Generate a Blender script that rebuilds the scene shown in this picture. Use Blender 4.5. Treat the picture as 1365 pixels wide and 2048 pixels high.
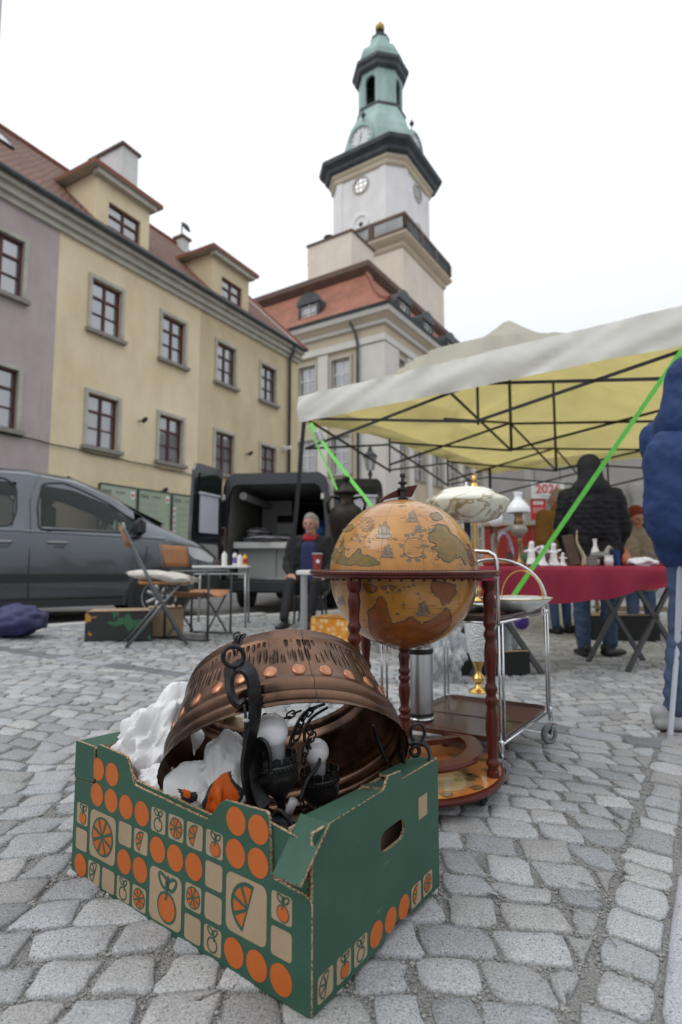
import bpy, bmesh, math, random
from mathutils import Vector as V, Matrix, noise
from mathutils.geometry import tessellate_polygon
R = math.radians
rnd = random.Random(11)
SC = bpy.context.scene
COL = SC.collection
for o in list(bpy.data.objects):
    bpy.data.objects.remove(o)

# ------------------------------------------------------------------ camera
CAM_H = 0.70
SLOPE = 0.035            # the square falls gently to the right
cd = bpy.data.cameras.new('camera')
cam = bpy.data.objects.new('camera', cd)
COL.objects.link(cam)
cam.location = (0, 0, CAM_H)
cam.rotation_euler = (R(95.4), 0, 0)
cd.sensor_fit = 'VERTICAL'
cd.sensor_height = 36.0
cd.lens = 1124.0 / 2048.0 * 36.0
cd.clip_start = 0.05
cd.clip_end = 600
cd.dof.use_dof = True
cd.dof.focus_distance = 1.30
cd.dof.aperture_fstop = 2.9
SC.camera = cam

# ------------------------------------------------------------------ sky and sun
SUN_EL, SUN_AZ = R(50), R(-118)      # azimuth from +Y towards +X
w = bpy.data.worlds.new('World')
SC.world = w
w.use_nodes = True
nt = w.node_tree
nt.nodes.clear()
n_out = nt.nodes.new('ShaderNodeOutputWorld')
n_sky = nt.nodes.new('ShaderNodeTexSky')
n_sky.sky_type = 'NISHITA'
n_sky.sun_disc = False
n_sky.sun_elevation = SUN_EL
n_sky.sun_rotation = SUN_AZ
n_sky.dust_density = 4.0
n_hs = nt.nodes.new('ShaderNodeHueSaturation')
n_hs.inputs['Saturation'].default_value = 0.35
n_b1 = nt.nodes.new('ShaderNodeBackground')
n_b1.inputs['Strength'].default_value = 0.08
nt.links.new(n_sky.outputs[0], n_hs.inputs['Color'])
nt.links.new(n_hs.outputs[0], n_b1.inputs['Color'])
# the closed cloud deck in front of it: brighter overhead than at the horizon
n_tc = nt.nodes.new('ShaderNodeTexCoord')
n_sep = nt.nodes.new('ShaderNodeSeparateXYZ')
nt.links.new(n_tc.outputs['Generated'], n_sep.inputs[0])
n_mr = nt.nodes.new('ShaderNodeMapRange')
n_mr.inputs['From Min'].default_value = 0.0
n_mr.inputs['From Max'].default_value = 1.0
n_mr.inputs['To Min'].default_value = 0.64
n_mr.inputs['To Max'].default_value = 1.82
nt.links.new(n_sep.outputs['Z'], n_mr.inputs['Value'])
n_nz = nt.nodes.new('ShaderNodeTexNoise')
n_nz.inputs['Scale'].default_value = 1.6
n_nz.inputs['Detail'].default_value = 3
nt.links.new(n_tc.outputs['Generated'], n_nz.inputs['Vector'])
n_mr2 = nt.nodes.new('ShaderNodeMapRange')
n_mr2.inputs['To Min'].default_value = 0.93
n_mr2.inputs['To Max'].default_value = 1.07
nt.links.new(n_nz.outputs[0], n_mr2.inputs['Value'])
n_mul = nt.nodes.new('ShaderNodeMath')
n_mul.operation = 'MULTIPLY'
nt.links.new(n_mr.outputs[0], n_mul.inputs[0])
nt.links.new(n_mr2.outputs[0], n_mul.inputs[1])
n_b2 = nt.nodes.new('ShaderNodeBackground')
n_b2.inputs['Color'].default_value = (0.925, 0.962, 1.0, 1)
nt.links.new(n_mul.outputs[0], n_b2.inputs['Strength'])
n_mix = nt.nodes.new('ShaderNodeMixShader')
n_mix.inputs[0].default_value = 0.9
nt.links.new(n_b1.outputs[0], n_mix.inputs[1])
nt.links.new(n_b2.outputs[0], n_mix.inputs[2])
nt.links.new(n_mix.outputs[0], n_out.inputs[0])

sd = bpy.data.lights.new('sun', 'SUN')
sd.energy = 0.7
sd.angle = R(35)
sd.color = (1.0, 0.96, 0.9)
sun = bpy.data.objects.new('sun', sd)
COL.objects.link(sun)
sdir = V((math.sin(SUN_AZ) * math.cos(SUN_EL), math.cos(SUN_AZ) * math.cos(SUN_EL), math.sin(SUN_EL)))
sun.rotation_euler = sdir.to_track_quat('Z', 'Y').to_euler()

SC.view_settings.view_transform = 'Standard'
SC.view_settings.look = 'None'
SC.view_settings.exposure = 0.0
SC.view_settings.gamma = 1.0
SC.render.engine = 'CYCLES'
SC.cycles.max_bounces = 8
SC.cycles.diffuse_bounces = 4
SC.cycles.glossy_bounces = 4
SC.cycles.transmission_bounces = 8
SC.cycles.transparent_max_bounces = 12
SC.cycles.use_denoising = True
SC.cycles.sample_clamp_indirect = 8

# ------------------------------------------------------------------ helpers
def gz(x, y=0):
    return -SLOPE * max(-7.0, min(7.0, x))

FPX, PIT = 1124.0, R(5.4)
def view_ray(px, py):
    dx, dz = (px - 682.5) / FPX, (1024 - py) / FPX
    return V((dx, math.cos(PIT) - dz * math.sin(PIT), math.sin(PIT) + dz * math.cos(PIT)))
def at(px, py, Y):
    """survey point: where the sight line meets the depth Y (metres)"""
    r = view_ray(px, py)
    return V((0, 0, CAM_H)) + r * (Y / r.y)
def gnd(px, py, off=0.0):
    r = view_ray(px, py)
    return V((0, 0, CAM_H)) + r * ((CAM_H - off) / (-r.z - SLOPE * r.x))
def on_plane(px, py, p0, n):
    r = view_ray(px, py)
    c = V((0, 0, CAM_H))
    return c + r * ((p0 - c).dot(n) / r.dot(n))

MATS = {}
def mat(name, col, rough=0.6, metal=0.0, col2=None, scale=8.0, bump=0.0, bscale=60.0, spec=0.5,
        coat=0.0, detail=5.0, stretch=(1, 1, 1), lo=0.35, hi=0.65, rvar=0.0, trans=0.0, alpha=1.0, ior=1.45):
    if name in MATS:
        return MATS[name]
    m = bpy.data.materials.new(name)
    m.use_nodes = True
    t = m.node_tree
    b = t.nodes['Principled BSDF']
    b.inputs['Base Color'].default_value = (*col, 1)
    b.inputs['Roughness'].default_value = rough
    b.inputs['Metallic'].default_value = metal
    b.inputs['Specular IOR Level'].default_value = spec
    b.inputs['IOR'].default_value = ior
    b.inputs['Coat Weight'].default_value = coat
    b.inputs['Coat Roughness'].default_value = 0.08
    b.inputs['Transmission Weight'].default_value = trans
    b.inputs['Alpha'].default_value = alpha
    tc = t.nodes.new('ShaderNodeTexCoord')
    mp = t.nodes.new('ShaderNodeMapping')
    mp.inputs['Scale'].default_value = stretch
    t.links.new(tc.outputs['Object'], mp.inputs[0])
    if col2 is not None or rvar:
        nz = t.nodes.new('ShaderNodeTexNoise')
        nz.inputs['Scale'].default_value = scale
        nz.inputs['Detail'].default_value = detail
        nz.inputs['Roughness'].default_value = 0.62
        t.links.new(mp.outputs[0], nz.inputs['Vector'])
        mr = t.nodes.new('ShaderNodeMapRange')
        mr.inputs['From Min'].default_value = lo
        mr.inputs['From Max'].default_value = hi
        t.links.new(nz.outputs[0], mr.inputs['Value'])
        if col2 is not None:
            mx = t.nodes.new('ShaderNodeMix')
            mx.data_type = 'RGBA'
            mx.inputs[6].default_value = (*col, 1)
            mx.inputs[7].default_value = (*col2, 1)
            t.links.new(mr.outputs[0], mx.inputs[0])
            t.links.new(mx.outputs[2], b.inputs['Base Color'])
        if rvar:
            m2 = t.nodes.new('ShaderNodeMapRange')
            m2.inputs['To Min'].default_value = max(0.02, rough - rvar)
            m2.inputs['To Max'].default_value = min(1, rough + rvar)
            t.links.new(nz.outputs[0], m2.inputs['Value'])
            t.links.new(m2.outputs[0], b.inputs['Roughness'])
    if bump:
        n2 = t.nodes.new('ShaderNodeTexNoise')
        n2.inputs['Scale'].default_value = bscale
        n2.inputs['Detail'].default_value = 4
        t.links.new(mp.outputs[0], n2.inputs['Vector'])
        bp = t.nodes.new('ShaderNodeBump')
        bp.inputs['Strength'].default_value = min(1.0, bump)
        bp.inputs['Distance'].default_value = 0.01
        t.links.new(n2.outputs[0], bp.inputs['Height'])
        t.links.new(bp.outputs[0], b.inputs['Normal'])
    MATS[name] = m
    return m

def frame(o, ex, ez=None):
    """matrix with origin o, local x = ex, local z = ez (default up), y = z x x"""
    x = V(ex).normalized()
    z = V(ez).normalized() if ez is not None else V((0, 0, 1))
    y = z.cross(x).normalized()
    z = x.cross(y)
    m = Matrix.Identity(4)
    for i in range(3):
        m[i][0], m[i][1], m[i][2], m[i][3] = x[i], y[i], z[i], V(o)[i]
    return m

def TR(loc, rz=0.0, rx=0.0, ry=0.0):
    return Matrix.Translation(V(loc)) @ Matrix.Rotation(rz, 4, 'Z') @ Matrix.Rotation(ry, 4, 'Y') @ Matrix.Rotation(rx, 4, 'X')

WM = {}          # world matrix of every thing and part
class MB:
    """collects shapes in one mesh; self.X is applied to what is added"""
    def __init__(self, X=None):
        self.v, self.f, self.mi, self.uv = [], [], [], {}
        self.X = X
        self.m = 0
    def pt(self, p):
        p = V(p)
        if self.X is not None:
            p = self.X @ p
        self.v.append(p)
        return len(self.v) - 1
    def face(self, idx, m=None, uv=None):
        self.f.append(tuple(idx))
        self.mi.append(self.m if m is None else m)
        if uv:
            self.uv[len(self.f) - 1] = uv
    def poly(self, pts, m=None):
        self.face([self.pt(p) for p in pts], m)
    def box(self, c, s, rot=None, m=None, taper=1.0):
        c = V(c)
        h = V(s) / 2
        ids = []
        for z in (-1, 1):
            k = 1.0 if z < 0 else taper
            for x, y in ((-1, -1), (1, -1), (1, 1), (-1, 1)):
                q = V((x * h.x * k, y * h.y * k, z * h.z))
                if rot is not None:
                    q = rot @ q
                ids.append(self.pt(c + q))
        for q in ((3, 2, 1, 0), (4, 5, 6, 7), (0, 1, 5, 4), (1, 2, 6, 5), (2, 3, 7, 6), (3, 0, 4, 7)):
            self.face([ids[i] for i in q], m)
    def bevbox(self, c, s, b, m=None, rot=None):
        """box with chamfered vertical edges and top/bottom rims"""
        c = V(c)
        hx, hy, hz = s[0] / 2, s[1] / 2, s[2] / 2
        rings = []
        for z, k in ((-hz, b), (-hz + b, 0), (hz - b, 0), (hz, b)):
            x, y, e = hx - k, hy - k, b
            r = [(-x + e, -y), (x - e, -y), (x, -y + e), (x, y - e), (x - e, y), (-x + e, y), (-x, y - e), (-x, -y + e)]
            ring = []
            for p in r:
                q = V((p[0], p[1], z))
                if rot is not None:
                    q = rot @ q
                ring.append(self.pt(c + q))
            rings.append(ring)
        self.bridge(rings, True, m)
        self.face(list(reversed(rings[0])), m)
        self.face(rings[-1], m)
    def bridge(self, rings, closed=True, m=None):
        for a, b in zip(rings[:-1], rings[1:]):
            n = len(a)
            for i in range(n if closed else n - 1):
                j = (i + 1) % n
                self.face((a[i], a[j], b[j], b[i]), m)
    def tube(self, path, r, n=8, m=None, closed=False, caps=True, flat=None, up=None):
        """sweep; r number or list; flat=(w,h) sweeps a rectangle"""
        path = [V(p) for p in path]
        N = len(path)
        rs = r if isinstance(r, (list, tuple)) else [r] * N
        rings = []
        u = None
        for i, p in enumerate(path):
            if closed:
                t = path[(i + 1) % N] - path[i - 1]
            else:
                t = path[min(i + 1, N - 1)] - path[max(i - 1, 0)]
            if t.length < 1e-9:
                t = V((0, 0, 1))
            t.normalize()
            if u is None:
                u = V(up) if up is not None else (V((0, 0, 1)) if abs(t.z) < 0.9 else V((1, 0, 0)))
            u = (u - t * u.dot(t))
            if u.length < 1e-6:
                u = V((1, 0, 0)) - t * t.x
            u.normalize()
            b = t.cross(u)
            ring = []
            if flat:
                for a, c in ((-1, -1), (1, -1), (1, 1), (-1, 1)):
                    ring.append(self.pt(p + u * (a * flat[0] / 2) + b * (c * flat[1] / 2)))
            else:
                for k in range(n):
                    an = 2 * math.pi * k / n
                    ring.append(self.pt(p + u * (rs[i] * math.cos(an)) + b * (rs[i] * math.sin(an))))
            rings.append(ring)
        if closed:
            rings.append(rings[0])
        self.bridge(rings, True, m)
        if caps and not closed:
            self.face(list(reversed(rings[0])), m)
            self.face(rings[-1], m)
    def rod(self, a, b, r, n=8, m=None):
        self.tube([a, b], r, n, m)
    def lathe(self, prof, n=24, c=(0, 0, 0), axis=None, m=None, a0=0.0, a1=2 * math.pi, cap0=False, cap1=False, uvs=False, rad=None):
        """prof: list of (r, z). axis: 3x3/4x4 rotation. rad(a, i) scales radius"""
        c = V(c)
        full = abs(a1 - a0 - 2 * math.pi) < 1e-6
        cnt = n if full else n + 1
        rings = []
        for i, (r, z) in enumerate(prof):
            ring = []
            for k in range(cnt):
                a = a0 + (a1 - a0) * k / n
                rr = r * (rad(a, i) if rad else 1.0)
                q = V((rr * math.cos(a), rr * math.sin(a), z))
                if axis is not None:
                    q = axis @ q
                ring.append(self.pt(c + q))
            rings.append(ring)
        L = [0.0]
        for p, q in zip(prof[:-1], prof[1:]):
            L.append(L[-1] + math.hypot(p[0] - q[0], p[1] - q[1]))
        for i in range(len(rings) - 1):
            for k in range(n):
                j = (k + 1) % cnt
                uv = None
                if uvs:
                    uv = [(k / n, L[i]), ((k + 1) / n, L[i]), ((k + 1) / n, L[i + 1]), (k / n, L[i + 1])]
                self.face((rings[i][k], rings[i][j], rings[i + 1][j], rings[i + 1][k]), m, uv)
        if cap0:
            self.face(list(reversed(rings[0])), m)
        if cap1:
            self.face(rings[-1], m)
    def ball(self, c, r, n=16, k=10, m=None, s=(1, 1, 1), rot=None):
        prof = [(max(1e-5, math.sin(math.pi * i / k)), -math.cos(math.pi * i / k)) for i in range(k + 1)]
        S3 = Matrix.Diagonal(V((r * s[0], r * s[1], r * s[2])))
        if rot is not None:
            S3 = rot @ S3
        self.lathe(prof, n, c, S3, m)
    def prism(self, pts, th, X, m=0, mback=None, medge=None, holes=()):
        """flat 2D outline (x,y) in frame X, from z=0 to z=-th; front faces +z"""
        loops = [list(pts)] + [list(h) for h in holes]
        flat = [p for l in loops for p in l]
        tris = tessellate_polygon([[V((p[0], p[1], 0)) for p in l] for l in loops])
        f = [self.pt(X @ V((p[0], p[1], 0))) for p in flat]
        b = [self.pt(X @ V((p[0], p[1], -th))) for p in flat]
        for t in tris:
            p, q, s = (flat[i] for i in t)
            ar = (q[0] - p[0]) * (s[1] - p[1]) - (q[1] - p[1]) * (s[0] - p[0])
            if ar < 0:
                t = t[::-1]
            self.face([f[i] for i in t], m)
            self.face([b[i] for i in reversed(t)], m if mback is None else mback)
        o = 0
        for li, l in enumerate(loops):
            n = len(l)
            ar = sum(l[i][0] * l[(i + 1) % n][1] - l[(i + 1) % n][0] * l[i][1] for i in range(n))
            fwd = (ar > 0) == (li == 0)
            for i in range(n):
                j = (i + 1) % n
                q = (f[o + i], b[o + i], b[o + j], f[o + j])
                self.face(q if fwd else q[::-1], m if medge is None else medge)
            o += n
    def flatpoly(self, pts, X, m=0, z=0.0):
        tris = tessellate_polygon([[V((p[0], p[1], 0)) for p in pts]])
        ids = [self.pt(X @ V((p[0], p[1], z))) for p in pts]
        for t in tris:
            p, q, s = (pts[i] for i in t)
            ar = (q[0] - p[0]) * (s[1] - p[1]) - (q[1] - p[1]) * (s[0] - p[0])
            self.face([ids[i] for i in (t if ar > 0 else t[::-1])], m)
    def stroke(self, pts, wd, X, m=0, z=0.0, closed=False):
        """ribbon along a 2D polyline"""
        n = len(pts)
        L, Rr = [], []
        for i in range(n):
            a = V(pts[i - 1] if (closed or i > 0) else pts[i])
            b = V(pts[(i + 1) % n] if (closed or i < n - 1) else pts[i])
            t = (b - a)
            t = V((t[0], t[1])).normalized() if t.length else V((1, 0))
            nn = V((-t[1], t[0])) * wd / 2
            p = V((pts[i][0], pts[i][1]))
            L.append(self.pt(X @ V((p[0] + nn[0], p[1] + nn[1], z))))
            Rr.append(self.pt(X @ V((p[0] - nn[0], p[1] - nn[1], z))))
        for i in range(n if closed else n - 1):
            j = (i + 1) % n
            self.face((L[i], Rr[i], Rr[j], L[j]), m)
    def build(self, name, mats, parent=None, smooth=False, world=False, bevel=0.0, auto=None, kind=None, label=None):
        me = bpy.data.meshes.new(name)
        me.from_pydata([tuple(p) for p in self.v], [], self.f)
        if not isinstance(mats, (list, tuple)):
            mats = [mats]
        for mm in mats:
            me.materials.append(mm)
        if any(self.mi):
            me.polygons.foreach_set('material_index', self.mi)
        if self.uv:
            ul = me.uv_layers.new(name='UVMap')
            for p in me.polygons:
                u = self.uv.get(p.index)
                if u:
                    for li, q in zip(p.loop_indices, u):
                        ul.data[li].uv = q
        if world and parent is not None:
            me.transform(WM[parent.name].inverted())
        if smooth:
            me.polygons.foreach_set('use_smooth', [True] * len(me.polygons))
            if auto:
                try:
                    me.set_sharp_from_angle(angle=R(auto))
                except Exception:
                    pass
        me.update()
        ob = bpy.data.objects.new(name, me)
        COL.objects.link(ob)
        if parent is not None:
            ob.parent = parent
            WM[ob.name] = WM[parent.name]
        else:
            WM[ob.name] = Matrix.Identity(4)
        if bevel:
            bv = ob.modifiers.new('bevel', 'BEVEL')
            bv.width = bevel
            bv.segments = 2
            bv.limit_method = 'ANGLE'
        if kind:
            ob['kind'] = kind
        if label:
            ob['label'] = label
        return ob

def thing(name, label, cat, X=None, group=None):
    o = bpy.data.objects.new(name, None)
    COL.objects.link(o)
    o.empty_display_size = 0.1
    X = X if X is not None else Matrix.Identity(4)
    o.matrix_basis = X
    WM[o.name] = X.copy()
    tag(o, label, cat, group)
    return o
def tag(o, label, cat, group=None):
    o['label'] = label
    o['category'] = cat
    if group:
        o['group'] = group
    return o
def share(src, name, parent, X=None):
    """another object on the same mesh"""
    c = bpy.data.objects.new(name, src.data)
    COL.objects.link(c)
    for md in src.modifiers:
        if md.type == 'BEVEL':
            n = c.modifiers.new('bevel', 'BEVEL')
            n.width, n.segments, n.limit_method = md.width, md.segments, md.limit_method
    c.parent = parent
    if X is not None:
        c.matrix_basis = X
    WM[c.name] = WM[parent.name] @ (X if X is not None else Matrix.Identity(4))
    return c
def copy_tree(o, X, label=None, parent=None):
    c = o.copy()
    COL.objects.link(c)
    c.parent = parent
    if X is not None:
        c.matrix_basis = X
    if label:
        c['label'] = label
    for ch in o.children:
        copy_tree(ch, None, None, c)
    return c
def circ(cx, cy, r, n=20, a0=0.0, a1=2 * math.pi, ry=None):
    full = abs(a1 - a0 - 2 * math.pi) < 1e-6
    k = n if full else n + 1
    return [(cx + r * math.cos(a0 + (a1 - a0) * i / n), cy + (ry or r) * math.sin(a0 + (a1 - a0) * i / n)) for i in range(k)]
def rrect(x0, y0, x1, y1, r, n=4):
    out = []
    for cx, cy, a in ((x1 - r, y0 + r, -90), (x1 - r, y1 - r, 0), (x0 + r, y1 - r, 90), (x0 + r, y0 + r, 180)):
        for i in range(n + 1):
            t = R(a + 90 * i / n)
            out.append((cx + r * math.cos(t), cy + r * math.sin(t)))
    return out
def spline(pts, k=6, closed=False):
    """Catmull-Rom"""
    P = [V(p) for p in pts]
    n = len(P)
    out = []
    for i in range(n if closed else n - 1):
        p0 = P[i - 1] if (closed or i > 0) else P[0]
        p1, p2 = P[i], P[(i + 1) % n]
        p3 = P[(i + 2) % n] if (closed or i + 2 < n) else P[-1]
        for j in range(k):
            t = j / k
            out.append(0.5 * ((2 * p1) + (p2 - p0) * t + (2 * p0 - 5 * p1 + 4 * p2 - p3) * t * t + (3 * p1 - p0 - 3 * p2 + p3) * t ** 3))
    if not closed:
        out.append(P[-1])
    return out
# ------------------------------------------------------------------ ground
def granite(name, c1, c2, dark=(0.06, 0.06, 0.065), tinted=True, sc=1.0):
    m = bpy.data.materials.new(name)
    m.use_nodes = True
    t = m.node_tree
    L = t.links.new
    b = t.nodes['Principled BSDF']
    b.inputs['Roughness'].default_value = 0.72
    b.inputs['Specular IOR Level'].default_value = 0.35
    tc = t.nodes.new('ShaderNodeTexCoord')
    def nz(scale, det, ro=0.6):
        n = t.nodes.new('ShaderNodeTexNoise')
        n.inputs['Scale'].default_value = scale
        n.inputs['Detail'].default_value = det
        n.inputs['Roughness'].default_value = ro
        L(tc.outputs['Object'], n.inputs['Vector'])
        return n.outputs[0]
    def rng(v, a, bb, lo=0.0, hi=1.0):
        n = t.nodes.new('ShaderNodeMapRange')
        for i, x in zip((1, 2, 3, 4), (a, bb, lo, hi)):
            n.inputs[i].default_value = x
        L(v, n.inputs[0])
        return n.outputs[0]
    def mix(f, a, c, mode='MIX'):
        n = t.nodes.new('ShaderNodeMix')
        n.data_type = 'RGBA'
        n.blend_type = mode
        for s, x in ((0, f), (6, a), (7, c)):
            if isinstance(x, (tuple, list)):
                n.inputs[s].default_value = (*x, 1)
            elif isinstance(x, (int, float)):
                n.inputs[s].default_value = x
            else:
                L(x, n.inputs[s])
        return n.outputs[2]
    grain = nz(260 * sc, 3, 0.7)
    c = mix(rng(grain, 0.36, 0.64), c1, c2)
    mica = nz(190 * sc, 2, 0.5)
    c = mix(rng(mica, 0.60, 0.68, 0, 0.7), c, dark)
    qz = nz(330 * sc, 2, 0.5)
    c = mix(rng(qz, 0.62, 0.70, 0, 0.7), c, (0.62, 0.62, 0.62))
    dirt = nz(7, 5, 0.65)
    c = mix(rng(dirt, 0.45, 0.75, 0, 0.45), c, (0.21, 0.205, 0.20))
    if tinted:
        at_ = t.nodes.new('ShaderNodeAttribute')
        at_.attribute_name = 'tint'
        c = mix(1.0, c, at_.outputs['Color'], 'MULTIPLY')
    L(c, b.inputs['Base Color'])
    bp = t.nodes.new('ShaderNodeBump')
    bp.inputs['Strength'].default_value = 0.5
    bp.inputs['Distance'].default_value = 0.0035
    hgt = t.nodes.new('ShaderNodeMath')
    hgt.operation = 'ADD'
    L(nz(150 * sc, 4, 0.7), hgt.inputs[0])
    L(rng(nz(40, 3), 0, 1, 0, 1.1), hgt.inputs[1])
    L(hgt.outputs[0], bp.inputs['Height'])
    L(bp.outputs[0], b.inputs['Normal'])
    MATS[name] = m
    return m
granite('granite_setts', (0.225, 0.230, 0.238), (0.45, 0.457, 0.465))
granite('granite_kerb', (0.36, 0.355, 0.34), (0.55, 0.545, 0.53), tinted=False)
mat('asphalt', (0.16, 0.16, 0.165), 0.85, col2=(0.24, 0.235, 0.23), scale=3, bump=0.5, bscale=120)

# joint filling: grit and sand
def grit():
    m = bpy.data.materials.new('joint_grit')
    m.use_nodes = True
    t = m.node_tree
    L = t.links.new
    b = t.nodes['Principled BSDF']
    b.inputs['Roughness'].default_value = 0.9
    tc = t.nodes.new('ShaderNodeTexCoord')
    v = t.nodes.new('ShaderNodeTexVoronoi')
    v.inputs['Scale'].default_value = 260
    L(tc.outputs['Object'], v.inputs['Vector'])
    n = t.nodes.new('ShaderNodeTexNoise')
    n.inputs['Scale'].default_value = 9
    n.inputs['Detail'].default_value = 6
    L(tc.outputs['Object'], n.inputs['Vector'])
    hs = t.nodes.new('ShaderNodeHueSaturation')
    hs.inputs['Saturation'].default_value = 0.12
    hs.inputs['Value'].default_value = 0.42
    L(v.outputs['Color'], hs.inputs['Color'])
    mx = t.nodes.new('ShaderNodeMix')
    mx.data_type = 'RGBA'
    mx.inputs[7].default_value = (0.24, 0.23, 0.215, 1)
    mr = t.nodes.new('ShaderNodeMapRange')
    mr.inputs[1].default_value, mr.inputs[2].default_value = 0.3, 0.7
    mr.inputs[3].default_value, mr.inputs[4].default_value = 0.25, 0.85
    L(n.outputs[0], mr.inputs[0])
    L(mr.outputs[0], mx.inputs[0])
    L(hs.outputs[0], mx.inputs[6])
    L(mx.outputs[2], b.inputs['Base Color'])
    bp = t.nodes.new('ShaderNodeBump')
    bp.inputs['Strength'].default_value = 1.0
    bp.inputs['Distance'].default_value = 0.006
    bp.invert = True
    L(v.outputs['Distance'], bp.inputs['Height'])
    L(bp.outputs[0], b.inputs['Normal'])
    MATS['joint_grit'] = m
grit()

K0, KD = V((-3.16, 5.29)), V((1.47, 1.52)).normalized()     # kerb line
def kerb_y(x):
    return K0.y + (x - K0.x) / KD.x * KD.y
XB = [-120, -7, -3.2, -1, 1, 4, 7, 120]
mb = MB()
for x0, x1 in zip(XB[:-1], XB[1:]):
    mb.poly([(x0, -20, gz(x0) - 0.13), (x1, -20, gz(x1) - 0.13), (x1, 260, gz(x1) - 0.13), (x0, 260, gz(x0) - 0.13)])
road = mb.build('road', MATS['asphalt'], kind='structure')
mb = MB()
for x0, x1 in zip([-7, -5, -3.2, -1, 1, 3], [-5, -3.2, -1, 1, 3, 7]):
    y0, y1 = max(-6, kerb_y(x0)), max(-6, kerb_y(x1))
    mb.poly([(x0, -6, gz(x0) - 0.0058), (x1, -6, gz(x1) - 0.0058), (x1, y1, gz(x1) - 0.0058), (x0, y0, gz(x0) - 0.0058)])
pave = mb.build('pavement', MATS['joint_grit'], kind='structure')
# kerb stones
kn = V((-KD.y, KD.x))
t0 = -3.4
kerb = thing('kerb', 'row of pale granite kerb stones between cobbled square and road', 'kerb')
while t0 < 6.5:
    ln = 0.95 + rnd.uniform(-0.1, 0.1)
    c = K0 + KD * (t0 + ln / 2) + kn * 0.07
    mb = MB()
    rz = Matrix.Rotation(math.atan2(KD.y, KD.x), 3, 'Z')
    mb.bevbox((c.x, c.y, gz(c.x) - 0.10 + rnd.uniform(-.004, .004)), (ln - 0.012, 0.16, 0.24), 0.012, rot=rz)
    mb.build('kerb_stone', MATS['granite_kerb'], kerb)
    t0 += ln

# setts laid in flat arcs
AW, AH, AX = 2.1, 0.20, 0.05
def arc(a, b):
    f = ((a - AX) / AW + 0.5) % 1.0
    return V((a, b + AH * (1 - (2 * f - 1) ** 2) - AH * 0.6))
STR0, STR1 = V((-2.52, 4.22)), V((1.35, 2.43))               # dark drain row across the square
sdir2 = (STR1 - STR0).normalized()
snrm = V((-sdir2.y, sdir2.x))
SL0, SL1 = V((0.50, 0.95)), V((0.99, 1.70))                  # pale slab edge, lower right
ldir = (SL1 - SL0).normalized()
lnrm = V((-ldir.y, ldir.x))                                   # points left, away from the slab
stones = []
def stone(poly, up=0.0, tint=None, flat=False):
    """poly: list of V2 corners, already shrunk"""
    c = sum(poly, V((0, 0))) / len(poly)
    out = []
    n = len(poly)
    rr = rnd.uniform(0.08, 0.17)
    for i in range(n):
        a, b, d = poly[i - 1], poly[i], poly[(i + 1) % n]
        e1, e2 = b + (a - b) * rr, b + (d - b) * rr
        out.append(e1)
        out.append(b + (a - b) * 0.05 + (d - b) * 0.05)
        out.append(e2)
        out.append((b + d) / 2 + V((rnd.uniform(-1, 1), rnd.uniform(-1, 1))) * 0.0045)
    out = [p + V((rnd.uniform(-1, 1), rnd.uniform(-1, 1))) * 0.0036 for p in out]
    g = rnd.choice((rnd.uniform(0.72, 0.95), rnd.uniform(0.92, 1.16))) if tint is None else tint
    wv = rnd.uniform(-0.025, 0.035)
    col = (g * (1 + wv), g, g * (1 - wv), 1.0) if tint is None else (g, g * 1.0, g * 1.06, 1.0)
    tilt = V((rnd.uniform(-1, 1), rnd.uniform(-1, 1))) * (0.015 if flat else 0.026)
    h = up + rnd.uniform(-0.002, 0.0025)
    rings = []
    for k, z in ((1.0, -0.03), (1.0, -0.0065), (0.975, -0.0015), (0.93, 0.0008), (0.5, 0.0020)):
        ring = []
        for p in out:
            q = c + (p - c) * k
            zz = z + h + (q - c).dot(tilt) + 0.003 * noise.noise(V((q.x * 26, q.y * 22, 3)))
            ring.append(V((q.x, q.y, gz(q.x) + zz)))
        rings.append(ring)
    stones.append((c, rings, col, (out[0] - out[len(out) // 2]).length))
def clip(P, p0, n):
    """keep the side of the line where (p - p0).n > 0"""
    out = []
    for i in range(len(P)):
        a, b = P[i - 1], P[i]
        da, db = (a - p0).dot(n), (b - p0).dot(n)
        if (da > 0) != (db > 0):
            out.append(a + (b - a) * (da / (da - db)))
        if db > 0:
            out.append(b)
    return out
def trim(P, c):
    """cut a sett to fit the slab edge, the dark row and the kerb"""
    P = clip(P, SL0 + lnrm * .126, lnrm)
    if P and -2.5 < (c - STR0).dot(sdir2) < 9:
        sg = 1 if (c - STR0).dot(snrm) > 0 else -1
        P = clip(P, STR0 + snrm * (.068 * sg), snrm * sg)
    if P:
        P = clip(P, K0 - V((-KD.y, KD.x)) * .018, V((KD.y, -KD.x)))
    q = []
    for p in P or []:
        if not q or (p - q[-1]).length > .012:
            q.append(p)
    if len(q) > 2 and (q[0] - q[-1]).length < .012:
        q.pop()
    if len(q) < 3:
        return None
    ar = abs(sum(q[i - 1].x * q[i].y - q[i].x * q[i - 1].y for i in range(len(q)))) / 2
    return q if ar > .0012 else None
bk, row = 0.05, 0
BN = {}
def edge(a, k):
    return 0.017 * noise.noise(V((a * 3.1, k * 7.7, 1.3))) + 0.010 * noise.noise(V((a * 11.0, k * 3.7, 9.3)))
rows = [0.0]
while rows[-1] < 11.5:
    rows.append(rows[-1] + rnd.uniform(0.080, 0.110))
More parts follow.
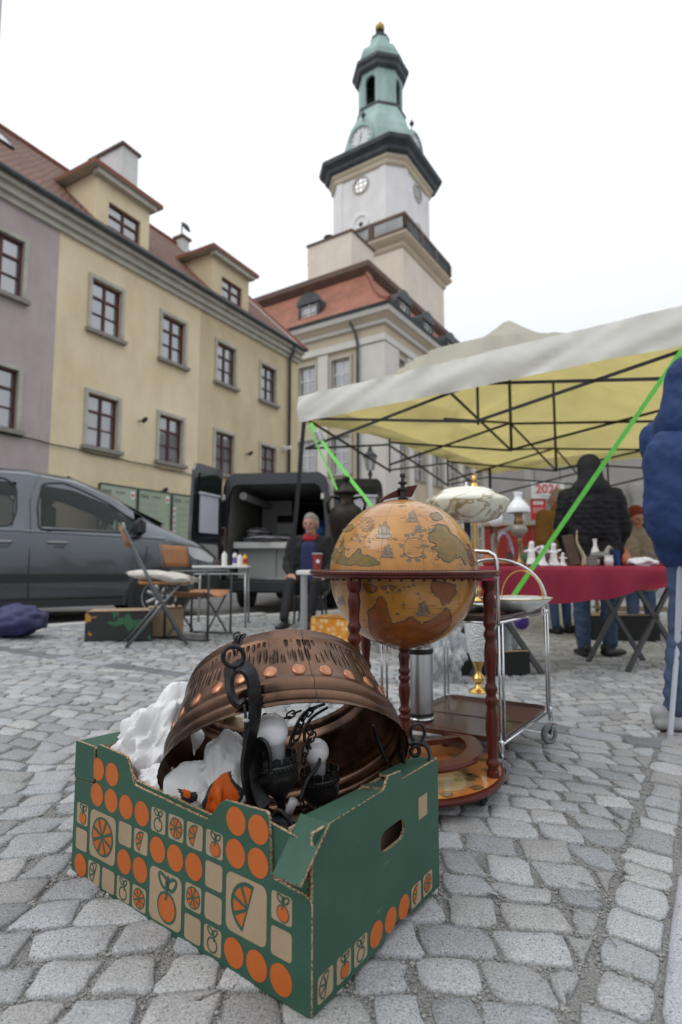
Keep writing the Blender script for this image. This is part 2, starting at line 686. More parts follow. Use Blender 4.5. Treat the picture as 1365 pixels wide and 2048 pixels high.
for k in range(len(rows) - 1):
    b0, b1 = rows[k], rows[k + 1]
    lim = 0.66 * b1 + 0.75
    a = -lim - rnd.uniform(0, 0.1)
    while a < lim:
        wd = rnd.choice((rnd.uniform(0.08, 0.115), rnd.uniform(0.10, 0.145)))
        j = 0.0028 + 0.0048 * rnd.random()
        sk0, sk1 = rnd.uniform(-.012, .012), rnd.uniform(-.012, .012)
        cs = []
        for (aa, kk, bb) in ((a + j + sk0, k, b0 + j), (a + wd - j + sk1, k, b0 + j), (a + wd - j - sk1, k + 1, b1 - j), (a + j - sk0, k + 1, b1 - j)):
            cs.append(arc(aa, bb + edge(aa, kk)) + V((rnd.uniform(-1, 1), rnd.uniform(-1, 1))) * 0.0075)
        a += wd
        # an arc seam inside the stone would fold it
        fx = [((c.x - AX) / AW + 0.5) % 1.0 for c in cs]
        c = sum(cs, V((0, 0))) / 4
        if c.y < 0.3 or abs(c.x) > 0.66 * c.y + 0.5:
            continue
        cs = trim(cs, c)
        if cs:
            stone(cs)
tt = -1.4
while tt < 5.2:
    ln = rnd.uniform(0.17, 0.24)
    p, q = STR0 + sdir2 * tt, STR0 + sdir2 * (tt + ln - 0.012)
    o = snrm * 0.058
    tn = rnd.choice((0.42, 0.5, 0.55, 0.95)) 
    stone([p - o, q - o, q + o, p + o], tint=tn, flat=True)
    tt += ln
tt = -0.6
while tt < 5.0:
    ln = rnd.uniform(0.5, 0.8)
    p, q = SL0 + ldir * tt, SL0 + ldir * (tt + ln - 0.01)
    stone([p - lnrm * 0.42, q - lnrm * 0.42, q, p], tint=1.18, flat=True, up=0.004)
    tt += ln
tt = -0.6
while tt < 5.0:
    ln = rnd.uniform(0.09, 0.14)
    p, q = SL0 + ldir * tt, SL0 + ldir * (tt + ln - 0.012)
    wq = rnd.uniform(.098, .118)
    stone([p + lnrm * .014, q + lnrm * .014, q + lnrm * wq, p + lnrm * (wq + rnd.uniform(-.012, .012))])
    tt += ln
def pix(c):
    z = gz(c.x) - CAM_H
    d = c.y * math.cos(PIT) + z * math.sin(PIT)
    v = -c.y * math.sin(PIT) + z * math.cos(PIT)
    return 682.5 + FPX * c.x / d, 1024 - FPX * v / d
def inview(c):
    u, v = pix(c)
    return -60 < u < 1425 and 900 < v < 2140
stones.sort(key=lambda s: ((0 if inview(s[0]) else 1), s[0].y))
def stone_mesh(lst, name, parent, kind=None):
    vs, fs, cols = [], [], []
    for c, rings, col, sz in lst:
        o = len(vs)
        n = len(rings[0])
        for r in rings:
            vs.extend(tuple(p) for p in r)
        for i in range(len(rings) - 1):
            for k in range(n):
                j = (k + 1) % n
                fs.append((o + i * n + k, o + i * n + j, o + (i + 1) * n + j, o + (i + 1) * n + k))
                cols.append(col)
        fs.append(tuple(o + (len(rings) - 1) * n + k for k in range(n)))
        cols.append(col)
    me = bpy.data.meshes.new(name)
    me.from_pydata(vs, [], fs)
    at_ = me.attributes.new('tint', 'FLOAT_COLOR', 'FACE')
    for i, c in enumerate(cols):
        at_.data[i].color = c
    me.polygons.foreach_set('use_smooth', [True] * len(fs))
    me.materials.append(MATS['granite_setts'])
    ob = bpy.data.objects.new(name, me)
    COL.objects.link(ob)
    ob.parent = parent
    if kind:
        ob['kind'] = kind
    return ob
for s in stones[:300]:
    stone_mesh([s], 'paving_stone', pave)
stone_mesh(stones[300:], 'paving_stones', pave, 'stuff')
# loose grit in the near joints
mat('grit_pale', (0.34, 0.33, 0.31), 0.8, col2=(0.16, 0.155, 0.15), scale=30)
mb = MB()
ico = bmesh.new()
bmesh.ops.create_icosphere(ico, subdivisions=1, radius=1.0)
IV = [v.co.copy() for v in ico.verts]
IF = [tuple(v.index for v in f.verts) for f in ico.faces]
ico.free()
for c, rings, col, sz in stones[:300]:
    ring = rings[1]
    n = len(ring)
    for q in range(34):
        i = rnd.randrange(n)
        p = ring[i].lerp(ring[(i + 1) % n], rnd.random())
        d = V((p.x - c.x, p.y - c.y, 0)).normalized()
        p = p + d * rnd.uniform(-0.002, 0.014)
        r = rnd.choice((0.0014, 0.002, 0.0026, 0.0035))
        p.z = gz(p.x) - 0.0055 + r * 0.6
        s = V((r * rnd.uniform(.7, 1.4), r * rnd.uniform(.7, 1.4), r * rnd.uniform(.6, 1)))
        o = len(mb.v)
        for vv in IV:
            mb.v.append(V((p.x + vv.x * s.x, p.y + vv.y * s.y, p.z + vv.z * s.z)))
        for f in IF:
            mb.face([o + k for k in f])
mb.build('grit', MATS['grit_pale'], pave, kind='stuff')
# ------------------------------------------------------------------ houses
mat('plaster_mauve', (0.40, 0.33, 0.33), 0.9, col2=(0.49, 0.42, 0.415), scale=1.1, stretch=(1, 1, .5), bump=0.25, bscale=14, detail=8)
mat('plaster_yellow', (0.68, 0.555, 0.36), 0.9, col2=(0.79, 0.675, 0.47), scale=1.0, stretch=(1, 1, .5), bump=0.25, bscale=14, detail=8)
mat('plaster_ochre', (0.55, 0.445, 0.28), 0.9, col2=(0.64, 0.54, 0.355), scale=1.0, stretch=(1, 1, .5), bump=0.25, bscale=14, detail=8)
mat('sandstone', (0.50, 0.47, 0.405), 0.85, col2=(0.41, 0.385, 0.335), scale=2.5, bump=0.3, bscale=25)
mat('sill_stone', (0.22, 0.205, 0.19), 0.8, col2=(0.30, 0.28, 0.25), scale=4)
mat('frame_brown', (0.075, 0.026, 0.021), 0.45, col2=(0.11, 0.04, 0.03), scale=5)
mat('frame_white', (0.72, 0.72, 0.70), 0.5)
mat('glass_pane', (0.13, 0.135, 0.165), 0.05, spec=1.0, ior=2.3, col2=(0.05, 0.052, 0.065), scale=0.9)
def pane_variety():
    t = MATS['glass_pane'].node_tree
    b = t.nodes['Principled BSDF']
    src = b.inputs['Base Color'].links[0].from_socket
    oi = t.nodes.new('ShaderNodeObjectInfo')
    mr = t.nodes.new('ShaderNodeMapRange')
    mr.inputs[1].default_value, mr.inputs[2].default_value = .35, 1.0
    mr.inputs[4].default_value = .42
    t.links.new(oi.outputs['Random'], mr.inputs[0])
    mx = t.nodes.new('ShaderNodeMix')
    mx.data_type = 'RGBA'
    t.links.new(mr.outputs[0], mx.inputs[0])
    t.links.new(src, mx.inputs[6])
    mx.inputs[7].default_value = (.34, .34, .37, 1)
    t.links.new(mx.outputs[2], b.inputs['Base Color'])
pane_variety()
mat('room_dark', (0.03, 0.028, 0.027), 0.9)
mat('curtain', (0.55, 0.54, 0.52), 0.9, col2=(0.35, 0.34, 0.33), scale=3, stretch=(6, 6, 0.3))
mat('dark_metal', (0.035, 0.04, 0.045), 0.5, metal=0.4)
mat('zinc', (0.07, 0.08, 0.085), 0.5, metal=0.6, col2=(0.10, 0.11, 0.115), scale=3)
mat('white_plaster', (0.83, 0.81, 0.81), 0.85, col2=(0.76, 0.74, 0.74), scale=0.6)
mat('cream_plaster', (0.78, 0.69, 0.60), 0.88, col2=(0.70, 0.61, 0.52), scale=0.5, bump=0.2, bscale=10)
mat('chimney_plaster', (0.70, 0.69, 0.68), 0.9, col2=(0.58, 0.57, 0.56), scale=0.9)
mat('copper_green', (0.22, 0.34, 0.315), 0.6, col2=(0.39, 0.52, 0.485), scale=0.55, detail=7, stretch=(1, 1, 0.35), bump=0.2, bscale=6)
mat('copper_dark', (0.030, 0.034, 0.042), 0.55, col2=(0.06, 0.075, 0.08), scale=1.2)
mat('gold_leaf', (0.42, 0.31, 0.10), 0.4, metal=0.9)
mat('clock_face', (0.72, 0.72, 0.74), 0.5, col2=(0.6, 0.6, 0.62), scale=2)

def tiles(name, c1, c2, rows):
    m = bpy.data.materials.new(name)
    m.use_nodes = True
    t = m.node_tree
    L = t.links.new
    b = t.nodes['Principled BSDF']
    b.inputs['Roughness'].default_value = 0.75
    tc = t.nodes.new('ShaderNodeTexCoord')
    br = t.nodes.new('ShaderNodeTexBrick')
    br.inputs['Scale'].default_value = rows
    br.inputs['Mortar Size'].default_value = 0.03
    br.inputs['Brick Width'].default_value = 0.18
    br.inputs['Row Height'].default_value = 0.16
    br.inputs['Color1'].default_value = (*c1, 1)
    br.inputs['Color2'].default_value = (*c2, 1)
    br.inputs['Mortar'].default_value = (c1[0] * .45, c1[1] * .45, c1[2] * .45, 1)
    L(tc.outputs['UV'], br.inputs['Vector'])
    nz = t.nodes.new('ShaderNodeTexNoise')
    nz.inputs['Scale'].default_value = 0.9
    nz.inputs['Detail'].default_value = 6
    L(tc.outputs['Object'], nz.inputs['Vector'])
    mx = t.nodes.new('ShaderNodeMix')
    mx.data_type = 'RGBA'
    mx.blend_type = 'MULTIPLY'
    mx.inputs[0].default_value = 0.8
    L(br.outputs[0], mx.inputs[6])
    cr = t.nodes.new('ShaderNodeValToRGB')
    cr.color_ramp.elements[0].position, cr.color_ramp.elements[0].color = 0.3, (0.62, 0.6, 0.58, 1)
    cr.color_ramp.elements[1].position, cr.color_ramp.elements[1].color = 0.7, (1.15, 1.1, 1.1, 1)
    L(nz.outputs[0], cr.inputs[0])
    L(cr.outputs[0], mx.inputs[7])
    L(mx.outputs[2], b.inputs['Base Color'])
    bp = t.nodes.new('ShaderNodeBump')
    bp.inputs['Strength'].default_value = 0.7
    bp.inputs['Distance'].default_value = 0.03
    L(br.outputs['Fac'], bp.inputs['Height'])
    bp.invert = True
    L(bp.outputs[0], b.inputs['Normal'])
    MATS[name] = m
tiles('tile_brown', (0.20, 0.085, 0.055), (0.28, 0.12, 0.075), 1.0)
tiles('tile_red', (0.44, 0.165, 0.095), (0.53, 0.215, 0.13), 1.0)
mat('ridge_tile', (0.27, 0.09, 0.05), 0.75, col2=(0.18, 0.06, 0.04), scale=6)
mat('eave_wood', (0.10, 0.06, 0.045), 0.7, col2=(0.14, 0.085, 0.06), scale=2)

def quad_uv(mb, pts, m=0):
    """roof quad with UV in metres (x along first edge, y along last edge)"""
    P = [V(p) for p in pts]
    ex = (P[1] - P[0]).normalized()
    nn = ex.cross(P[-1] - P[0]).normalized()
    ey = nn.cross(ex)
    mb.face([mb.pt(p) for p in P], m, [((p - P[0]).dot(ex), (p - P[0]).dot(ey)) for p in P])

def wall_with_holes(mb, s0, s1, z0, z1, holes, reveal=0.16, m=0, X=None, flip=False):
    """wall in plane y=0 (outside is -y) with rectangular openings and reveals"""
    X = X or Matrix.Identity(4)
    xs = sorted({s0, s1, *[h[0] for h in holes], *[h[1] for h in holes]})
    zs = sorted({z0, z1, *[h[2] for h in holes], *[h[3] for h in holes]})
    for xa, xb in zip(xs[:-1], xs[1:]):
        for za, zb in zip(zs[:-1], zs[1:]):
            cx, cz = (xa + xb) / 2, (za + zb) / 2
            if any(h[0] < cx < h[1] and h[2] < cz < h[3] for h in holes):
                continue
            mb.poly([X @ V(p) for p in ((xa, 0, za), (xb, 0, za), (xb, 0, zb), (xa, 0, zb))], m)
    for a, b, c, d in holes:
        r = reveal
        for q in (((a, 0, c), (a, 0, d), (a, r, d), (a, r, c)), ((b, 0, d), (b, 0, c), (b, r, c), (b, r, d)),
                  ((a, 0, d), (b, 0, d), (b, r, d), (a, r, d)), ((b, 0, c), (a, 0, c), (a, r, c), (b, r, c))):
            mb.poly([X @ V(p) for p in q], m)

def weather(name, sc, lo, hi, k, fac, stretch=(1, 1, 1), det=9):
    """stains with a shape of their own over a finished colour"""
    t = MATS[name].node_tree
    b = t.nodes['Principled BSDF']
    src = b.inputs['Base Color'].links[0].from_socket
    tc = t.nodes.new('ShaderNodeTexCoord')
    mp = t.nodes.new('ShaderNodeMapping')
    mp.inputs['Scale'].default_value = stretch
    n = t.nodes.new('ShaderNodeTexNoise')
    n.inputs['Scale'].default_value, n.inputs['Detail'].default_value, n.inputs['Roughness'].default_value = sc, det, .7
    mr = t.nodes.new('ShaderNodeMapRange')
    mr.inputs[1].default_value, mr.inputs[2].default_value, mr.inputs[4].default_value = lo, hi, fac
    mx = t.nodes.new('ShaderNodeMix')
    mx.data_type = 'RGBA'
    mx.blend_type = 'MULTIPLY' if k[0] < 1.01 else 'ADD'
    mx.inputs[7].default_value = (*k, 1) if k[0] < 1.01 else (*[q - 1 for q in k], 1)
    for a_, c_ in ((tc.outputs['Object'], mp.inputs[0]), (mp.outputs[0], n.inputs['Vector']), (n.outputs[0], mr.inputs[0]), (mr.outputs[0], mx.inputs[0]), (src, mx.inputs[6]), (mx.outputs[2], b.inputs['Base Color'])):
        t.links.new(a_, c_)
for nm in ('plaster_mauve', 'plaster_yellow', 'plaster_ochre', 'cream_plaster', 'white_plaster', 'chimney_plaster'):
    weather(nm, .55, .50, .74, (.66, .63, .57), .42, (1, 1, .55))
    weather(nm, 3.0, .60, .72, (.74, .68, .60), .42, (1, 1, .12))
weather('sandstone', 3.0, .5, .7, (.6, .58, .55), .45)
PROTO = {}
def window_at(house, X, w, h, fm, cols=2, rows=(0.36, 0.68), sur=None, sill=True, key=None, curtain=False, panes=True):
    """window in frame X (x right, y inward, z up; origin = bottom centre of the opening, on the wall plane)"""
    key = key or (w, h, fm, cols, rows, sur, curtain)
    if key not in PROTO:
        d = {}
        mb = MB()
        f, y = 0.055, 0.11
        for x in (-w / 2 + f / 2, w / 2 - f / 2):
            mb.box((x, y, h / 2), (f, 0.06, h))
        mb.box((0, y, f / 2), (w - 2 * f, 0.06, f))
        mb.box((0, y, h - f / 2), (w - 2 * f, 0.06, f))
        xs = [-w / 2 + f + (w - 2 * f) * i / cols for i in range(cols + 1)]
        for x in xs[1:-1]:
            mb.box((x, y - 0.004, h / 2), (0.06, 0.06, h - 2 * f - 0.004))
        zz = [f] + [h * r for r in rows] + [h - f]
        for i, z in enumerate(zz[1:-1]):
            tk = 0.06 if i == len(zz) - 3 else 0.03
            mb.box((0, y - 0.002, z), (w - 2 * f - 0.002, 0.055, tk))
        d['frame'] = mb
        pl = []
        for i in range(cols):
            for j in range(len(zz) - 1):
                pl.append((xs[i], xs[i + 1], zz[j], zz[j + 1]))
        d['panes'] = pl
        d['obj'] = None
        PROTO[key] = d
    d = PROTO[key]
    if d['obj'] is None:
        ob = d['frame'].build('window', MATS[fm], house)
        ob.matrix_basis = X
        WM[ob.name] = WM[house.name] @ X
        d['obj'] = ob
    else:
        ob = share(d['obj'], 'window', house, X)
    # panes, backing, surround, sill
    for n_, fn in (('pane', None), ('room', None)):
        pass
    if panes:
        for i, (x0, x1, z0, z1) in enumerate(d['panes']):
            k2 = ('pane', key, i)
            if k2 not in PROTO:
                mb = MB()
                mb.poly([(x0, 0.125, z0), (x1, 0.125, z0), (x1, 0.125, z1), (x0, 0.125, z1)])
                p = mb.build('pane', MATS['glass_pane'], ob)
                PROTO[k2] = p
            else:
                p = share(PROTO[k2], 'pane', ob)
            cx, cz = (x0 + x1) / 2, (z0 + z1) / 2
            T = Matrix.Translation((cx, .125, cz)) @ Matrix.Rotation(R(rnd.uniform(-.5, .5)), 4, 'X') @ Matrix.Rotation(R(rnd.uniform(-.5, .5)), 4, 'Z') @ Matrix.Translation((-cx, -.125, -cz))
            p.matrix_basis = T
    else:
        k2 = ('panes', key)
        if k2 not in PROTO:
            mb = MB()
            mb.poly([(-w / 2, 0.125, 0), (w / 2, 0.125, 0), (w / 2, 0.125, h), (-w / 2, 0.125, h)])
            PROTO[k2] = mb.build('pane', MATS['glass_pane'], ob)
        else:
            share(PROTO[k2], 'pane', ob)
    if sur:
        sw, sp = sur
        k2 = ('sur', key)
        if k2 not in PROTO:
            mb = MB()
            for x in (-w / 2 - sw / 2 + 0.01, w / 2 + sw / 2 - 0.01):
                mb.box((x, -sp / 2 + .002, h / 2 + 0.0), (sw, sp, h))
            mb.box((0, -sp / 2 + .002, h + sw / 2), (w + 2 * sw - .02, sp, sw))
            a = mb.build('surround', MATS['sandstone'], ob)
            mb = MB()
            mb.box((0, -0.07, -0.06), (w + 2 * sw + 0.08, 0.16, 0.10))
            b_ = mb.build('sill', MATS['sill_stone'], ob)
            PROTO[k2] = (a, b_)
        else:
            share(PROTO[k2][0], 'surround', ob)
            share(PROTO[k2][1], 'sill', ob)
    return ob

HX = frame((-6.4, 15.0, 0), (0.491, 0.871, 0))        # facade row: x along street, y into the house
def win_x(s, z):
    return Matrix.Translation((s, 0, z))
EAVE = 9.72
def town_house(name, label, s0, s1, wall, wins, depth=9.0):
    h = thing(name, label, 'house', HX)
    mb = MB()
    holes = [(s - w / 2, s + w / 2, z, z + hh) for s, z, w, hh in wins]
    wall_with_holes(mb, s0, s1, -0.6, 9.3, holes)
    for s in (s0, s1):
        mb.poly([(s, 0, -.6), (s, depth, -.6), (s, depth, EAVE), (s, depth / 2, 14.2), (s, 0, EAVE)])
    mb.poly([(s0, depth, -.6), (s1, depth, -.6), (s1, depth, EAVE), (s0, depth, EAVE)])
    mb.build('wall', MATS[wall], h)
    mb = MB()
    for s, z, w, hh in wins:
        mb.poly([(s - w / 2 - .3, .45, z - .3), (s + w / 2 + .3, .45, z - .3), (s + w / 2 + .3, .45, z + hh + .3), (s - w / 2 - .3, .45, z + hh + .3)])
    for s, z, w, hh in wins:
        window_at(h, win_x(s, z), w, hh, 'frame_brown', sur=(0.105, 0.05))
    # cornice
    for (za, zb, o) in ((9.18, 9.34, 0.10), (9.34, 9.52, 0.20), (9.52, 9.68, 0.32)):
        mb = MB()
        mb.box(((s0 + s1) / 2, -o / 2 + 0.05, (za + zb) / 2), (s1 - s0 - 0.004, o + 0.1, zb - za - 0.002))
        mb.build('cornice', MATS['sandstone'], h)
    mb = MB()
    mb.tube([(s0 + .01, -0.40, 9.70), (s1 - .01, -0.40, 9.70)], 0.075, 8)
    mb.build('gutter', MATS['zinc'], h)
    # roof
    mb = MB()
    rd = 4.5
    quad_uv(mb, [(s0, -0.36, EAVE), (s1, -0.36, EAVE), (s1, rd, 14.42), (s0, rd, 14.42)])
    quad_uv(mb, [(s1, 2 * rd + .36, EAVE), (s0, 2 * rd + .36, EAVE), (s0, rd, 14.42), (s1, rd, 14.42)])
    rf = mb.build('roof', MATS['tile_brown'], h)
    mb = MB()
    mb.tube([(s0, rd, 14.43), (s1, rd, 14.43)], 0.11, 8)
    mb.build('ridge', MATS['ridge_tile'], rf)
    return h
def dormer(house, wall, s0, s1, ztop=11.62):
    """flat-headed dormer standing on the eave"""
    y0 = 0.18
    mb = MB()
    cx = (s0 + s1) / 2
    ww, wh, zb = 1.12, 1.0, 9.98
    mbx = MB(Matrix.Translation((0, y0, 0)))
    wall_with_holes(mbx, s0, s1, 9.6, ztop, [(cx + .05 - ww / 2, cx + .05 + ww / 2, zb, zb + wh)], 0.12)
    d = mbx.build('dormer', MATS[wall], house)
    mb = MB()
    for s in (s0, s1):
        mb.poly([(s, y0, 9.6), (s, y0, ztop), (s, 2.1, ztop), (s, 0.4, 9.9)])
    mb.build('dormer_cheek', MATS[wall], d)
    window_at(house, Matrix.Translation((cx + .05, y0, zb)), ww, wh, 'frame_brown', rows=(0.33, 0.66), key=('dormer',))
    mb = MB()
    o = 0.28
    b = [(s0 - o, y0 - o, ztop + .02), (s1 + o, y0 - o, ztop + .02), (s1 + o, 2.6, ztop + .02), (s0 - o, 2.6, ztop + .02)]
    t = [(s0 - o, y0 - o, ztop + .14), (s1 + o, y0 - o, ztop + .14), (s1 + o, 2.7, ztop + .14), (s0 - o, 2.7, ztop + .14)]
    r = [(s0 + .55, y0 + .7, ztop + .75), (s1 - .55, y0 + .7, ztop + .75), (s1 - .55, 2.9, ztop + .75), (s0 + .55, 2.9, ztop + .75)]
    mb.poly(b[::-1], 1)
    for i in range(4):
        j = (i + 1) % 4
        mb.poly([b[i], b[j], t[j], t[i]], 2)
        quad_uv(mb, [t[i], t[j], r[j], r[i]], 0)
    mb.poly(r, 0)
    mb.build('dormer_roof', [MATS['tile_brown'], MATS['sandstone'], MATS['ridge_tile']], d)
    mb = MB()
    mb.box(((s0 + s1) / 2, y0 - .08, ztop - 0.07), (s1 - s0 + .2, .24, .15))
    mb.build('dormer_cornice', MATS['sandstone'], d)

WW, WH = 0.97, 1.42
ZT, ZM = 6.99, 3.83
h1 = town_house('mauve_house', 'mauve plastered house at the left edge, brown windows in stone surrounds', -9.0, -1.587,
                'plaster_mauve', [(-2.95, ZT, WW, WH), (-2.92, ZM, WW, WH), (-5.5, ZT, WW, WH), (-5.5, ZM, WW, WH)])
h2 = town_house('yellow_house', 'pale yellow house with white chimney and one large dormer', -1.583, 3.50, 'plaster_yellow',
                [(-0.13, ZT, WW, WH), (2.33, ZT, WW, WH), (-0.11, ZM, WW, WH), (2.33, ZM, WW, WH)])
h3 = town_house('ochre_house', 'ochre yellow house with dormer and dark downpipe, next to the town hall', 3.504, 9.35, 'plaster_ochre',
                [(4.80, ZT, WW, WH), (7.26, ZT, WW, WH), (4.80, ZM, WW, WH), (7.30, ZM, WW, WH)])
dormer(h2, 'plaster_yellow', -0.47, 1.40)
dormer(h3, 'plaster_ochre', 4.22, 6.20)
# gable verge of the last house, its fire wall and pipe
mb = MB()
mb.tube([(9.30, -0.42, 9.72), (9.30, 4.5, 14.50)], 0.1, flat=(0.16, 0.30), m=0)
mb.build('verge', MATS['ridge_tile'], h3)
mb = MB()
mb.tube([(9.12, -0.40, 9.66), (9.12, 4.4, 14.32)], 0.1, flat=(0.10, 0.10))
mb.build('flashing', MATS['chimney_plaster'], h3)
mb = MB()
mb.tube([(8.55, -0.38, 9.66), (8.55, -0.30, 9.4), (8.55, -0.12, 9.1), (8.55, -0.12, -.2)], 0.065, 8)
mb.build('downpipe', MATS['zinc'], h3, smooth=True)
def chimney(house, s, y, w, d, z0, z1, name='chimney'):
    mb = MB()
    mb.box((s + w / 2, y + d / 2, (z0 + z1) / 2), (w, d, z1 - z0))
    c = mb.build(name, MATS['chimney_plaster'], house)
    mb = MB()
    mb.box((s + w / 2, y + d / 2, z1 + .05), (w + .16, d + .16, .1))
    mb.build('chimney_cap', MATS['eave_wood'], c)
chimney(h2, 2.55, 3.0, 0.68, 1.75, 12.3, 15.6)
chimney(h1, -2.42, 3.2, 0.75, 1.0, 12.3, 18.2)
chimney(h3, 6.55, 4.1, 0.4, 0.4, 13.6, 14.62)
for hh, s, y in ((h1, -1.95, 2.5), (h2, 1.95, 2.55)):
    z = EAVE + (y + .36) * (14.42 - EAVE) / 4.86
    mb = MB(Matrix.Translation((s, y, z + .05)) @ Matrix.Rotation(math.atan2(14.42 - EAVE, 4.86), 4, 'X'))
    mb.box((0, 0, 0), (0.6, 0.9, .10), m=0)
    mb.poly([(-.24, -.39, .053), (.24, -.39, .053), (.24, .39, .053), (-.24, .39, .053)], 1)
    mb.build('skylight', [MATS['zinc'], MATS['glass_pane']], hh)
# satellite dish on the ridge of the ochre house
sd_ = thing('satellite_dish', 'dark satellite dish on a mast above the ochre roof', 'antenna', HX @ Matrix.Translation((6.9, 4.5, 14.4)))
mb = MB()
mb.rod((0, 0, 0), (0, 0, 1.15), 0.03, 6)
mb.build('mast', MATS['dark_metal'], sd_)
mb = MB()
mb.lathe([(0.01, 0.06), (.14, .03), (.26, -.05)], 14, (0.15, -.12, 1.05), Matrix.Rotation(R(65), 3, 'X'))
mb.build('dish', MATS['dark_metal'], sd_, smooth=True)
# things on the facades
cabl = MB()
pts = []
for i in range(25):
    s = -6 + 9.6 * i / 24
    pts.append((s, -0.06, 3.66 - 0.025 * s + 0.05 * math.sin(i * 2.1) * 0.3 - 0.03 * math.sin(math.pi * i / 24)))
cabl.tube(pts, 0.018, 5)
c = cabl.build('wall_cable', MATS['dark_metal'])
c.matrix_basis = HX
tag(c, 'black cable running across the mauve and yellow facades below the windows', 'cable')
def wall_lamp(s, z, label):
    t = thing('wall_spotlight', label, 'spotlight', HX @ Matrix.Translation((s, 0, z)), 'spotlights on the yellow facades')
    mb = MB()
    mb.rod((0, 0, 0), (0, -.16, 0), .02, 6)
    mb.build('bracket', MATS['dark_metal'], t)
    mb = MB()
    mb.lathe([(.05, -.09), (.07, 0), (.045, .1)], 10, (0.04, -.2, .02), Matrix.Rotation(R(60), 3, 'X'), cap0=True, cap1=True)
    mb.build('lamp_head', MATS['dark_metal'], t, smooth=True)
wall_lamp(1.10, 4.85, 'small dark spotlight between the two lower windows of the pale yellow house')
wall_lamp(1.95, 2.9, 'small dark spotlight above the green notice boards')
wall_lamp(5.95, 4.72, 'small dark spotlight between the lower windows of the ochre house')
t = thing('security_camera', 'white security camera beside the downpipe on the ochre house', 'camera', HX @ Matrix.Translation((8.25, 0, 5.35)))
mb = MB()
mb.bevbox((0, -.25, 0), (.13, .34, .13), .02)
mb.build('camera_body', MATS['frame_white'], t)
mb = MB()
mb.rod((0, 0, .02), (0, -.12, .08), .03, 8)
mb.box((.12, -.02, 0), (.2, .06, .16))
mb.build('bracket', MATS['frame_white'], t)
# three glazed notice boards in front of the yellow house
mat('board_green', (0.30, 0.36, 0.27), 0.25, col2=(0.36, 0.42, 0.32), scale=0.7, coat=0.6)
mat('print_dark', (0.10, 0.12, 0.09), 0.6)
mat('print_red', (0.55, 0.05, 0.05), 0.6)
mat('print_white', (0.75, 0.75, 0.73), 0.6)
mat('board_frame', (0.05, 0.07, 0.05), 0.5)
for i, (s0, s1) in enumerate(((-0.52, 0.70), (0.72, 1.94), (1.96, 3.19))):
    lb = ('green notice board half hidden behind the grey car window', 'middle green notice board with faint writing, beyond the grey car',
          'green notice board with a column of small coloured emblems, nearest the black van')[i]
    t = thing('notice_board', lb, 'notice board', HX @ Matrix.Translation((s0, -0.5, 0)), 'notice boards by the yellow house')
    wd = s1 - s0
    mb = MB()
    mb.box((wd / 2, 0, 1.65), (wd - .05, .05, 2.25))
    p = mb.build('panel', MATS['board_green'], t)
    mb = MB()
    for x in (.02, wd - .02):
        mb.box((x, 0, 1.3), (.04, .08, 3.0))
    mb.box((wd / 2, 0, 2.80), (wd - .08, .08, .04))
    mb.box((wd / 2, 0, .5), (wd - .08, .08, .04))
    mb.build('board_frame', MATS['board_frame'], t)
    mb = MB()
    y = -.0275
    def rect(x0, z0, x1, z1, m, yy=y):
        mb.poly([(x0, yy, z0), (x1, yy, z0), (x1, yy, z1), (x0, yy, z1)], m)
    for k in range(4):
        rect(.10 + k * .07, 2.58 - .04 * (k % 2), .15 + k * .07, 2.66, 0)
    for k in range(5):
        rect(.52 + k * .06, 2.60, .565 + k * .06, 2.645, 0)
    rect(wd - .22, 2.50, wd - .09, 2.70, 2)
    rect(wd - .205, 2.55, wd - .11, 2.62, 1 if i != 2 else 0, y - .002)
    for k in range(9):
        rect(.10 + (.12 if i == 2 else 0), 2.38 - k * .18, .10 + wd * (.5 + .28 * ((k * 37) % 7) / 7), 2.388 - k * .18, 0)
    if i == 2:
        for k, mm in enumerate((1, 2, 1, 2, 1)):
            rect(.06, 2.30 - k * .17, .16, 2.40 - k * .17, 2)
            rect(.075, 2.31 - k * .17, .145, 2.355 - k * .17, mm if mm == 1 else 0, y - .002)
    mb.build('print', [MATS['print_dark'], MATS['print_red'], MATS['print_white']], p, kind='stuff')

# ------------------------------------------------------------------ town hall
TA, TBv = V((-.842, .54, 0)), V((.544, .839, 0))
TX = frame((2.502, 32.0, 0), TBv)          # x along the right face, y into the building (along the left face)
th = thing('town_hall', 'cream town hall with red mansard roof, white corner pilaster and tall tower block', 'town hall', TX)
mat('hall_wall', (0.56, 0.48, 0.36), 0.88, col2=(0.50, 0.425, 0.32), scale=0.6, bump=0.15, bscale=9)
mat('hall_white', (0.68, 0.655, 0.62), 0.85, col2=(0.60, 0.575, 0.54), scale=0.5)
wx = [(1.95 + 2.85 * i) for i in range(8)]
wy = [2.98, 5.55, 8.2, 10.9, 13.6]
ww, wh = 1.35, 2.35
rowsz = (11.0, 6.15, 1.4)
mb = MB()
wall_with_holes(mb, 0, 26, -1, 15.0, [(x - ww / 2, x + ww / 2, z, z + wh) for x in wx for z in rowsz], 0.22)
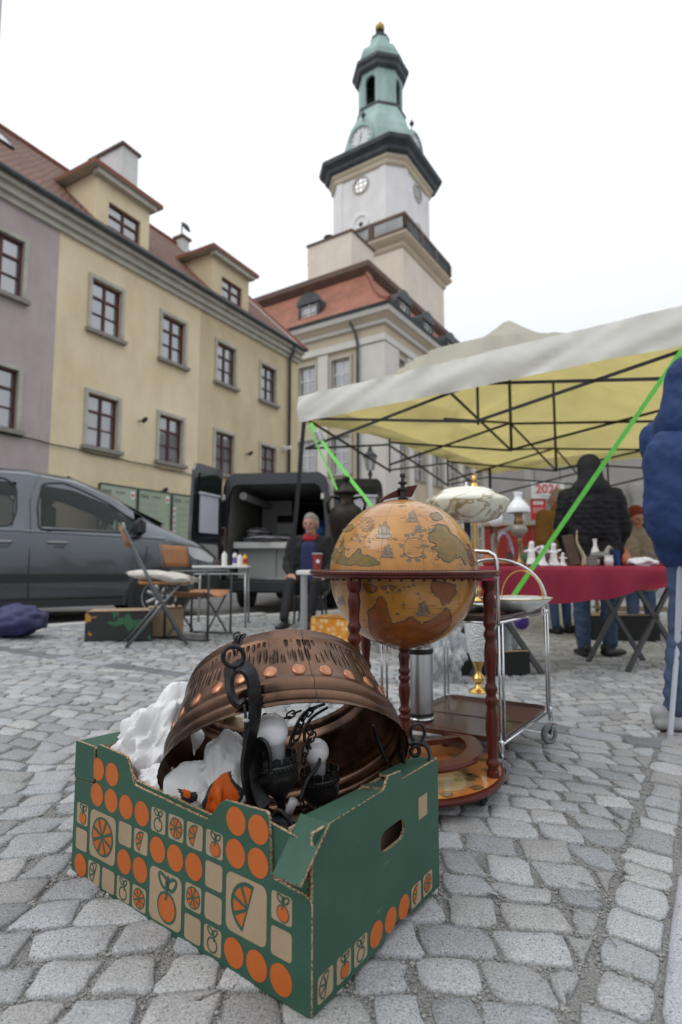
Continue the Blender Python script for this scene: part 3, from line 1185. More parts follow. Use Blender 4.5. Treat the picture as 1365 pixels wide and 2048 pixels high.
# left face: its frame runs the other way
XA = Matrix.Translation((0, 0, 0)) @ Matrix.Rotation(R(90), 4, 'Z')
XA = Matrix(((0, 1, 0, 0), (-1, 0, 0, 0), (0, 0, 1, 0), (0, 0, 0, 1)))    # local (s, y, z) -> x=y, y=-s
wall_with_holes(mb, -20, 0, -1, 15.0, [(-y - ww / 2, -y + ww / 2, z, z + wh) for y in wy for z in rowsz], 0.22, X=XA)
mb.poly([(26, 0, -1), (26, 20, -1), (26, 20, 15), (26, 0, 15)])
mb.poly([(0, 20, -1), (26, 20, -1), (26, 20, 15), (0, 20, 15)])
mb.build('wall', MATS['hall_wall'], th)
for z in rowsz:
    for x in wx:
        window_at(th, Matrix.Translation((x, 0.06, z)), ww, wh, 'frame_white', rows=(0.32, 0.62), sur=(0.16, 0.16), key=('hall',))
    for y in wy:
        window_at(th, XA @ Matrix.Translation((-y, 0.06, z)), ww, wh, 'frame_white', rows=(0.32, 0.62), sur=(0.16, 0.16), key=('hall',))
def ring_band(z0, z1, o0, o1, x1=26, y1=20):
    """moulding round the two faces in view, leaning from o0 to o1 outwards"""
    mb = MB()
    a = [(-o0, y1, z0), (-o0, -o0, z0), (x1, -o0, z0)]
    b = [(-o1, y1, z1), (-o1, -o1, z1), (x1, -o1, z1)]
    c = [(0.3, y1, z1), (.3, .3, z1), (x1, .3, z1)]
    d = [(0.3, y1, z0), (.3, .3, z0), (x1, .3, z0)]
    for i in (0, 1):
        mb.poly([a[i], a[i + 1], b[i + 1], b[i]])
        mb.poly([b[i], b[i + 1], c[i + 1], c[i]])
        mb.poly([d[i], d[i + 1], a[i + 1], a[i]])
    return mb
for i, (z0, z1, o0, o1, mm) in enumerate(((13.85, 14.25, .20, .20, 'hall_white'), (14.26, 14.85, .12, .12, 'hall_wall'), (14.86, 15.05, .3, .36, 'hall_white'),
                              (15.06, 15.35, .38, .62, 'hall_wall'), (15.36, 15.62, .70, .80, 'hall_white'), (15.63, 15.80, .84, .90, 'copper_dark'))):
    ring_band(z0, z1, o0, o1).build('cornice', MATS[mm], th)
def pilaster(x0, x1, face):
    mb = MB()
    if face == 'B':
        mb.box(((x0 + x1) / 2, -.045, 6.4), (x1 - x0, .15, 14.8))
    else:
        mb.box((-.045, (x0 + x1) / 2, 6.4), (.15, x1 - x0, 14.8))
    mb.build('pilaster', MATS['hall_white'], th)
mb = MB()
mb.box((.80, .80, 6.4), (1.84, 1.90, 14.8))
mb.build('pilaster', MATS['hall_white'], th)
for y in (4.28, 6.9, 9.55, 12.2):
    pilaster(y - .38, y + .38, 'A')
for i in range(7):
    pilaster(wx[i] + 1.42 - .36, wx[i] + 1.42 + .36, 'B')
mb = MB()
mb.tube([(-.55, 2.1, 15.62), (-.5, 1.98, 15.2), (-.32, 1.75, 14.6), (-.28, 1.62, 13.9), (-.26, 1.62, 0)], .085, 8)
mb.build('downpipe', MATS['copper_dark'], th, smooth=True)
# mansard roof
IN, ZR0, ZR1 = 2.75, 15.82, 20.05
mb = MB()
e = 0.9
def bell(t):      # concave foot of the slope
    return t + 0.20 * math.sin(math.pi * t) * (1 - t)
NS = 6
def ringm(k, z):
    o = -e + (IN + e) * k
    return [(o, 20, z), (o, o, z), (26, o, z)]
for i in range(NS):
    t0_, t1_ = i / NS, (i + 1) / NS
    k0, k1 = bell(t0_), bell(t1_)
    a = ringm(k0, ZR0 + (ZR1 - ZR0) * t0_)
    b = ringm(k1, ZR0 + (ZR1 - ZR0) * t1_)
    for j in (0, 1):
        quad_uv(mb, [a[j], a[j + 1], b[j + 1], b[j]])
rf = mb.build('roof', MATS['tile_red'], th)
mb = MB()
hp = [V(ringm(bell(i / 24), ZR0 + (ZR1 - ZR0) * i / 24)[1]) + V((-.02, -.02, .05 + .025 * math.sin(i * 2.4))) for i in range(25)]
mb.tube(hp, .14, 6)
mb.build('hip_tiles', MATS['ridge_tile'], rf)
mb = MB()
o = IN
A_ = [(o - .1, 20, 20.0), (o - .1, o - .1, 20.0), (26, o - .1, 20.0)]
B_ = [(o - .42, 20, 20.35), (o - .42, o - .42, 20.35), (26, o - .42, 20.35)]
C_ = [(o - .42, 20, 20.72), (o - .42, o - .42, 20.72), (26, o - .42, 20.72)]
D_ = [(o + 1.8, 20, 21.5), (o + 1.8, o + 1.8, 21.5), (26, o + 1.8, 21.5)]
for a, b in ((A_, B_), (B_, C_)):
    for j in (0, 1):
        mb.poly([a[j], a[j + 1], b[j + 1], b[j]], 0)
for j in (0, 1):
    quad_uv(mb, [C_[j], C_[j + 1], D_[j + 1], D_[j]], 1)
mb.poly([D_[0], D_[1], D_[2], (26, 20, 21.5)], 1)
mb.build('roof_kerb', [MATS['eave_wood'], MATS['tile_brown']], rf)
# copper dormers on the mansard: two in the left slope (one in view), three in the right
def eyebrow(Xd):
    d = MB(Xd)
    W2, Hh = 0.62, 1.55
    arch = [(-W2, 0), (W2, 0)] + [(W2 * math.cos(R(a)), 1.0 + .5 * math.sin(R(a))) for a in range(0, 181, 20)]
    out = [(-W2 - .22, -.1), (W2 + .22, -.1)] + [((W2 + .22) * math.cos(R(a)), 1.05 + .72 * math.sin(R(a))) for a in range(0, 181, 20)]
    XF = Matrix(((1, 0, 0, 0), (0, 0, -1, 0), (0, 1, 0, 0), (0, 0, 0, 1)))
    d.prism(out, 2.4, XF, 0, holes=[arch])
    ob = d.build('roof_dormer', MATS['copper_dark'], th)
    h_ = MB(Xd)
    big = [(x * 1.13, z * 1.06 + (.0 if z > .5 else -.05)) for x, z in out]
    h_.prism([(x, z) for x, z in big if z > .9], .18, Matrix.Translation((0, -.08, .02)) @ XF, 0)
    h_.build('dormer_hood', MATS['copper_dark'], ob)
    g = MB(Xd)
    g.prism(arch, .02, Matrix.Translation((0, .14, 0)) @ XF, 0)
    g.build('pane', MATS['glass_pane'], ob)
    f = MB(Xd)
    f.box((0, .10, .72), (.07, .05, 1.44))
    f.box((0, .098, .55), (1.2, .05, .05))
    f.box((0, .098, 1.0), (1.2, .05, .05))
    for s in (-1, 1):
        f.box((s * .59, .098, .55), (.07, .05, 1.1))
    f.build('window_frame', MATS['frame_white'], ob)
def slope_at(dep):
    """height of the mansard at distance dep inside the eave"""
    for i in range(60):
        t = i / 60
        if -e + (IN + e) * bell(t) >= dep:
            return ZR0 + (ZR1 - ZR0) * t
    return ZR1
XAm = XA.copy()
eyebrow(Matrix.Translation((.35, 0, 0)) @ XA @ Matrix.Translation((-5.75, 0, slope_at(.35) - .25)))
eyebrow(Matrix.Translation((.35, 0, 0)) @ XA @ Matrix.Translation((-11.5, 0, slope_at(.35) - .25)))
for x in (3.6, 7.3, 11.6):
    eyebrow(Matrix.Translation((x, .35, slope_at(.35) - .25)))
# cream stair block on the roof
c0 = TX.inverted() @ V((.73, 38.0, 24.38))
mb = MB()
mb.box((c0.x + 1.6, c0.y + 1.9, 22.4), (3.2, 3.85, 4.0))
sb = mb.build('roof_block', MATS['cream_plaster'], th)
mb = MB()
mb.box((c0.x + 1.6, c0.y + 1.9, 24.47), (3.4, 4.05, .14))
mb.build('block_cap', MATS['eave_wood'], sb)
mb = MB()
mb.lathe([(.3, 0), (.3, .35), (.42, .36), (.42, .46), (.1, .6)], 12, (c0.x + .6, c0.y + 2.3, 24.54))
mb.build('vent_cowl', MATS['dark_metal'], sb)

# ------------------------------------------------------------------ tower
TWX = frame((3.62, 47.8, 0), TBv)
tw = thing('clock_tower', 'white clock tower with green copper dome and gilded ball behind the town hall roof', 'tower', TWX)
def csq(h, c, z):
    return [(-h + c, -h, z), (h - c, -h, z), (h, -h + c, z), (h, h - c, z), (h - c, h, z), (-h + c, h, z), (-h, h - c, z), (-h, -h + c, z)]
def stack(levels):
    mb = MB()
    rings = [[mb.pt(p) for p in csq(h, c, z)] for h, c, z in levels]
    mb.bridge(rings)
    mb.face(rings[-1])
    return mb
stack([(4.15, .02, 12), (4.15, .02, 25.7)]).build('base_block', MATS['cream_plaster'], tw)
stack([(4.2, .02, 25.6), (4.32, .02, 25.8), (4.32, .02, 26.0), (4.55, .02, 26.2), (4.75, .02, 26.45), (4.75, .02, 26.6)]).build('base_cornice', MATS['hall_wall'], tw)
# balcony railing
rail = MB()
H2 = 4.55
for z0, z1 in ((26.62, 26.95), (27.95, 28.2)):
    for s in (-1, 1):
        rail.box((0, s * H2, (z0 + z1) / 2), (2 * H2 + .14, .14, z1 - z0))
        rail.box((s * H2, 0, (z0 + z1) / 2), (.14, 2 * H2 - .15, z1 - z0))
rl = rail.build('railing', MATS['eave_wood'], tw)
for s in (-1, 1):
    for i in range(4):
        q = -H2 + 2 * H2 * i / 3
        for p in ((q, s * H2), (s * H2, q)):
            if abs(p[0]) == H2 and abs(p[1]) == H2 and s == 1:
                pass
            mbp = MB()
            mbp.box((p[0], p[1], 27.45), (.5, .16, .98) if abs(p[1]) == H2 and abs(p[0]) < H2 else ((.16, .5, .98) if abs(p[0]) == H2 and abs(p[1]) < H2 else (.30 + .02 * s, .30 + .02 * s, 1.02)))
            mbp.build('railing_post', MATS['eave_wood'], rl)
blk = None
for face in range(2):
    for i in range(44):
        q = -H2 + .35 + (2 * H2 - .7) * i / 43
        p = (q, -H2) if face == 0 else (-H2, q)
        if blk is None:
            mbp = MB()
            mbp.box((0, 0, 0), (.07, .07, .99))
            blk = mbp.build('baluster', MATS['zinc'], rl)
            blk.matrix_basis = Matrix.Translation((p[0], p[1], 27.45))
        else:
            share(blk, 'baluster', rl, Matrix.Translation((p[0], p[1], 27.45)))
stack([(3.55, 1.1, 26.6), (3.55, 1.1, 34.4)]).build('shaft', MATS['white_plaster'], tw)
for s in (-1, 1):       # corner strips beside the chamfers
    for (x, y) in ((s * 2.15, -3.55), (-3.55, s * 2.15)):
        mb = MB()
        mb.box((x, y, 30.1), (.55, .12, 7.0) if abs(y) > 3 else (.12, .55, 7.0))
        mb.build('shaft_strip', MATS['white_plaster'], tw)
stack([(3.6, 1.12, 33.6), (3.72, 1.15, 33.75), (3.72, 1.15, 34.05), (3.85, 1.2, 34.2), (3.9, 1.2, 34.45)]).build('frieze', MATS['hall_wall'], tw)
stack([(3.9, 1.2, 34.4), (4.1, 1.2, 34.6), (4.15, 1.2, 34.9), (4.5, 1.25, 35.2), (4.55, 1.25, 35.5), (4.45, 1.25, 35.65), (4.2, 1.3, 35.8), (3.5, 1.4, 36.05)]).build('cornice', MATS['copper_dark'], tw)
def oct_r(r, z):
    return (r, r * 0.586, z)
dome = stack([oct_r(3.5, 35.9), oct_r(3.5, 36.8), oct_r(3.38, 37.7), oct_r(3.1, 38.6), oct_r(2.7, 39.4), oct_r(2.3, 40.2), oct_r(2.08, 41.0)])
dm = dome.build('dome', MATS['copper_green'], tw)
stack([oct_r(2.05, 40.9), oct_r(2.16, 41.0), oct_r(2.16, 41.2), oct_r(1.95, 41.3)]).build('lantern_sill', MATS['copper_dark'], tw)
# open lantern: eight piers, arches over them
ln = MB()
mid = 1.88
for k in range(8):
    a = R(45 * k)
    rot = Matrix.Rotation(a, 4, 'Z')
    wd = mid * 0.4142
    wide = (k % 2 == 0)
    hw = 0.50 if wide else 0.18
    X = rot @ Matrix(((0, 0, 1, mid), (1, 0, 0, 0), (0, 1, 0, 0), (0, 0, 0, 1)))
    arch = [(-hw, 41.35), (hw, 41.35)] + [(hw * math.cos(R(t)), 43.7 + hw * math.sin(R(t))) for t in range(0, 181, 15)]
    if wide:
        ln.prism([(-wd, 41.25), (wd, 41.25), (wd, 44.8), (-wd, 44.8)], .22, X, 0, holes=[arch])
    else:
        ln.prism([(-wd, 41.25), (wd, 41.25), (wd, 44.8), (-wd, 44.8)], .22, X, 0)
lan = ln.build('lantern', MATS['copper_green'], tw)
mb = MB()
mb.lathe([(.05, 41.9), (.95, 41.95), (.85, 42.3), (.6, 42.9), (.3, 43.2)], 12)
mb.build('bell', MATS['chimney_plaster'], lan)
mb = MB()
mb.lathe([(.8, 41.2), (.8, 44.7)], 8)
mb.build('lantern_core', MATS['room_dark'], lan)
stack([oct_r(1.98, 44.6), oct_r(2.2, 44.8), oct_r(2.25, 45.1), oct_r(2.42, 45.3), oct_r(2.44, 45.6), oct_r(2.1, 45.85), oct_r(2.0, 46.0)]).build('lantern_cornice', MATS['copper_dark'], tw)
cp = stack([oct_r(1.98, 45.9), oct_r(1.98, 46.6), oct_r(1.8, 47.2), oct_r(1.35, 47.6), oct_r(1.1, 48.1), oct_r(.8, 48.9)])
cp.build('cupola', MATS['copper_green'], tw)
stack([oct_r(.72, 48.85), oct_r(.85, 48.95), oct_r(.85, 49.1), oct_r(.45, 49.35), oct_r(.22, 49.7), oct_r(.25, 49.9), oct_r(.4, 50.0)]).build('finial_base', MATS['copper_dark'], tw)
mb = MB()
mb.ball((0, 0, 50.42), .46, 16, 10)
mb.rod((0, 0, 50.8), (0, 0, 51.0), .12, 8)
mb.build('gilded_ball', MATS['gold_leaf'], tw, smooth=True)
mb = MB()
mb.rod((0, 0, 50.9), (0, 0, 52.5), .018, 5)
mb.build('spire_rod', MATS['zinc'], tw)
# clocks, round windows
def clock(X):
    mb = MB(X)
    mb.lathe([(1.0, 0), (1.28, .02), (1.28, .32), (1.02, .36), (1.0, .24)], 28, m=0)
    mb.prism([(-1.35, -1.25), (1.35, -1.25), (1.2, .4)] + [(1.28 * math.cos(R(t)), .35 + 1.1 * math.sin(R(t))) for t in range(10, 171, 16)] + [(-1.2, .4)], 1.6, Matrix.Translation((0, 0, .02)))
    c = mb.build('clock_housing', MATS['copper_green'], tw)
    mb = MB(X)
    mb.flatpoly(circ(0, 0, 1.0, 28), Matrix.Identity(4), 0, .22)
    mb.build('clock_dial', MATS['clock_face'], c)
    mb = MB(X)
    for k in range(12):
        a = R(30 * k)
        Xk = Matrix.Rotation(a, 4, 'Z')
        mb.flatpoly([(-.035, .72), (.035, .72), (.035, .92), (-.035, .92)], Xk, 0, .235)
    mb.build('hour_marks', MATS['copper_dark'], c, kind='stuff')
    for a, l, wd in ((R(-4), .5, .05), (R(158), .78, .035)):
        mb = MB(X)
        Xk = Matrix.Rotation(a, 4, 'Z')
        mb.flatpoly([(-wd, -.12), (wd, -.12), (wd * .4, l), (-wd * .4, l)], Xk, 0, .25)
        mb.build('clock_hand', MATS['copper_dark'], c)
    mb = MB(X)
    mb.lathe([(.10, 0), (.16, .1), (.06, .25), (.05, .8), (.2, 1.0), (.24, 1.15), (.1, 1.3), (.04, 1.55)], 8, (0, 1.3, -.2), Matrix.Rotation(R(-90), 3, 'X'))
    mb.build('clock_finial', MATS['copper_dark'], c, smooth=True)
XL = Matrix(((0, 0, -1, -3.32), (-1, 0, 0, 0), (0, 1, 0, 37.05), (0, 0, 0, 1)))
XR = Matrix(((1, 0, 0, 0), (0, 0, -1, -3.32), (0, 1, 0, 37.05), (0, 0, 0, 1)))
clock(XL)
clock(XR)
def oculus(X, open_=True):
    mb = MB(X)
    mb.lathe([(.62, 0), (.80, 0), (.80, .10), (.62, .12), (.62, 0)], 24)
    c = mb.build('round_window', MATS['sandstone'] if open_ else MATS['white_plaster'], tw)
    mb = MB(X)
    mb.flatpoly(circ(0, 0, .62, 24), Matrix.Identity(4), 0, .03)
    mb.build('pane', MATS['glass_pane'] if open_ else MATS['white_plaster'], c)
    mb = MB(X)
    if open_:
        for s in (-.2, .2):
            mb.box((s, 0, .06), (.05, 1.15, .05))
            mb.box((0, s, .058), (1.15, .05, .05))
        mb.build('window_frame', MATS['frame_white'], c)
    else:
        mb.flatpoly(circ(0, -.1, .2, 12), Matrix.Identity(4), 0, .05)
        mb.build('opening', MATS['room_dark'], c)
for z, op in ((32.75, True), (29.35, False)):
    oculus(Matrix(((0, 0, -1, -3.55), (-1, 0, 0, 0), (0, 1, 0, z), (0, 0, 0, 1))), op)
    oculus(Matrix(((1, 0, 0, 0), (0, 0, -1, -3.55), (0, 1, 0, z), (0, 0, 0, 1))), op)

# ------------------------------------------------------------------ buildings seen under the awning
mat('far_grey', (0.33, 0.32, 0.30), 0.9, col2=(0.27, 0.26, 0.25), scale=0.5)
mat('far_column', (0.36, 0.355, 0.34), 0.85)
mat('far_cream', (0.70, 0.60, 0.38), 0.9, col2=(0.64, 0.55, 0.35), scale=0.5)
fx = frame((5.2, 20.5, 0), (0.94, -0.34, 0))
fb = thing('arcade_house', 'grey house with pale columns behind the stall with the year sign', 'house', fx)
mb = MB()
hl = [(x, x + 1.5, .6, 2.9) for x in (.6, 3.1)] + [(x + .2, x + 1.3, 4.2, 6.0) for x in (.6, 3.1)]
wall_with_holes(mb, 0, 5.4, -1, 7.5, hl, .3)
mb.poly([(5.4, 0, -1), (5.4, 6, -1), (5.4, 6, 7.5), (5.4, 0, 7.5)])
mb.poly([(0, 6, -1), (0, 0, -1), (0, 0, 7.5), (0, 6, 7.5)])
mb.poly([(0, 0, 7.5), (5.4, 0, 7.5), (5.4, 6, 9), (0, 6, 9)])
mb.build('wall', MATS['far_grey'], fb)
for a, b_, c_, d_ in hl:
    mb = MB()
    mb.poly([(a, .28, c_), (b_, .28, c_), (b_, .28, d_), (a, .28, d_)])
    w_ = mb.build('window', MATS['glass_pane'], fb)
    mb = MB()
    mb.box(((a + b_) / 2, .25, (c_ + d_) / 2), (.08, .05, d_ - c_ - .05))
    mb.build('window_frame', MATS['frame_white'], w_)
for x in (.2, 2.6, 5.1):
    mb = MB()
    mb.lathe([(.34, -1), (.34, -.2), (.26, -.1), (.24, 2.9), (.36, 3.1), (.36, 3.4)], 14, (x, -.35, 0))
    mb.build('column', MATS['far_column'], fb, smooth=True)
fb2 = thing('cream_house', 'small cream gabled house far off between column and blue jacket', 'house', frame((15.6, 33.0, 0), (0.97, -0.24, 0)))
mb = MB()
mb.poly([(0, 0, -2), (9, 0, -2), (9, 0, 5.6), (4.5, 0, 9.6), (0, 0, 5.6)])
mb.poly([(0, 9, -2), (0, 0, -2), (0, 0, 5.6), (0, 9, 5.6)])
mb.build('wall', MATS['far_cream'], fb2)
mb = MB()
quad_uv(mb, [(-.3, -.3, 5.4), (-.3, 9, 5.4), (4.5, 9, 9.75), (4.5, -.3, 9.75)])
quad_uv(mb, [(9.3, 9, 5.4), (9.3, -.3, 5.4), (4.5, -.3, 9.75), (4.5, 9, 9.75)])
mb.build('roof', MATS['tile_red'], fb2)
for x, z in ((1.6, 3.2), (4.5, 3.2), (7.4, 3.2), (4.5, 6.2), (1.6, .6)):
    mb = MB()
    mb.box((x, -.02, z), (1.1, .08, 1.5))
    w_ = mb.build('window', MATS['frame_white'], fb2)
    mb = MB()
    for s in (-.24, .24):
        mb.poly([(x + s - .2, -.065, z - .65), (x + s + .2, -.065, z - .65), (x + s + .2, -.065, z + .65), (x + s - .2, -.065, z + .65)])
    mb.build('pane', MATS['glass_pane'], w_)
# street lamp
sl = thing('street_lamp', 'black lantern street lamp rising behind the black van', 'street lamp', Matrix.Translation((1.05, 20.0, -.15)))
mb = MB()
mb.lathe([(.12, 0), (.12, .7), (.06, .9), (.05, 4.0), (.09, 4.1), (.04, 4.25)], 10)
mb.build('post', MATS['dark_metal'], sl, smooth=True)
mb = MB()
mb.lathe([(.13, 4.25), (.22, 4.75)], 6)
mb.build('lantern_glass', mat('lamp_glass', (.5, .52, .52), .2, alpha=.55), sl)
mb = MB()
for k in range(6):
    a = R(60 * k)
    mb.rod((.13 * math.cos(a), .13 * math.sin(a), 4.25), (.22 * math.cos(a), .22 * math.sin(a), 4.75), .016, 5)
mb.lathe([(.27, 4.74), (.25, 4.8), (.1, 4.95), (.08, 5.05), (.02, 5.15)], 12, cap0=True)
mb.build('lantern_cap', MATS['dark_metal'], sl)
# ------------------------------------------------------------------ cardboard box with orange print
E1, E2, UP = V((-.812, .584, 0)), V((.584, .812, 0)), V((0, 0, 1))
BF = V((-.046, .930, gz(-.19) + .000))           # near bottom corner
BL, BW, BH = .69, .445, .270
def corrug():
    m = bpy.data.materials.new('corrugated_edge')
    m.use_nodes = True
    t = m.node_tree
    L = t.links.new
    b = t.nodes['Principled BSDF']
    b.inputs['Roughness'].default_value = .9
    tc = t.nodes.new('ShaderNodeTexCoord')
    wv = t.nodes.new('ShaderNodeTexNoise')
    wv.inputs['Scale'].default_value = 260
    wv.inputs['Detail'].default_value = 2
    L(tc.outputs['Object'], wv.inputs['Vector'])
    cr = t.nodes.new('ShaderNodeValToRGB')
    cr.color_ramp.elements[0].position, cr.color_ramp.elements[0].color = .40, (.09, .055, .03, 1)
    cr.color_ramp.elements[1].position, cr.color_ramp.elements[1].color = .56, (.42, .30, .18, 1)
    L(wv.outputs[0], cr.inputs[0])
    L(cr.outputs[0], b.inputs['Base Color'])
    MATS['corrugated_edge'] = m
corrug()
def board(name, col, col2, rough=.55):
    """printed corrugated board: faint flute lines and scuffs"""
    m = mat(name, col, rough, col2=col2, scale=5, detail=8, lo=.4, hi=.75, rvar=.12)
    t = m.node_tree
    L = t.links.new
    tc = t.nodes.new('ShaderNodeTexCoord')
    wv = t.nodes.new('ShaderNodeTexWave')
    wv.bands_direction = 'Z'
    wv.inputs['Scale'].default_value = 48
    wv.inputs['Distortion'].default_value = .6
    wv.inputs['Detail'].default_value = 2
    L(tc.outputs['Object'], wv.inputs['Vector'])
    nz = t.nodes.new('ShaderNodeTexNoise')
    nz.inputs['Scale'].default_value = 9
    nz.inputs['Detail'].default_value = 5
    L(tc.outputs['Object'], nz.inputs['Vector'])
    ad = t.nodes.new('ShaderNodeMath')
    ad.operation = 'MULTIPLY_ADD'
    ad.inputs[1].default_value = 9.0
    L(nz.outputs[0], ad.inputs[0])
    L(wv.outputs[0], ad.inputs[2])
    bp = t.nodes.new('ShaderNodeBump')
    bp.inputs['Strength'].default_value = .07
    bp.inputs['Distance'].default_value = .0010
    L(ad.outputs[0], bp.inputs['Height'])
    L(bp.outputs[0], t.nodes['Principled BSDF'].inputs['Normal'])
    return m
board('board_green_print', (.024, .078, .050), (.032, .095, .062))
board('kraft', (.32, .235, .15), (.38, .285, .19), .8)
board('board_orange_print', (.43, .098, .012), (.49, .12, .018))
weather('board_green_print', 14, .64, .70, (1.05, 1.06, 1.055), .8, (1, 1, 3))
weather('board_green_print', 3.5, .5, .75, (.72, .74, .74), .7)
weather('kraft', 6, .5, .7, (.8, .78, .76), .7)
BM = [MATS['board_green_print'], MATS['kraft'], MATS['corrugated_edge']]
box = thing('cardboard_box', 'open green cardboard fruit box printed with oranges, in the foreground', 'box', Matrix.Translation(BF + E1 * .33 + E2 * .208))
XFR = frame(BF + E1 * BL, -E1, -E2)              # front: x to the right, y up after the swap below
def panel_frame(o, ex):
    ex = V(ex).normalized()
    ez = ex.cross(UP)
    m = Matrix.Identity(4)
    for i in range(3):
        m[i][0], m[i][1], m[i][2], m[i][3] = ex[i], UP[i], ez[i], V(o)[i]
    return m
XFR = panel_frame(BF + E1 * BL, -E1)
XSD = panel_frame(BF, E2)
XBK = panel_frame(BF + E2 * BW, E1)
XLF = panel_frame(BF + E1 * BL + E2 * BW, -E2)
def cornerround(p, r, n=3):
    """round the outline's corners a little"""
    out = []
    N = len(p)
    for i in range(N):
        a, b, c = V(p[i - 1]), V(p[i]), V(p[(i + 1) % N])
        da, dc = (a - b), (c - b)
        k = min(r, da.length / 2.2, dc.length / 2.2)
        s, e = b + da.normalized() * k, b + dc.normalized() * k
        for j in range(n + 1):
            t = j / n
            q = s * (1 - t) ** 2 + b * 2 * t * (1 - t) + e * t * t
            out.append((q[0], q[1]))
    return out
fo = [(0, 0), (BL, 0), (BL, .172), (.604, .180), (.598, .281), (.487, .276), (.447, .231), (.222, .243), (.196, .294), (.084, .300), (.084, .212), (0, .210)]
fo = cornerround(fo, .010)
mb = MB()
mb.prism(fo, .006, XFR, 0, 1, 2)
fp = mb.build('front_panel', BM, box, world=True)
fi = cornerround([(.006, .003), (BL - .014, .003), (BL - .014, .250), (.585, .262), (.505, .272), (.463, .236), (.210, .249), (.182, .290), (.012, .284)], .010)
mb = MB()
mb.prism(fi, .006, Matrix.Translation(E2 * .0075) @ XFR, 0, 1, 2)
mb.build('front_lining', BM, box, world=True)
# right end
so = [(.004, 0), (.215, 0), (.222, .016), (.318, .016), (.325, 0), (BW, 0), (BW, BH - .004), (.288, BH), (.284, BH + .016), (.235, BH + .020), (.224, BH + .006), (.218, BH), (.004, BH)]
hole = rrect(.205, .158, .296, .196, .018, 5)
mb = MB()
mb.prism(so, .006, XSD, 0, 1, 2, holes=[hole])
sp = mb.build('end_panel', BM, box, world=True)
def slab(pts, th, mb, m=(0, 1, 2)):
    """thick quad: pts in order, thickness down its normal"""
    P = [V(p) for p in pts]
    n = (P[1] - P[0]).cross(P[3] - P[0]).normalized()
    a = [mb.pt(p) for p in P]
    b = [mb.pt(p - n * th) for p in P]
    mb.face(a, m[0])
    mb.face(b[::-1], m[1])
    for i in range(4):
        j = (i + 1) % 4
        mb.face((a[i], b[i], b[j], a[j]), m[2])
def bxp(u, wv, z):
    """point in the box: u along the front from the near corner, wv across, z up"""
    return BF + E1 * u + E2 * wv + UP * z
mb = MB()        # fold-over rim of the right end, in three slightly sagging lengths
for w0, w1, a, b in ((.046, .215, 0, -.004), (.225, .29, -.004, -.010), (.292, BW - .004, -.001, -.003)):
    slab([bxp(.001, w0, BH + .001), bxp(.001, w1, BH + .001), bxp(.058, w1, BH - .006 + b), bxp(.058, w0, BH - .002 + a)], .005, mb)
mb.build('rim_flap', BM, box, world=True, kind=None)
mb = MB()
slab([bxp(.053, .01, .03), bxp(.053, BW - .01, .03), bxp(.058, BW - .01, BH - .012), bxp(.058, .01, BH - .008)][::-1], .004, mb, (1, 1, 2))
mb.build('end_lining', BM, box, world=True)
mb = MB()        # torn corner flap hanging over the front
c0, c1 = bxp(-.002, .042, BH + .004), bxp(.058, .042, BH + .004)
d1, d0 = c1 - E2 * .086 - UP * .058 - E1 * .015, c0 - E2 * .090 - UP * .054 - E1 * .014
slab([c1, d1, d0, c0], .0055, mb)
mb.build('corner_flap', BM, box, world=True)
# left end
mb = MB()
mb.prism(cornerround([(0, 0), (BW, 0), (BW, .285), (0, .275)], .006), .006, XLF, 0, 1, 2)
lp = mb.build('end_panel', BM, box, world=True)
mb = MB()
slab([bxp(BL - .001, .0, .292), bxp(BL - .06, .0, .286), bxp(BL - .06, BW - .01, .268), bxp(BL - .001, BW - .01, .276)], .005, mb)
mb.build('rim_flap', BM, box, world=True)
mb = MB()
mb.prism(cornerround([(-.001, .212), (.074, .216), (.074, .292), (-.001, .293)], .006), .005, Matrix.Translation(E2 * -.001) @ XFR, 0, 1, 2)
mb.build('corner_flap', BM, box, world=True)
# back and bottom
bo = cornerround([(0.01, 0), (BL - .01, 0), (BL - .01, .262), (.60, .262), (.57, .10), (.07, .10), (.05, .255), (.01, .262)], .01)
mb = MB()
mb.prism(bo, .006, XBK, 0, 1, 2)
mb.build('back_panel', BM, box, world=True)
mb = MB()
slab([bxp(.008, .008, .008), bxp(.008, BW - .008, .008), bxp(BL - .008, BW - .008, .008), bxp(BL - .008, .008, .008)][::-1], .005, mb, (1, 1, 2))
mb.build('bottom_panel', BM, box, world=True)

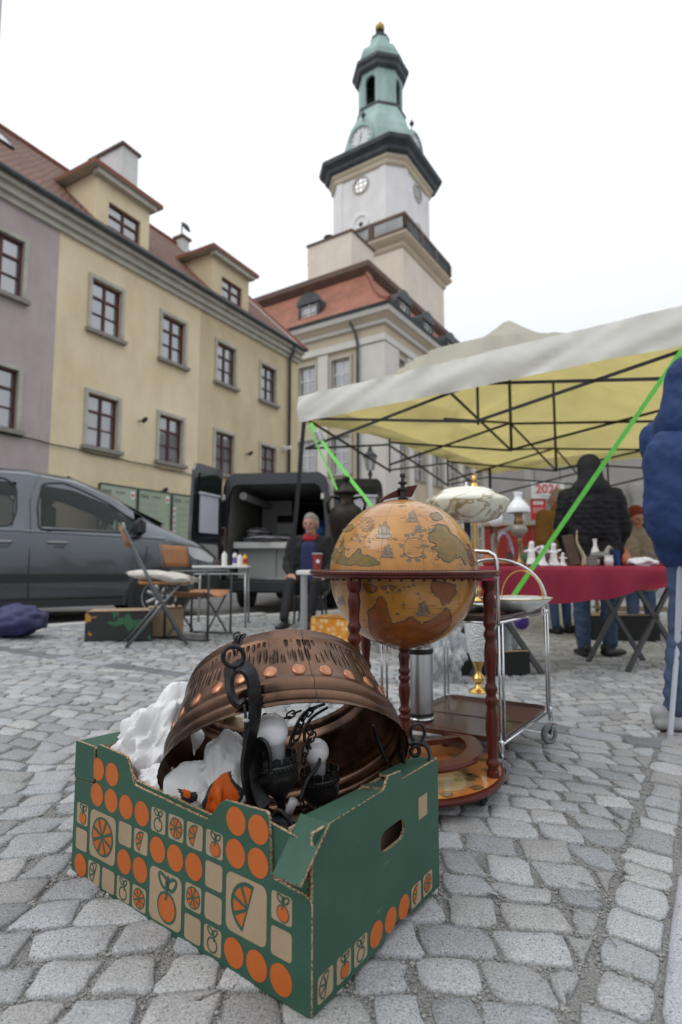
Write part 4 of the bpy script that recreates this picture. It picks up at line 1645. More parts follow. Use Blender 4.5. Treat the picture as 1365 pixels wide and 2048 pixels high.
# the fruit print, on a grid of cells: every motif is a flat piece of its own
PM = [MATS['kraft'], MATS['board_orange_print'], MATS['board_green_print']]
MOTIF = {'o': 'printed_disc', 's': 'printed_square', 'c': 'printed_fruit_outline', 'f': 'printed_fruit', 'w': 'printed_slice', 'h': 'printed_wedge', 'l': 'printed_wedge_outline'}
def motif(par, X, k, x, y, h):
    mb = MB()
    def leaf(lx0, ly0, ln, ang, wd):
        a = R(ang)
        pts = []
        for q in range(12):
            t = 2 * math.pi * q / 12
            lx, ly = ln / 2 * (1 + math.cos(t)), .30 * ln * math.sin(t) * (1 - .25 * math.cos(t))
            pts.append((lx0 + lx * math.cos(a) - ly * math.sin(a), ly0 + lx * math.sin(a) + ly * math.cos(a)))
        mb.stroke(pts, wd, X, 2, .0009, True)
    def sector(cx, cy, a0, a1):
        am = (a0 + a1) / 2
        return [(cx + h * .14 * math.cos(am), cy + h * .14 * math.sin(am))] + [(cx + h * .70 * math.cos(a0 + (a1 - a0) * j / 4), cy + h * .70 * math.sin(a0 + (a1 - a0) * j / 4)) for j in range(5)]
    wd = h * .13
    if k == 'o':
        mb.flatpoly(circ(x, y, h, 26), X, 1, .0006)
    else:
        hh = h * (.92 if h < .04 else .96)
        mb.flatpoly(rrect(x - hh, y - hh, x + hh, y + hh, hh * .28, 4), X, 0, .0005)
    if k in 'cf':
        cy, cx, r = y - h * .30, x + (h * .12 if k == 'f' else -.02 * h), h * .50
        if k == 'f':
            mb.flatpoly(circ(cx, cy, r * 1.16, 22), X, 2, .0008)
            mb.flatpoly(circ(cx, cy, r * .98, 22), X, 1, .0011)
            mb.stroke([(cx - h * .06, cy + r * .5), (cx, cy + r * 1.1), (cx - h * .05, y + h * .62), (cx + h * .08, y + h * .84)], wd, X, 2, .0014)
        else:
            mb.stroke(circ(cx, cy, r, 22), wd, X, 2, .0009, True)
            mb.stroke([(cx + h * .16, cy + r * .55), (cx + h * .2, y + h * .3), (cx + h * .1, y + h * .55)], wd, X, 2, .0012)
        leaf(cx - h * .02, y + h * .42, h * .62, 140, wd)
        leaf(cx + h * .08, y + h * .40, h * .58, 42, wd)
    elif k == 'w':
        mb.flatpoly(circ(x, y, h * .80, 26), X, 2, .0008)
        for i in range(8):
            mb.flatpoly(sector(x, y, 2 * math.pi * (i + .5) / 8 + .11, 2 * math.pi * (i + 1.5) / 8 - .11), X, 1, .0011)
    elif k in 'hl':
        cx = x + h * .12
        ac_ = circ(cx, y, h * .84, 18, R(72), R(252))
        if k == 'h':
            mb.flatpoly(ac_, X, 2, .0008)
        else:
            mb.stroke(ac_, wd, X, 2, .0009, True)
        for i in range(4):
            a0, a1 = R(72 + 45 * i) + .1, R(117 + 45 * i) - .1
            if k == 'h':
                mb.flatpoly(sector(cx, y, a0, a1), X, 1, .0011)
            elif i:
                mb.stroke([(cx, y), (cx + h * .75 * math.cos(a0 - .1), y + h * .75 * math.sin(a0 - .1))], wd, X, 2, .0012)
    mb.build(MOTIF[k], PM, par, world=True)
PC, HC = .0538, .0243
def cell(c, r):
    return .010 + PC * (c - .5), .006 + PC * (r - .5)
for r, g in enumerate(('olscw..scooo', 's..oo..ws..s', 'f..shooos..f', '.oooocwhfoo.', '.oo......oo.')):
    for c, k in enumerate(g):
        if k != '.':
            x, y = cell(c + 1, r + 1)
            motif(fp, XFR, k, x, y, HC * .98 if k == 'o' else HC)
for k, c, r in (('w', 2.5, 2.5), ('f', 6.5, 1.5), ('h', 10.5, 2.5)):
    motif(fp, XFR, k, *cell(c, r), HC + PC / 2 - .001)
for i, k in enumerate('lfcooohw'):
    motif(sp, XSD, k, .036 + i * .0505, .030, .0215 if k == 'o' else .0222)
mb = MB()
mb.flatpoly(rrect(.353, .168, .392, .212, .001, 1), XSD, 0, .0005)
mb.build('printed_square', MATS['kraft'], sp, world=True)

# ------------------------------------------------------------------ copper ring chandelier lying in the box
prof = [(.288, .000), (.2865, .007), (.279, .013), (.2755, .019), (.2785, .024), (.2800, .030), (.2775, .036), (.2715, .042), (.2755, .048),
        (.2785, .055), (.2785, .062), (.2750, .069), (.2690, .074), (.2650, .090), (.2600, .112), (.2560, .128), (.2490, .150), (.2420, .172), (.2370, .190),
        (.2385, .194), (.2385, .199), (.2350, .203), (.2330, .216), (.2315, .222)]
LL = [0.0]
for p_, q_ in zip(prof[:-1], prof[1:]):
    LL.append(LL[-1] + math.hypot(p_[0] - q_[0], p_[1] - q_[1]))
LH0 = [l for l, p_ in zip(LL, prof) if p_[1] >= .110][0]
LH1 = [l for l, p_ in zip(LL, prof) if p_[1] >= .188][0]
def hammered(name):
    m = bpy.data.materials.new(name)
    m.use_nodes = True
    t = m.node_tree
    L = t.links.new
    b = t.nodes['Principled BSDF']
    b.inputs['Metallic'].default_value = 1.0
    tc = t.nodes.new('ShaderNodeTexCoord')
    mp = t.nodes.new('ShaderNodeMapping')
    mp.inputs['Scale'].default_value = (120, 15, 1)
    L(tc.outputs['UV'], mp.inputs[0])
    vo = t.nodes.new('ShaderNodeTexVoronoi')
    vo.inputs['Scale'].default_value = 1.0
    vo.inputs['Randomness'].default_value = .42
    L(mp.outputs[0], vo.inputs['Vector'])
    sx = t.nodes.new('ShaderNodeSeparateXYZ')
    L(tc.outputs['UV'], sx.inputs[0])
    # band mask from the profile length
    def rng(v, a, bb, lo=0.0, hi=1.0):
        n = t.nodes.new('ShaderNodeMapRange')
        for i, x in zip((1, 2, 3, 4), (a, bb, lo, hi)):
            n.inputs[i].default_value = x
        L(v, n.inputs[0])
        return n.outputs[0]
    def mul(a, c):
        n = t.nodes.new('ShaderNodeMath')
        n.operation = 'MULTIPLY'
        L(a, n.inputs[0])
        L(c, n.inputs[1])
        return n.outputs[0]
    mask = mul(rng(sx.outputs['Y'], LH0, LH0 + .006), rng(sx.outputs['Y'], LH1, LH1 - .006))
    dent = mul(rng(vo.outputs['Distance'], .44, .18), mask)
    nz = t.nodes.new('ShaderNodeTexNoise')
    nz.inputs['Scale'].default_value = 9
    nz.inputs['Detail'].default_value = 7
    L(tc.outputs['Object'], nz.inputs['Vector'])
    cr = t.nodes.new('ShaderNodeValToRGB')
    cr.color_ramp.elements[0].position, cr.color_ramp.elements[0].color = .32, (.050, .031, .024, 1)
    cr.color_ramp.elements[1].position, cr.color_ramp.elements[1].color = .68, (.200, .115, .077, 1)
    L(nz.outputs[0], cr.inputs[0])
    mx = t.nodes.new('ShaderNodeMix')
    mx.data_type = 'RGBA'
    L(dent, mx.inputs[0])
    L(cr.outputs[0], mx.inputs[6])
    mx.inputs[7].default_value = (.065, .038, .029, 1)
    L(mx.outputs[2], b.inputs['Base Color'])
    L(rng(nz.outputs[0], .3, .7, .20, .38), b.inputs['Roughness'])
    bp = t.nodes.new('ShaderNodeBump')
    bp.inputs['Strength'].default_value = .9
    bp.inputs['Distance'].default_value = .009
    bp.invert = True
    L(dent, bp.inputs['Height'])
    L(bp.outputs[0], b.inputs['Normal'])
    MATS[name] = m
hammered('hammered_copper')
mat('copper_stud', (.42, .20, .12), .30, 1.0, col2=(.30, .13, .08), scale=40, rvar=.1)
mat('wrought_iron', (.020, .020, .023), .36, .8, col2=(.040, .040, .042), scale=30, bump=.15, bscale=90)
mat('bulb_opal', (.78, .77, .80), .22, coat=.3)
mat('bulb_collar', (.26, .26, .27), .45)
mat('wire_black', (.015, .015, .016), .5)

RN = V((-.158, .67, .726)).normalized()
RC = at(575, 1538, 1.225)
RX = frame(RC, V((1, .23, 0)).normalized(), RN)
# make local z exactly the axis
zx = RN
xx = (V((1, .23, 0)) - RN * V((1, .23, 0)).dot(RN)).normalized()
yx = zx.cross(xx)
RX = Matrix(((xx.x, yx.x, zx.x, RC.x), (xx.y, yx.y, zx.y, RC.y), (xx.z, yx.z, zx.z, RC.z), (0, 0, 0, 1))) @ Matrix.Scale(.905, 4)
ch = thing('chandelier', 'copper ring chandelier with black iron arms lying tilted in the box', 'chandelier', RX)
inner = [(r - .0025, z) for r, z in reversed(prof)]
full = prof + inner
NP = len(prof)
def scal(a, i):
    if i in (0, 2 * NP - 1, NP - 1, NP):
        return 1.0 + .0045 * abs(math.sin(a * 28)) - .003 + .004 * noise.noise(V((math.cos(a) * 4, math.sin(a) * 4, i * .0)))
    return 1.0 + .004 * noise.noise(V((math.cos(a) * 3, math.sin(a) * 3, 2)))
mb = MB()
mb.lathe(full, 224, uvs=True, rad=scal)
ring = mb.build('copper_ring', MATS['hammered_copper'], ch, smooth=True, auto=50)
std = None
for k in range(27):
    a = 2 * math.pi * (k + .35) / 27
    r0 = .2642
    X = Matrix.Rotation(a, 4, 'Z') @ Matrix.Translation((r0 - .0005, 0, .093)) @ Matrix.Rotation(R(90) - math.atan2(.005, .022) * 1.0, 4, 'Y')
    if std is None:
        mb = MB()
        mb.lathe([(.0165, -.002), (.0165, .001), (.014, .0030), (.008, .0046), (.0001, .0051)], 18)
        std = mb.build('stud', MATS['copper_stud'], ring, smooth=True)
        std.matrix_basis = X
    else:
        share(std, 'stud', ring, X)
mb = MB()
sa = R(-83)
mb.tube([V((r * 1.0015 * math.cos(sa), r * 1.0015 * math.sin(sa), z)) for r, z in prof], .0008, 4)
mb.build('seam', MATS['wire_black'], ring)
# near arm: a flat iron bar with scrolled ends
def W(px, py, Y):
    return at(px, py, Y * .955)
def bar(name, pts, w, th, up=None, k=7, par=ch):
    mb = MB()
    mb.tube(spline(pts, k), 0, flat=(w, th), up=up)
    return mb.build(name, MATS['wrought_iron'], par, world=True, bevel=.0012)
Ya = 1.085
scroll = [(497, 1402), (484, 1411), (470, 1404), (461, 1382), (459, 1358), (466, 1340), (481, 1333), (497, 1341), (506, 1362), (511, 1400), (509, 1440), (501, 1480), (495, 1520), (498, 1560), (510, 1598), (528, 1628), (552, 1644), (585, 1650)]
bar('arm', [W(x, y, Ya + .00035 * max(0, y - 1440)) for x, y in scroll], .030, .0075, up=(.75, .66, 0))
mb = MB()
mb.tube(spline([W(x, y, Ya - .012 + .00035 * max(0, y - 1440)) for x, y in [(489, 1408), (492, 1440), (489, 1480), (488, 1530), (494, 1585), (515, 1625), (560, 1648)]], 6), .0028, 6)
mb.build('cable', MATS['wire_black'], ch, world=True, smooth=True)
mb = MB()
q = W(492, 1441, Ya - .015)
mb.ball(q, .006, 10, 6, s=(1.2, 1, .6))
mb.build('cable_clip', MATS['bulb_collar'], ch, world=True, smooth=True)
bar('scroll', [W(x, y, 1.13) for x, y in [(532, 1612), (520, 1590), (512, 1560), (509, 1525), (515, 1495), (525, 1483), (534, 1500), (536, 1530), (533, 1555), (524, 1552)]], .028, .006, up=(.75, .66, 0))
bar('scroll', [W(x, y, 1.17) for x, y in [(560, 1652), (540, 1640), (528, 1618), (540, 1600), (560, 1610), (572, 1640), (580, 1680)]], .022, .006, up=(.75, .66, 0))
mb = MB()
mb.tube(spline([W(x, y, 1.20) for x, y in [(520, 1630), (560, 1665), (600, 1668), (640, 1640), (648, 1612)]], 6), .009, 8)
mb.tube(spline([W(x, y, 1.24) for x, y in [(560, 1600), (575, 1640), (600, 1660), (640, 1660), (700, 1640), (780, 1580)]], 6), .008, 8)
mb.build('arm', MATS['wrought_iron'], ch, world=True, smooth=True)
# far arm leaning on the right of the ring, scroll on the box corner
bar('arm', [W(x, y, 1.36) for x, y in [(748, 1450), (756, 1480), (768, 1510), (785, 1538), (803, 1548), (818, 1535)]], .016, .006, up=(.3, -.9, .2))
bar('scroll', [W(x, y, 1.335) for x, y in [(812, 1545), (806, 1525), (806, 1500), (818, 1484), (838, 1482), (854, 1492), (860, 1510), (853, 1525), (838, 1527)]], .020, .0055, up=(.3, -.9, .1))
mb = MB()
mb.tube(spline([W(x, y, 1.33) for x, y in [(823, 1500), (830, 1492), (838, 1497), (838, 1508), (829, 1512), (823, 1506)]], 4, True), .0045, 6, closed=True)
mb.build('scroll_eye', MATS['wrought_iron'], ch, world=True, smooth=True)
# candle cups and bulbs
cups = [(556, 1543, 1.16, .0395, (543, 1462, .0325)), (641, 1571, 1.27, .0405, (633, 1503, .0265))]
for px, py, Y, r, (bx_, by_, br) in cups:
    c = W(px, py, Y)
    tip = W(bx_, by_, Y + .005)
    ax = (tip - c).normalized()
    ax = (ax + V((0, 0, .5))).normalized()
    Xc = ax.to_track_quat('Z', 'Y').to_matrix()
    mb = MB()
    N = 64
    def flute(a, i):
        return 1 + (.035 * math.cos(a * 26) if 2 <= i <= 6 else 0)
    s = r / .04
    mb.lathe([(.006, -.075), (.009, -.07), (.007, -.055), (.012, -.046), (.018, -.04), (.028, -.032), (.036, -.018), (.0385, -.004), (.037, .006), (.039, .010), (.040, .015), (.037, .019), (.030, .019), (.026, -.012), (.001, -.014)],
             N, c, Xc @ Matrix.Scale(s, 3), rad=flute)
    cup = mb.build('candle_cup', MATS['wrought_iron'], ch, world=True, smooth=True, auto=60)
    pet = None
    for k in range(13):
        a = 2 * math.pi * k / 13
        mbp = MB()
        Xp = Xc @ Matrix.Rotation(a, 3, 'Z')
        pts = [(.0365, -.0078, .012), (.0365, .0078, .012), (.0395, .0075, .024), (.041, .0085, .030), (.0405, 0, .0335), (.041, -.0085, .030), (.0395, -.0075, .024)]
        fr = [mbp.pt(c + Xp @ (V(p) * s)) for p in pts]
        bk_ = [mbp.pt(c + Xp @ (V((p[0] - .0016, p[1], p[2])) * s)) for p in pts]
        mbp.face(fr)
        mbp.face(bk_[::-1])
        for i in range(7):
            j = (i + 1) % 7
            mbp.face((fr[i], bk_[i], bk_[j], fr[j]))
        mbp.build('petal', MATS['wrought_iron'], cup, world=True)
    mb = MB()
    beads = 30
    for k in range(beads):
        a = 2 * math.pi * k / beads
        mb.ball(c + Xc @ (V((.0395 * math.cos(a), .0395 * math.sin(a), .0095)) * s), .0028 * s, 6, 4)
    mb.build('bead_rim', MATS['wrought_iron'], cup, world=True, smooth=True, kind='stuff')
    ab = (tip - c).normalized()
    Xb = ab.to_track_quat('Z', 'Y').to_matrix()
    L0 = (tip - c).length
    mb = MB()
    mb.ball(tip, br, 24, 16)
    bl = mb.build('bulb', MATS['bulb_opal'], ch, world=True, smooth=True)
    mb = MB()
    mb.lathe([(br * .42, -br * 2.2), (br * .46, -br * 1.9), (br * .70, -br * .74), (br * .70, -br * .6)], 24, tip, Xb)
    mb.build('bulb_collar', MATS['bulb_collar'], bl, world=True, smooth=True)
mb = MB()
mb.rod(W(575, 1632, 1.13), W(588, 1600, 1.12), .008, 12)
mb.build('candle_sleeve', MATS['bulb_collar'], ch, world=True, smooth=True)
# chains
LINK = None
def chain(pts, ln=.019, wr=.0021):
    global LINK
    path = spline(pts, 10)
    acc, k = 0.0, 0
    prev = path[0]
    out = []
    for p in path[1:]:
        while (p - prev).length + acc >= ln * .78:
            need = ln * .78 - acc
            prev = prev + (p - prev).normalized() * need
            acc = 0
            out.append(prev.copy())
        acc += (p - prev).length
        prev = p
    for i in range(len(out) - 1):
        d = (out[i + 1] - out[i]).normalized()
        X = Matrix.Translation(out[i]) @ d.to_track_quat('X', 'Z').to_matrix().to_4x4() @ Matrix.Rotation(R(90 * (i % 2) + 20), 4, 'X')
        Xl = WM[ch.name].inverted() @ X
        if LINK is None:
            mb = MB()
            pp = []
            for j in range(14):
                a = 2 * math.pi * j / 14
                pp.append((.0062 * math.cos(a) + (.0045 if math.cos(a) > 0 else -.0045), .0062 * math.sin(a), 0))
            mb.tube(pp, .0021, 6, closed=True)
            LINK = mb.build('chain_link', MATS['wrought_iron'], ch, smooth=True)
            LINK.matrix_basis = Xl
        else:
            share(LINK, 'chain_link', ch, Xl)
chain([W(462, 1266, 1.15), W(476, 1275, 1.14), W(468, 1295, 1.11), W(470, 1312, 1.09)])
chain([W(488, 1268, 1.16), W(478, 1284, 1.12), W(472, 1300, 1.10)])
chain([W(640, 1412, 1.32), W(618, 1425, 1.30), W(600, 1450, 1.28), W(592, 1480, 1.26), W(575, 1500, 1.25)])
chain([W(605, 1420, 1.33), W(580, 1430, 1.31), W(560, 1440, 1.3), W(520, 1430, 1.32)])
chain([W(610, 1450, 1.27), W(625, 1470, 1.26), W(612, 1500, 1.25), W(604, 1540, 1.24)])
chain([W(600, 1600, 1.2), W(610, 1630, 1.2), W(600, 1660, 1.19)])
chain([W(836, 1460, 1.335), W(828, 1478, 1.335)])
mb = MB()
mb.tube([W(467 + 21 * math.cos(t), 1313 + 20 * math.sin(t), 1.078 + .01 * math.cos(t)) for t in [2 * math.pi * k / 24 for k in range(24)]], .0042, 8, closed=True)
mb.build('hanging_ring', MATS['wrought_iron'], ch, world=True, smooth=True)
mb = MB()
mb.tube([W(836 + 14 * math.cos(t), 1465 + 17 * math.sin(t), 1.335) for t in [2 * math.pi * k / 20 for k in range(20)]], .0035, 8, closed=True)
mb.build('hanging_ring', MATS['wrought_iron'], ch, world=True, smooth=True)
for pts in ([(650, 1408, 1.33), (610, 1425, 1.30), (585, 1470, 1.27), (578, 1510, 1.25)], [(655, 1415, 1.34), (620, 1440, 1.29), (610, 1480, 1.26), (640, 1520, 1.25), (615, 1560, 1.22), (600, 1600, 1.2)],
            [(545, 1632, 1.13), (560, 1620, 1.12), (580, 1650, 1.12), (570, 1690, 1.14)]):
    mb = MB()
    mb.tube(spline([W(*p) for p in pts], 8), .0035, 6)
    mb.build('cable', MATS['wire_black'], ch, world=True, smooth=True)

# ------------------------------------------------------------------ plastic bags stuffed in the box
def bag_mat(name, col, tr):
    m = mat(name, col, .38, spec=.5)
    b = m.node_tree.nodes['Principled BSDF']
    b.inputs['Subsurface Weight'].default_value = 0.0
    t = m.node_tree
    tl = t.nodes.new('ShaderNodeBsdfTranslucent')
    tl.inputs[0].default_value = (*col, 1)
    mx = t.nodes.new('ShaderNodeMixShader')
    mx.inputs[0].default_value = tr
    t.links.new(b.outputs[0], mx.inputs[1])
    t.links.new(tl.outputs[0], mx.inputs[2])
    t.links.new(mx.outputs[0], t.nodes['Material Output'].inputs[0])
    return m
bag_mat('bag_white', (.74, .74, .75), .12)
bag_mat('bag_orange', (.72, .13, .015), .15)
bag_mat('bag_black', (.03, .03, .032), .05)
bag_mat('bag_clear', (.62, .64, .66), .45)
def crumple(name, label, c, size, seed, peak=None, colour=None, mats=('bag_white',), sub=5, amp=.22, cat='bag', fold=(1, 1, .35), rot=0.0, facet=False):
    bm = bmesh.new()
    bmesh.ops.create_icosphere(bm, subdivisions=sub, radius=1.0)
    off = V((seed * 3.1, seed * 1.7, seed * 2.3))
    rz = Matrix.Rotation(rot, 3, 'Z')
    r3 = random.Random(seed)
    CR = [(V((r3.gauss(0, 1), r3.gauss(0, 1), r3.gauss(0, .6))).normalized(), r3.uniform(1.2, 6.5), r3.uniform(0, 2), r3.uniform(.4, 1.0)) for _ in range(17)]
    CR = [(d_, f_, p_, a_ * 2.2 / f_) for d_, f_, p_, a_ in CR]
    for v in bm.verts:
        p = v.co.copy()
        q = V((p.x * fold[0], p.y * fold[1], p.z * fold[2]))
        d = 0
        f, a = 1.3, 1.0
        if facet:       # flat facets between straight creases
            for dv, fq, ph, am in CR:
                d += am * (abs(((q.dot(dv) * fq + ph) % 2.0) - 1.0) - .5)
        for o in range(4 if not facet else 0):
            d += a * (1 - 2.6 * abs(noise.noise(q * f + off + V((o * 5, 0, 0)))) - .45)
            f *= 1.9
            a *= .58
        r = 1 + amp * d
        if peak:
            k = max(0, p.normalized().dot(V(peak).normalized())) ** 8
            r += .55 * k
        v.co = rz @ V((p.x * r * size[0], p.y * r * size[1], p.z * r * size[2]))
    me = bpy.data.meshes.new(name)
    bm.faces.ensure_lookup_table()
    for f in bm.faces:
        f.smooth = True
        if colour:
            f.material_index = colour(f.calc_center_median())
    bm.to_mesh(me)
    bm.free()
    if facet:
        me.set_sharp_from_angle(angle=R(22))
    for k in mats:
        me.materials.append(MATS[k])
    ob = bpy.data.objects.new(name, me)
    COL.objects.link(ob)
    ob.location = c
    if label:
        tag(ob, label, cat)
    return ob
crumple('plastic_bag', 'crumpled white plastic bag behind the copper ring, left end of the box', at(318, 1512, 1.36), (.088, .082, .112), 3, (.45, .2, .9), amp=.24, sub=6, fold=(1.1, 1.1, .8), facet=True)
def pr_fun(p):
    if p.z > .030 + .40 * p.x + .010 * math.sin(p.x * 60):
        return 0
    n = noise.noise(V((p.x * 19 + 5.3, p.y * 6, p.z * 17 + 1.0))) + .02
    if abs(n) < .07:
        return 2
    return 1 if n > 0 else (2 if n < -.36 else 0)
crumple('plastic_bag', 'white plastic bag with orange and black print in front of the copper ring', at(436, 1580, 1.165), (.070, .050, .074), 8, (.15, .1, 1), pr_fun,
        ('bag_white', 'bag_orange', 'bag_black'), 6, .22, fold=(1.1, 1.1, .8), facet=True)
crumple('plastic_bag', 'white plastic bag pressed low between the two larger bags', at(318, 1590, 1.25), (.050, .05, .052), 5, None, None, ('bag_white',), 5, .22, fold=(1.2, 1.2, .8), facet=True)
# ------------------------------------------------------------------ bar globe
def engrave(name):
    """fine faded engraving over the map paper"""
    m = MATS[name]
    t = m.node_tree
    L = t.links.new
    b = t.nodes['Principled BSDF']
    src = b.inputs['Base Color'].links[0].from_socket
    tc = t.nodes.new('ShaderNodeTexCoord')
    def nz(sc, det, dist=0.0):
        n = t.nodes.new('ShaderNodeTexNoise')
        n.inputs['Scale'].default_value, n.inputs['Detail'].default_value, n.inputs['Distortion'].default_value = sc, det, dist
        L(tc.outputs['Object'], n.inputs['Vector'])
        return n.outputs[0]
    def rng(v, a, c):
        n = t.nodes.new('ShaderNodeMapRange')
        n.inputs[1].default_value, n.inputs[2].default_value = a, c
        L(v, n.inputs[0])
        return n.outputs[0]
    s1_ = t.nodes.new('ShaderNodeMath')
    s1_.operation = 'SUBTRACT'
    s1_.inputs[1].default_value = .5
    L(nz(34, 3, .8), s1_.inputs[0])
    s2_ = t.nodes.new('ShaderNodeMath')
    s2_.operation = 'ABSOLUTE'
    L(s1_.outputs[0], s2_.inputs[0])
    ml = t.nodes.new('ShaderNodeMath')
    ml.operation = 'MULTIPLY'
    L(rng(s2_.outputs[0], .032, .006), ml.inputs[0])
    L(rng(nz(9, 2), .52, .62), ml.inputs[1])
    m2 = t.nodes.new('ShaderNodeMath')
    m2.operation = 'MULTIPLY'
    m2.inputs[1].default_value = .75
    L(ml.outputs[0], m2.inputs[0])
    mx = t.nodes.new('ShaderNodeMix')
    mx.data_type = 'RGBA'
    L(m2.outputs[0], mx.inputs[0])
    L(src, mx.inputs[6])
    mx.inputs[7].default_value = (.10, .07, .03, 1)
    L(mx.outputs[2], b.inputs['Base Color'])
mat('mahogany', (.060, .009, .005), .30, col2=(.085, .015, .008), scale=14, stretch=(1, 1, .15), coat=.12, spec=.28)
mat('globe_paper', (.36, .145, .018), .40, col2=(.48, .225, .040), scale=7, detail=8, coat=.95, spec=.3)
engrave('globe_paper')
mat('globe_land', (.25, .135, .018), .42, col2=(.12, .09, .02), scale=38, coat=.65, spec=.3)
mat('globe_land_brown', (.27, .078, .014), .42, col2=(.19, .06, .015), scale=26, coat=.65, spec=.3)
mat('globe_ink', (.055, .048, .03), .35, coat=1.0)
mat('globe_ink_soft', (.20, .115, .045), .35, col2=(.12, .09, .05), scale=60, coat=1.0)
mat('shelf_map', (.46, .15, .03), .28, col2=(.53, .21, .06), scale=6, coat=1.0)
mat('shelf_pink', (.42, .22, .14), .3, col2=(.36, .24, .10), scale=9, coat=1.0)
GC = at(807, 1146, 1.92)
GR = .2500
GX, GY = GC.x, GC.y
GZ0 = gz(GX)
gl = thing('bar_globe', 'antique style globe bar on three turned mahogany legs with casters', 'globe', Matrix.Translation((GX, GY, GZ0)))
def lmb():
    return MB(Matrix.Translation((GX, GY, 0)))
zc = GC.z
def hemi(a0, a1, n=24):
    return [(max(1e-4, GR * math.cos(R(a0 + (a1 - a0) * i / n))), zc + GR * math.sin(R(a0 + (a1 - a0) * i / n))) for i in range(n + 1)]
mb = lmb()
mb.lathe(hemi(1.2, 90), 72)
up_h = mb.build('globe_lid', MATS['globe_paper'], gl, smooth=True, world=True)
mb = lmb()
mb.lathe(hemi(-90, -.6), 72)
lo_h = mb.build('globe_bowl', MATS['globe_paper'], gl, smooth=True, world=True)
def sph(px, py, k=1.0016):
    r = view_ray(px, py).normalized()
    c = V((0, 0, CAM_H))
    oc = c - GC
    b = r.dot(oc)
    d = b * b - oc.dot(oc) + GR * GR
    if d < 0:
        d = 0
    return GC + (c + r * (-b - math.sqrt(d)) - GC) * k
def inpoly(x, y, P):
    c = False
    n = len(P)
    for i in range(n):
        x1, y1 = P[i]
        x2, y2 = P[i - 1]
        if (y1 > y) != (y2 > y) and x < (x2 - x1) * (y - y1) / (y2 - y1) + x1:
            c = not c
    return c
def zz(pts):     # coordinates read off an enlargement of the map
    return [(650 + x / 4.403, 960 + y / 4.403) for x, y in pts]
def rough(P, amp=1.3, seed=0):
    q = [V((x, y, 0)) for x, y in P]
    s = spline(q, 8, True)
    return [(p.x + amp * noise.noise(V((p.x * .45, p.y * .45, seed))) + .6 * amp * noise.noise(V((p.x * 1.1, p.y * 1.1, seed + 4))), p.y + amp * noise.noise(V((p.x * .45, p.y * .45, seed + 9)))) for p in s]
def land(par, P, mm, seed=0, ink='globe_ink', wd=2.0, name='land'):
    P = rough(P, 2.2 if len(P) < 7 else 4.2, seed)
    x0, x1 = min(p[0] for p in P), max(p[0] for p in P)
    y0, y1 = min(p[1] for p in P), max(p[1] for p in P)
    st = 1.8
    mb = MB()
    ids = {}
    def vid(i, j):
        if (i, j) not in ids:
            ids[(i, j)] = mb.pt(sph(x0 + i * st, y0 + j * st, 1.0011))
        return ids[(i, j)]
    for i in range(int((x1 - x0) / st) + 1):
        for j in range(int((y1 - y0) / st) + 1):
            if inpoly(x0 + (i + .5) * st, y0 + (j + .5) * st, P):
                mb.face((vid(i, j + 1), vid(i + 1, j + 1), vid(i + 1, j), vid(i, j)))
    if mb.f:
        o = mb.build(name, MATS[mm], par, smooth=True, world=True)
        ink_line(o, P, ink, wd, True)
def ink_line(par, P, ink, wd, closed=False, name='ink_line'):
    mb = MB()
    mb.tube([sph(x, y, 1.0004) for x, y in P], wd / FPX * 1.70 / 2, 5, closed=closed)
    mb.build(name, MATS[ink], par, smooth=True, world=True)
lands_up = [
    ([(70, 690), (95, 600), (150, 640), (135, 560), (175, 500), (165, 560), (190, 690), (250, 660), (300, 600), (320, 640), (345, 660), (420, 680), (470, 742), (150, 742)], 'globe_land', 1),
    ([(920, 520), (915, 470), (960, 445), (985, 390), (1060, 400), (1090, 440), (1130, 480), (1180, 520), (1240, 600), (1270, 680), (1240, 740), (1200, 680), (1150, 690), (1080, 720), (1010, 680), (985, 620), (940, 595), (985, 575), (935, 545)], 'globe_land', 4),
    ([(930, 300), (1000, 290), (1030, 340), (960, 355)], 'globe_land', 5),
    ([(1255, 560), (1290, 600), (1325, 720), (1335, 745), (1280, 745), (1270, 650)], 'globe_land_brown', 6),
    ([(160, 440), (240, 390), (250, 430), (190, 460)], 'globe_land', 7),
]
lands_lo = [
    ([(380, 1160), (430, 1120), (470, 1030), (520, 1040), (555, 1130), (570, 1210), (600, 1260), (700, 1240), (760, 1205), (840, 1255), (920, 1240), (1040, 1160), (1090, 1140), (1120, 1230), (1060, 1330), (930, 1420), (760, 1480), (600, 1480), (480, 1430), (400, 1330)], 'globe_land_brown', 2),
    ([(935, 950), (960, 870), (1000, 890), (1060, 905), (1090, 910), (1150, 930), (1150, 1010), (1100, 1070), (1040, 1100), (1010, 1040), (950, 990)], 'globe_land_brown', 3),
    ([(340, 940), (380, 915), (460, 940), (450, 980), (390, 995)], 'globe_land_brown', 8),
    ([(490, 940), (545, 935), (530, 970), (505, 960)], 'globe_land_brown', 9),
    ([(565, 930), (625, 935), (600, 970), (580, 955)], 'globe_land_brown', 10),
]
for P, mm, sd_i in lands_up:
    land(up_h, zz(P), mm, sd_i)
for P, mm, sd_i in lands_lo:
    land(lo_h, zz(P), mm, sd_i)
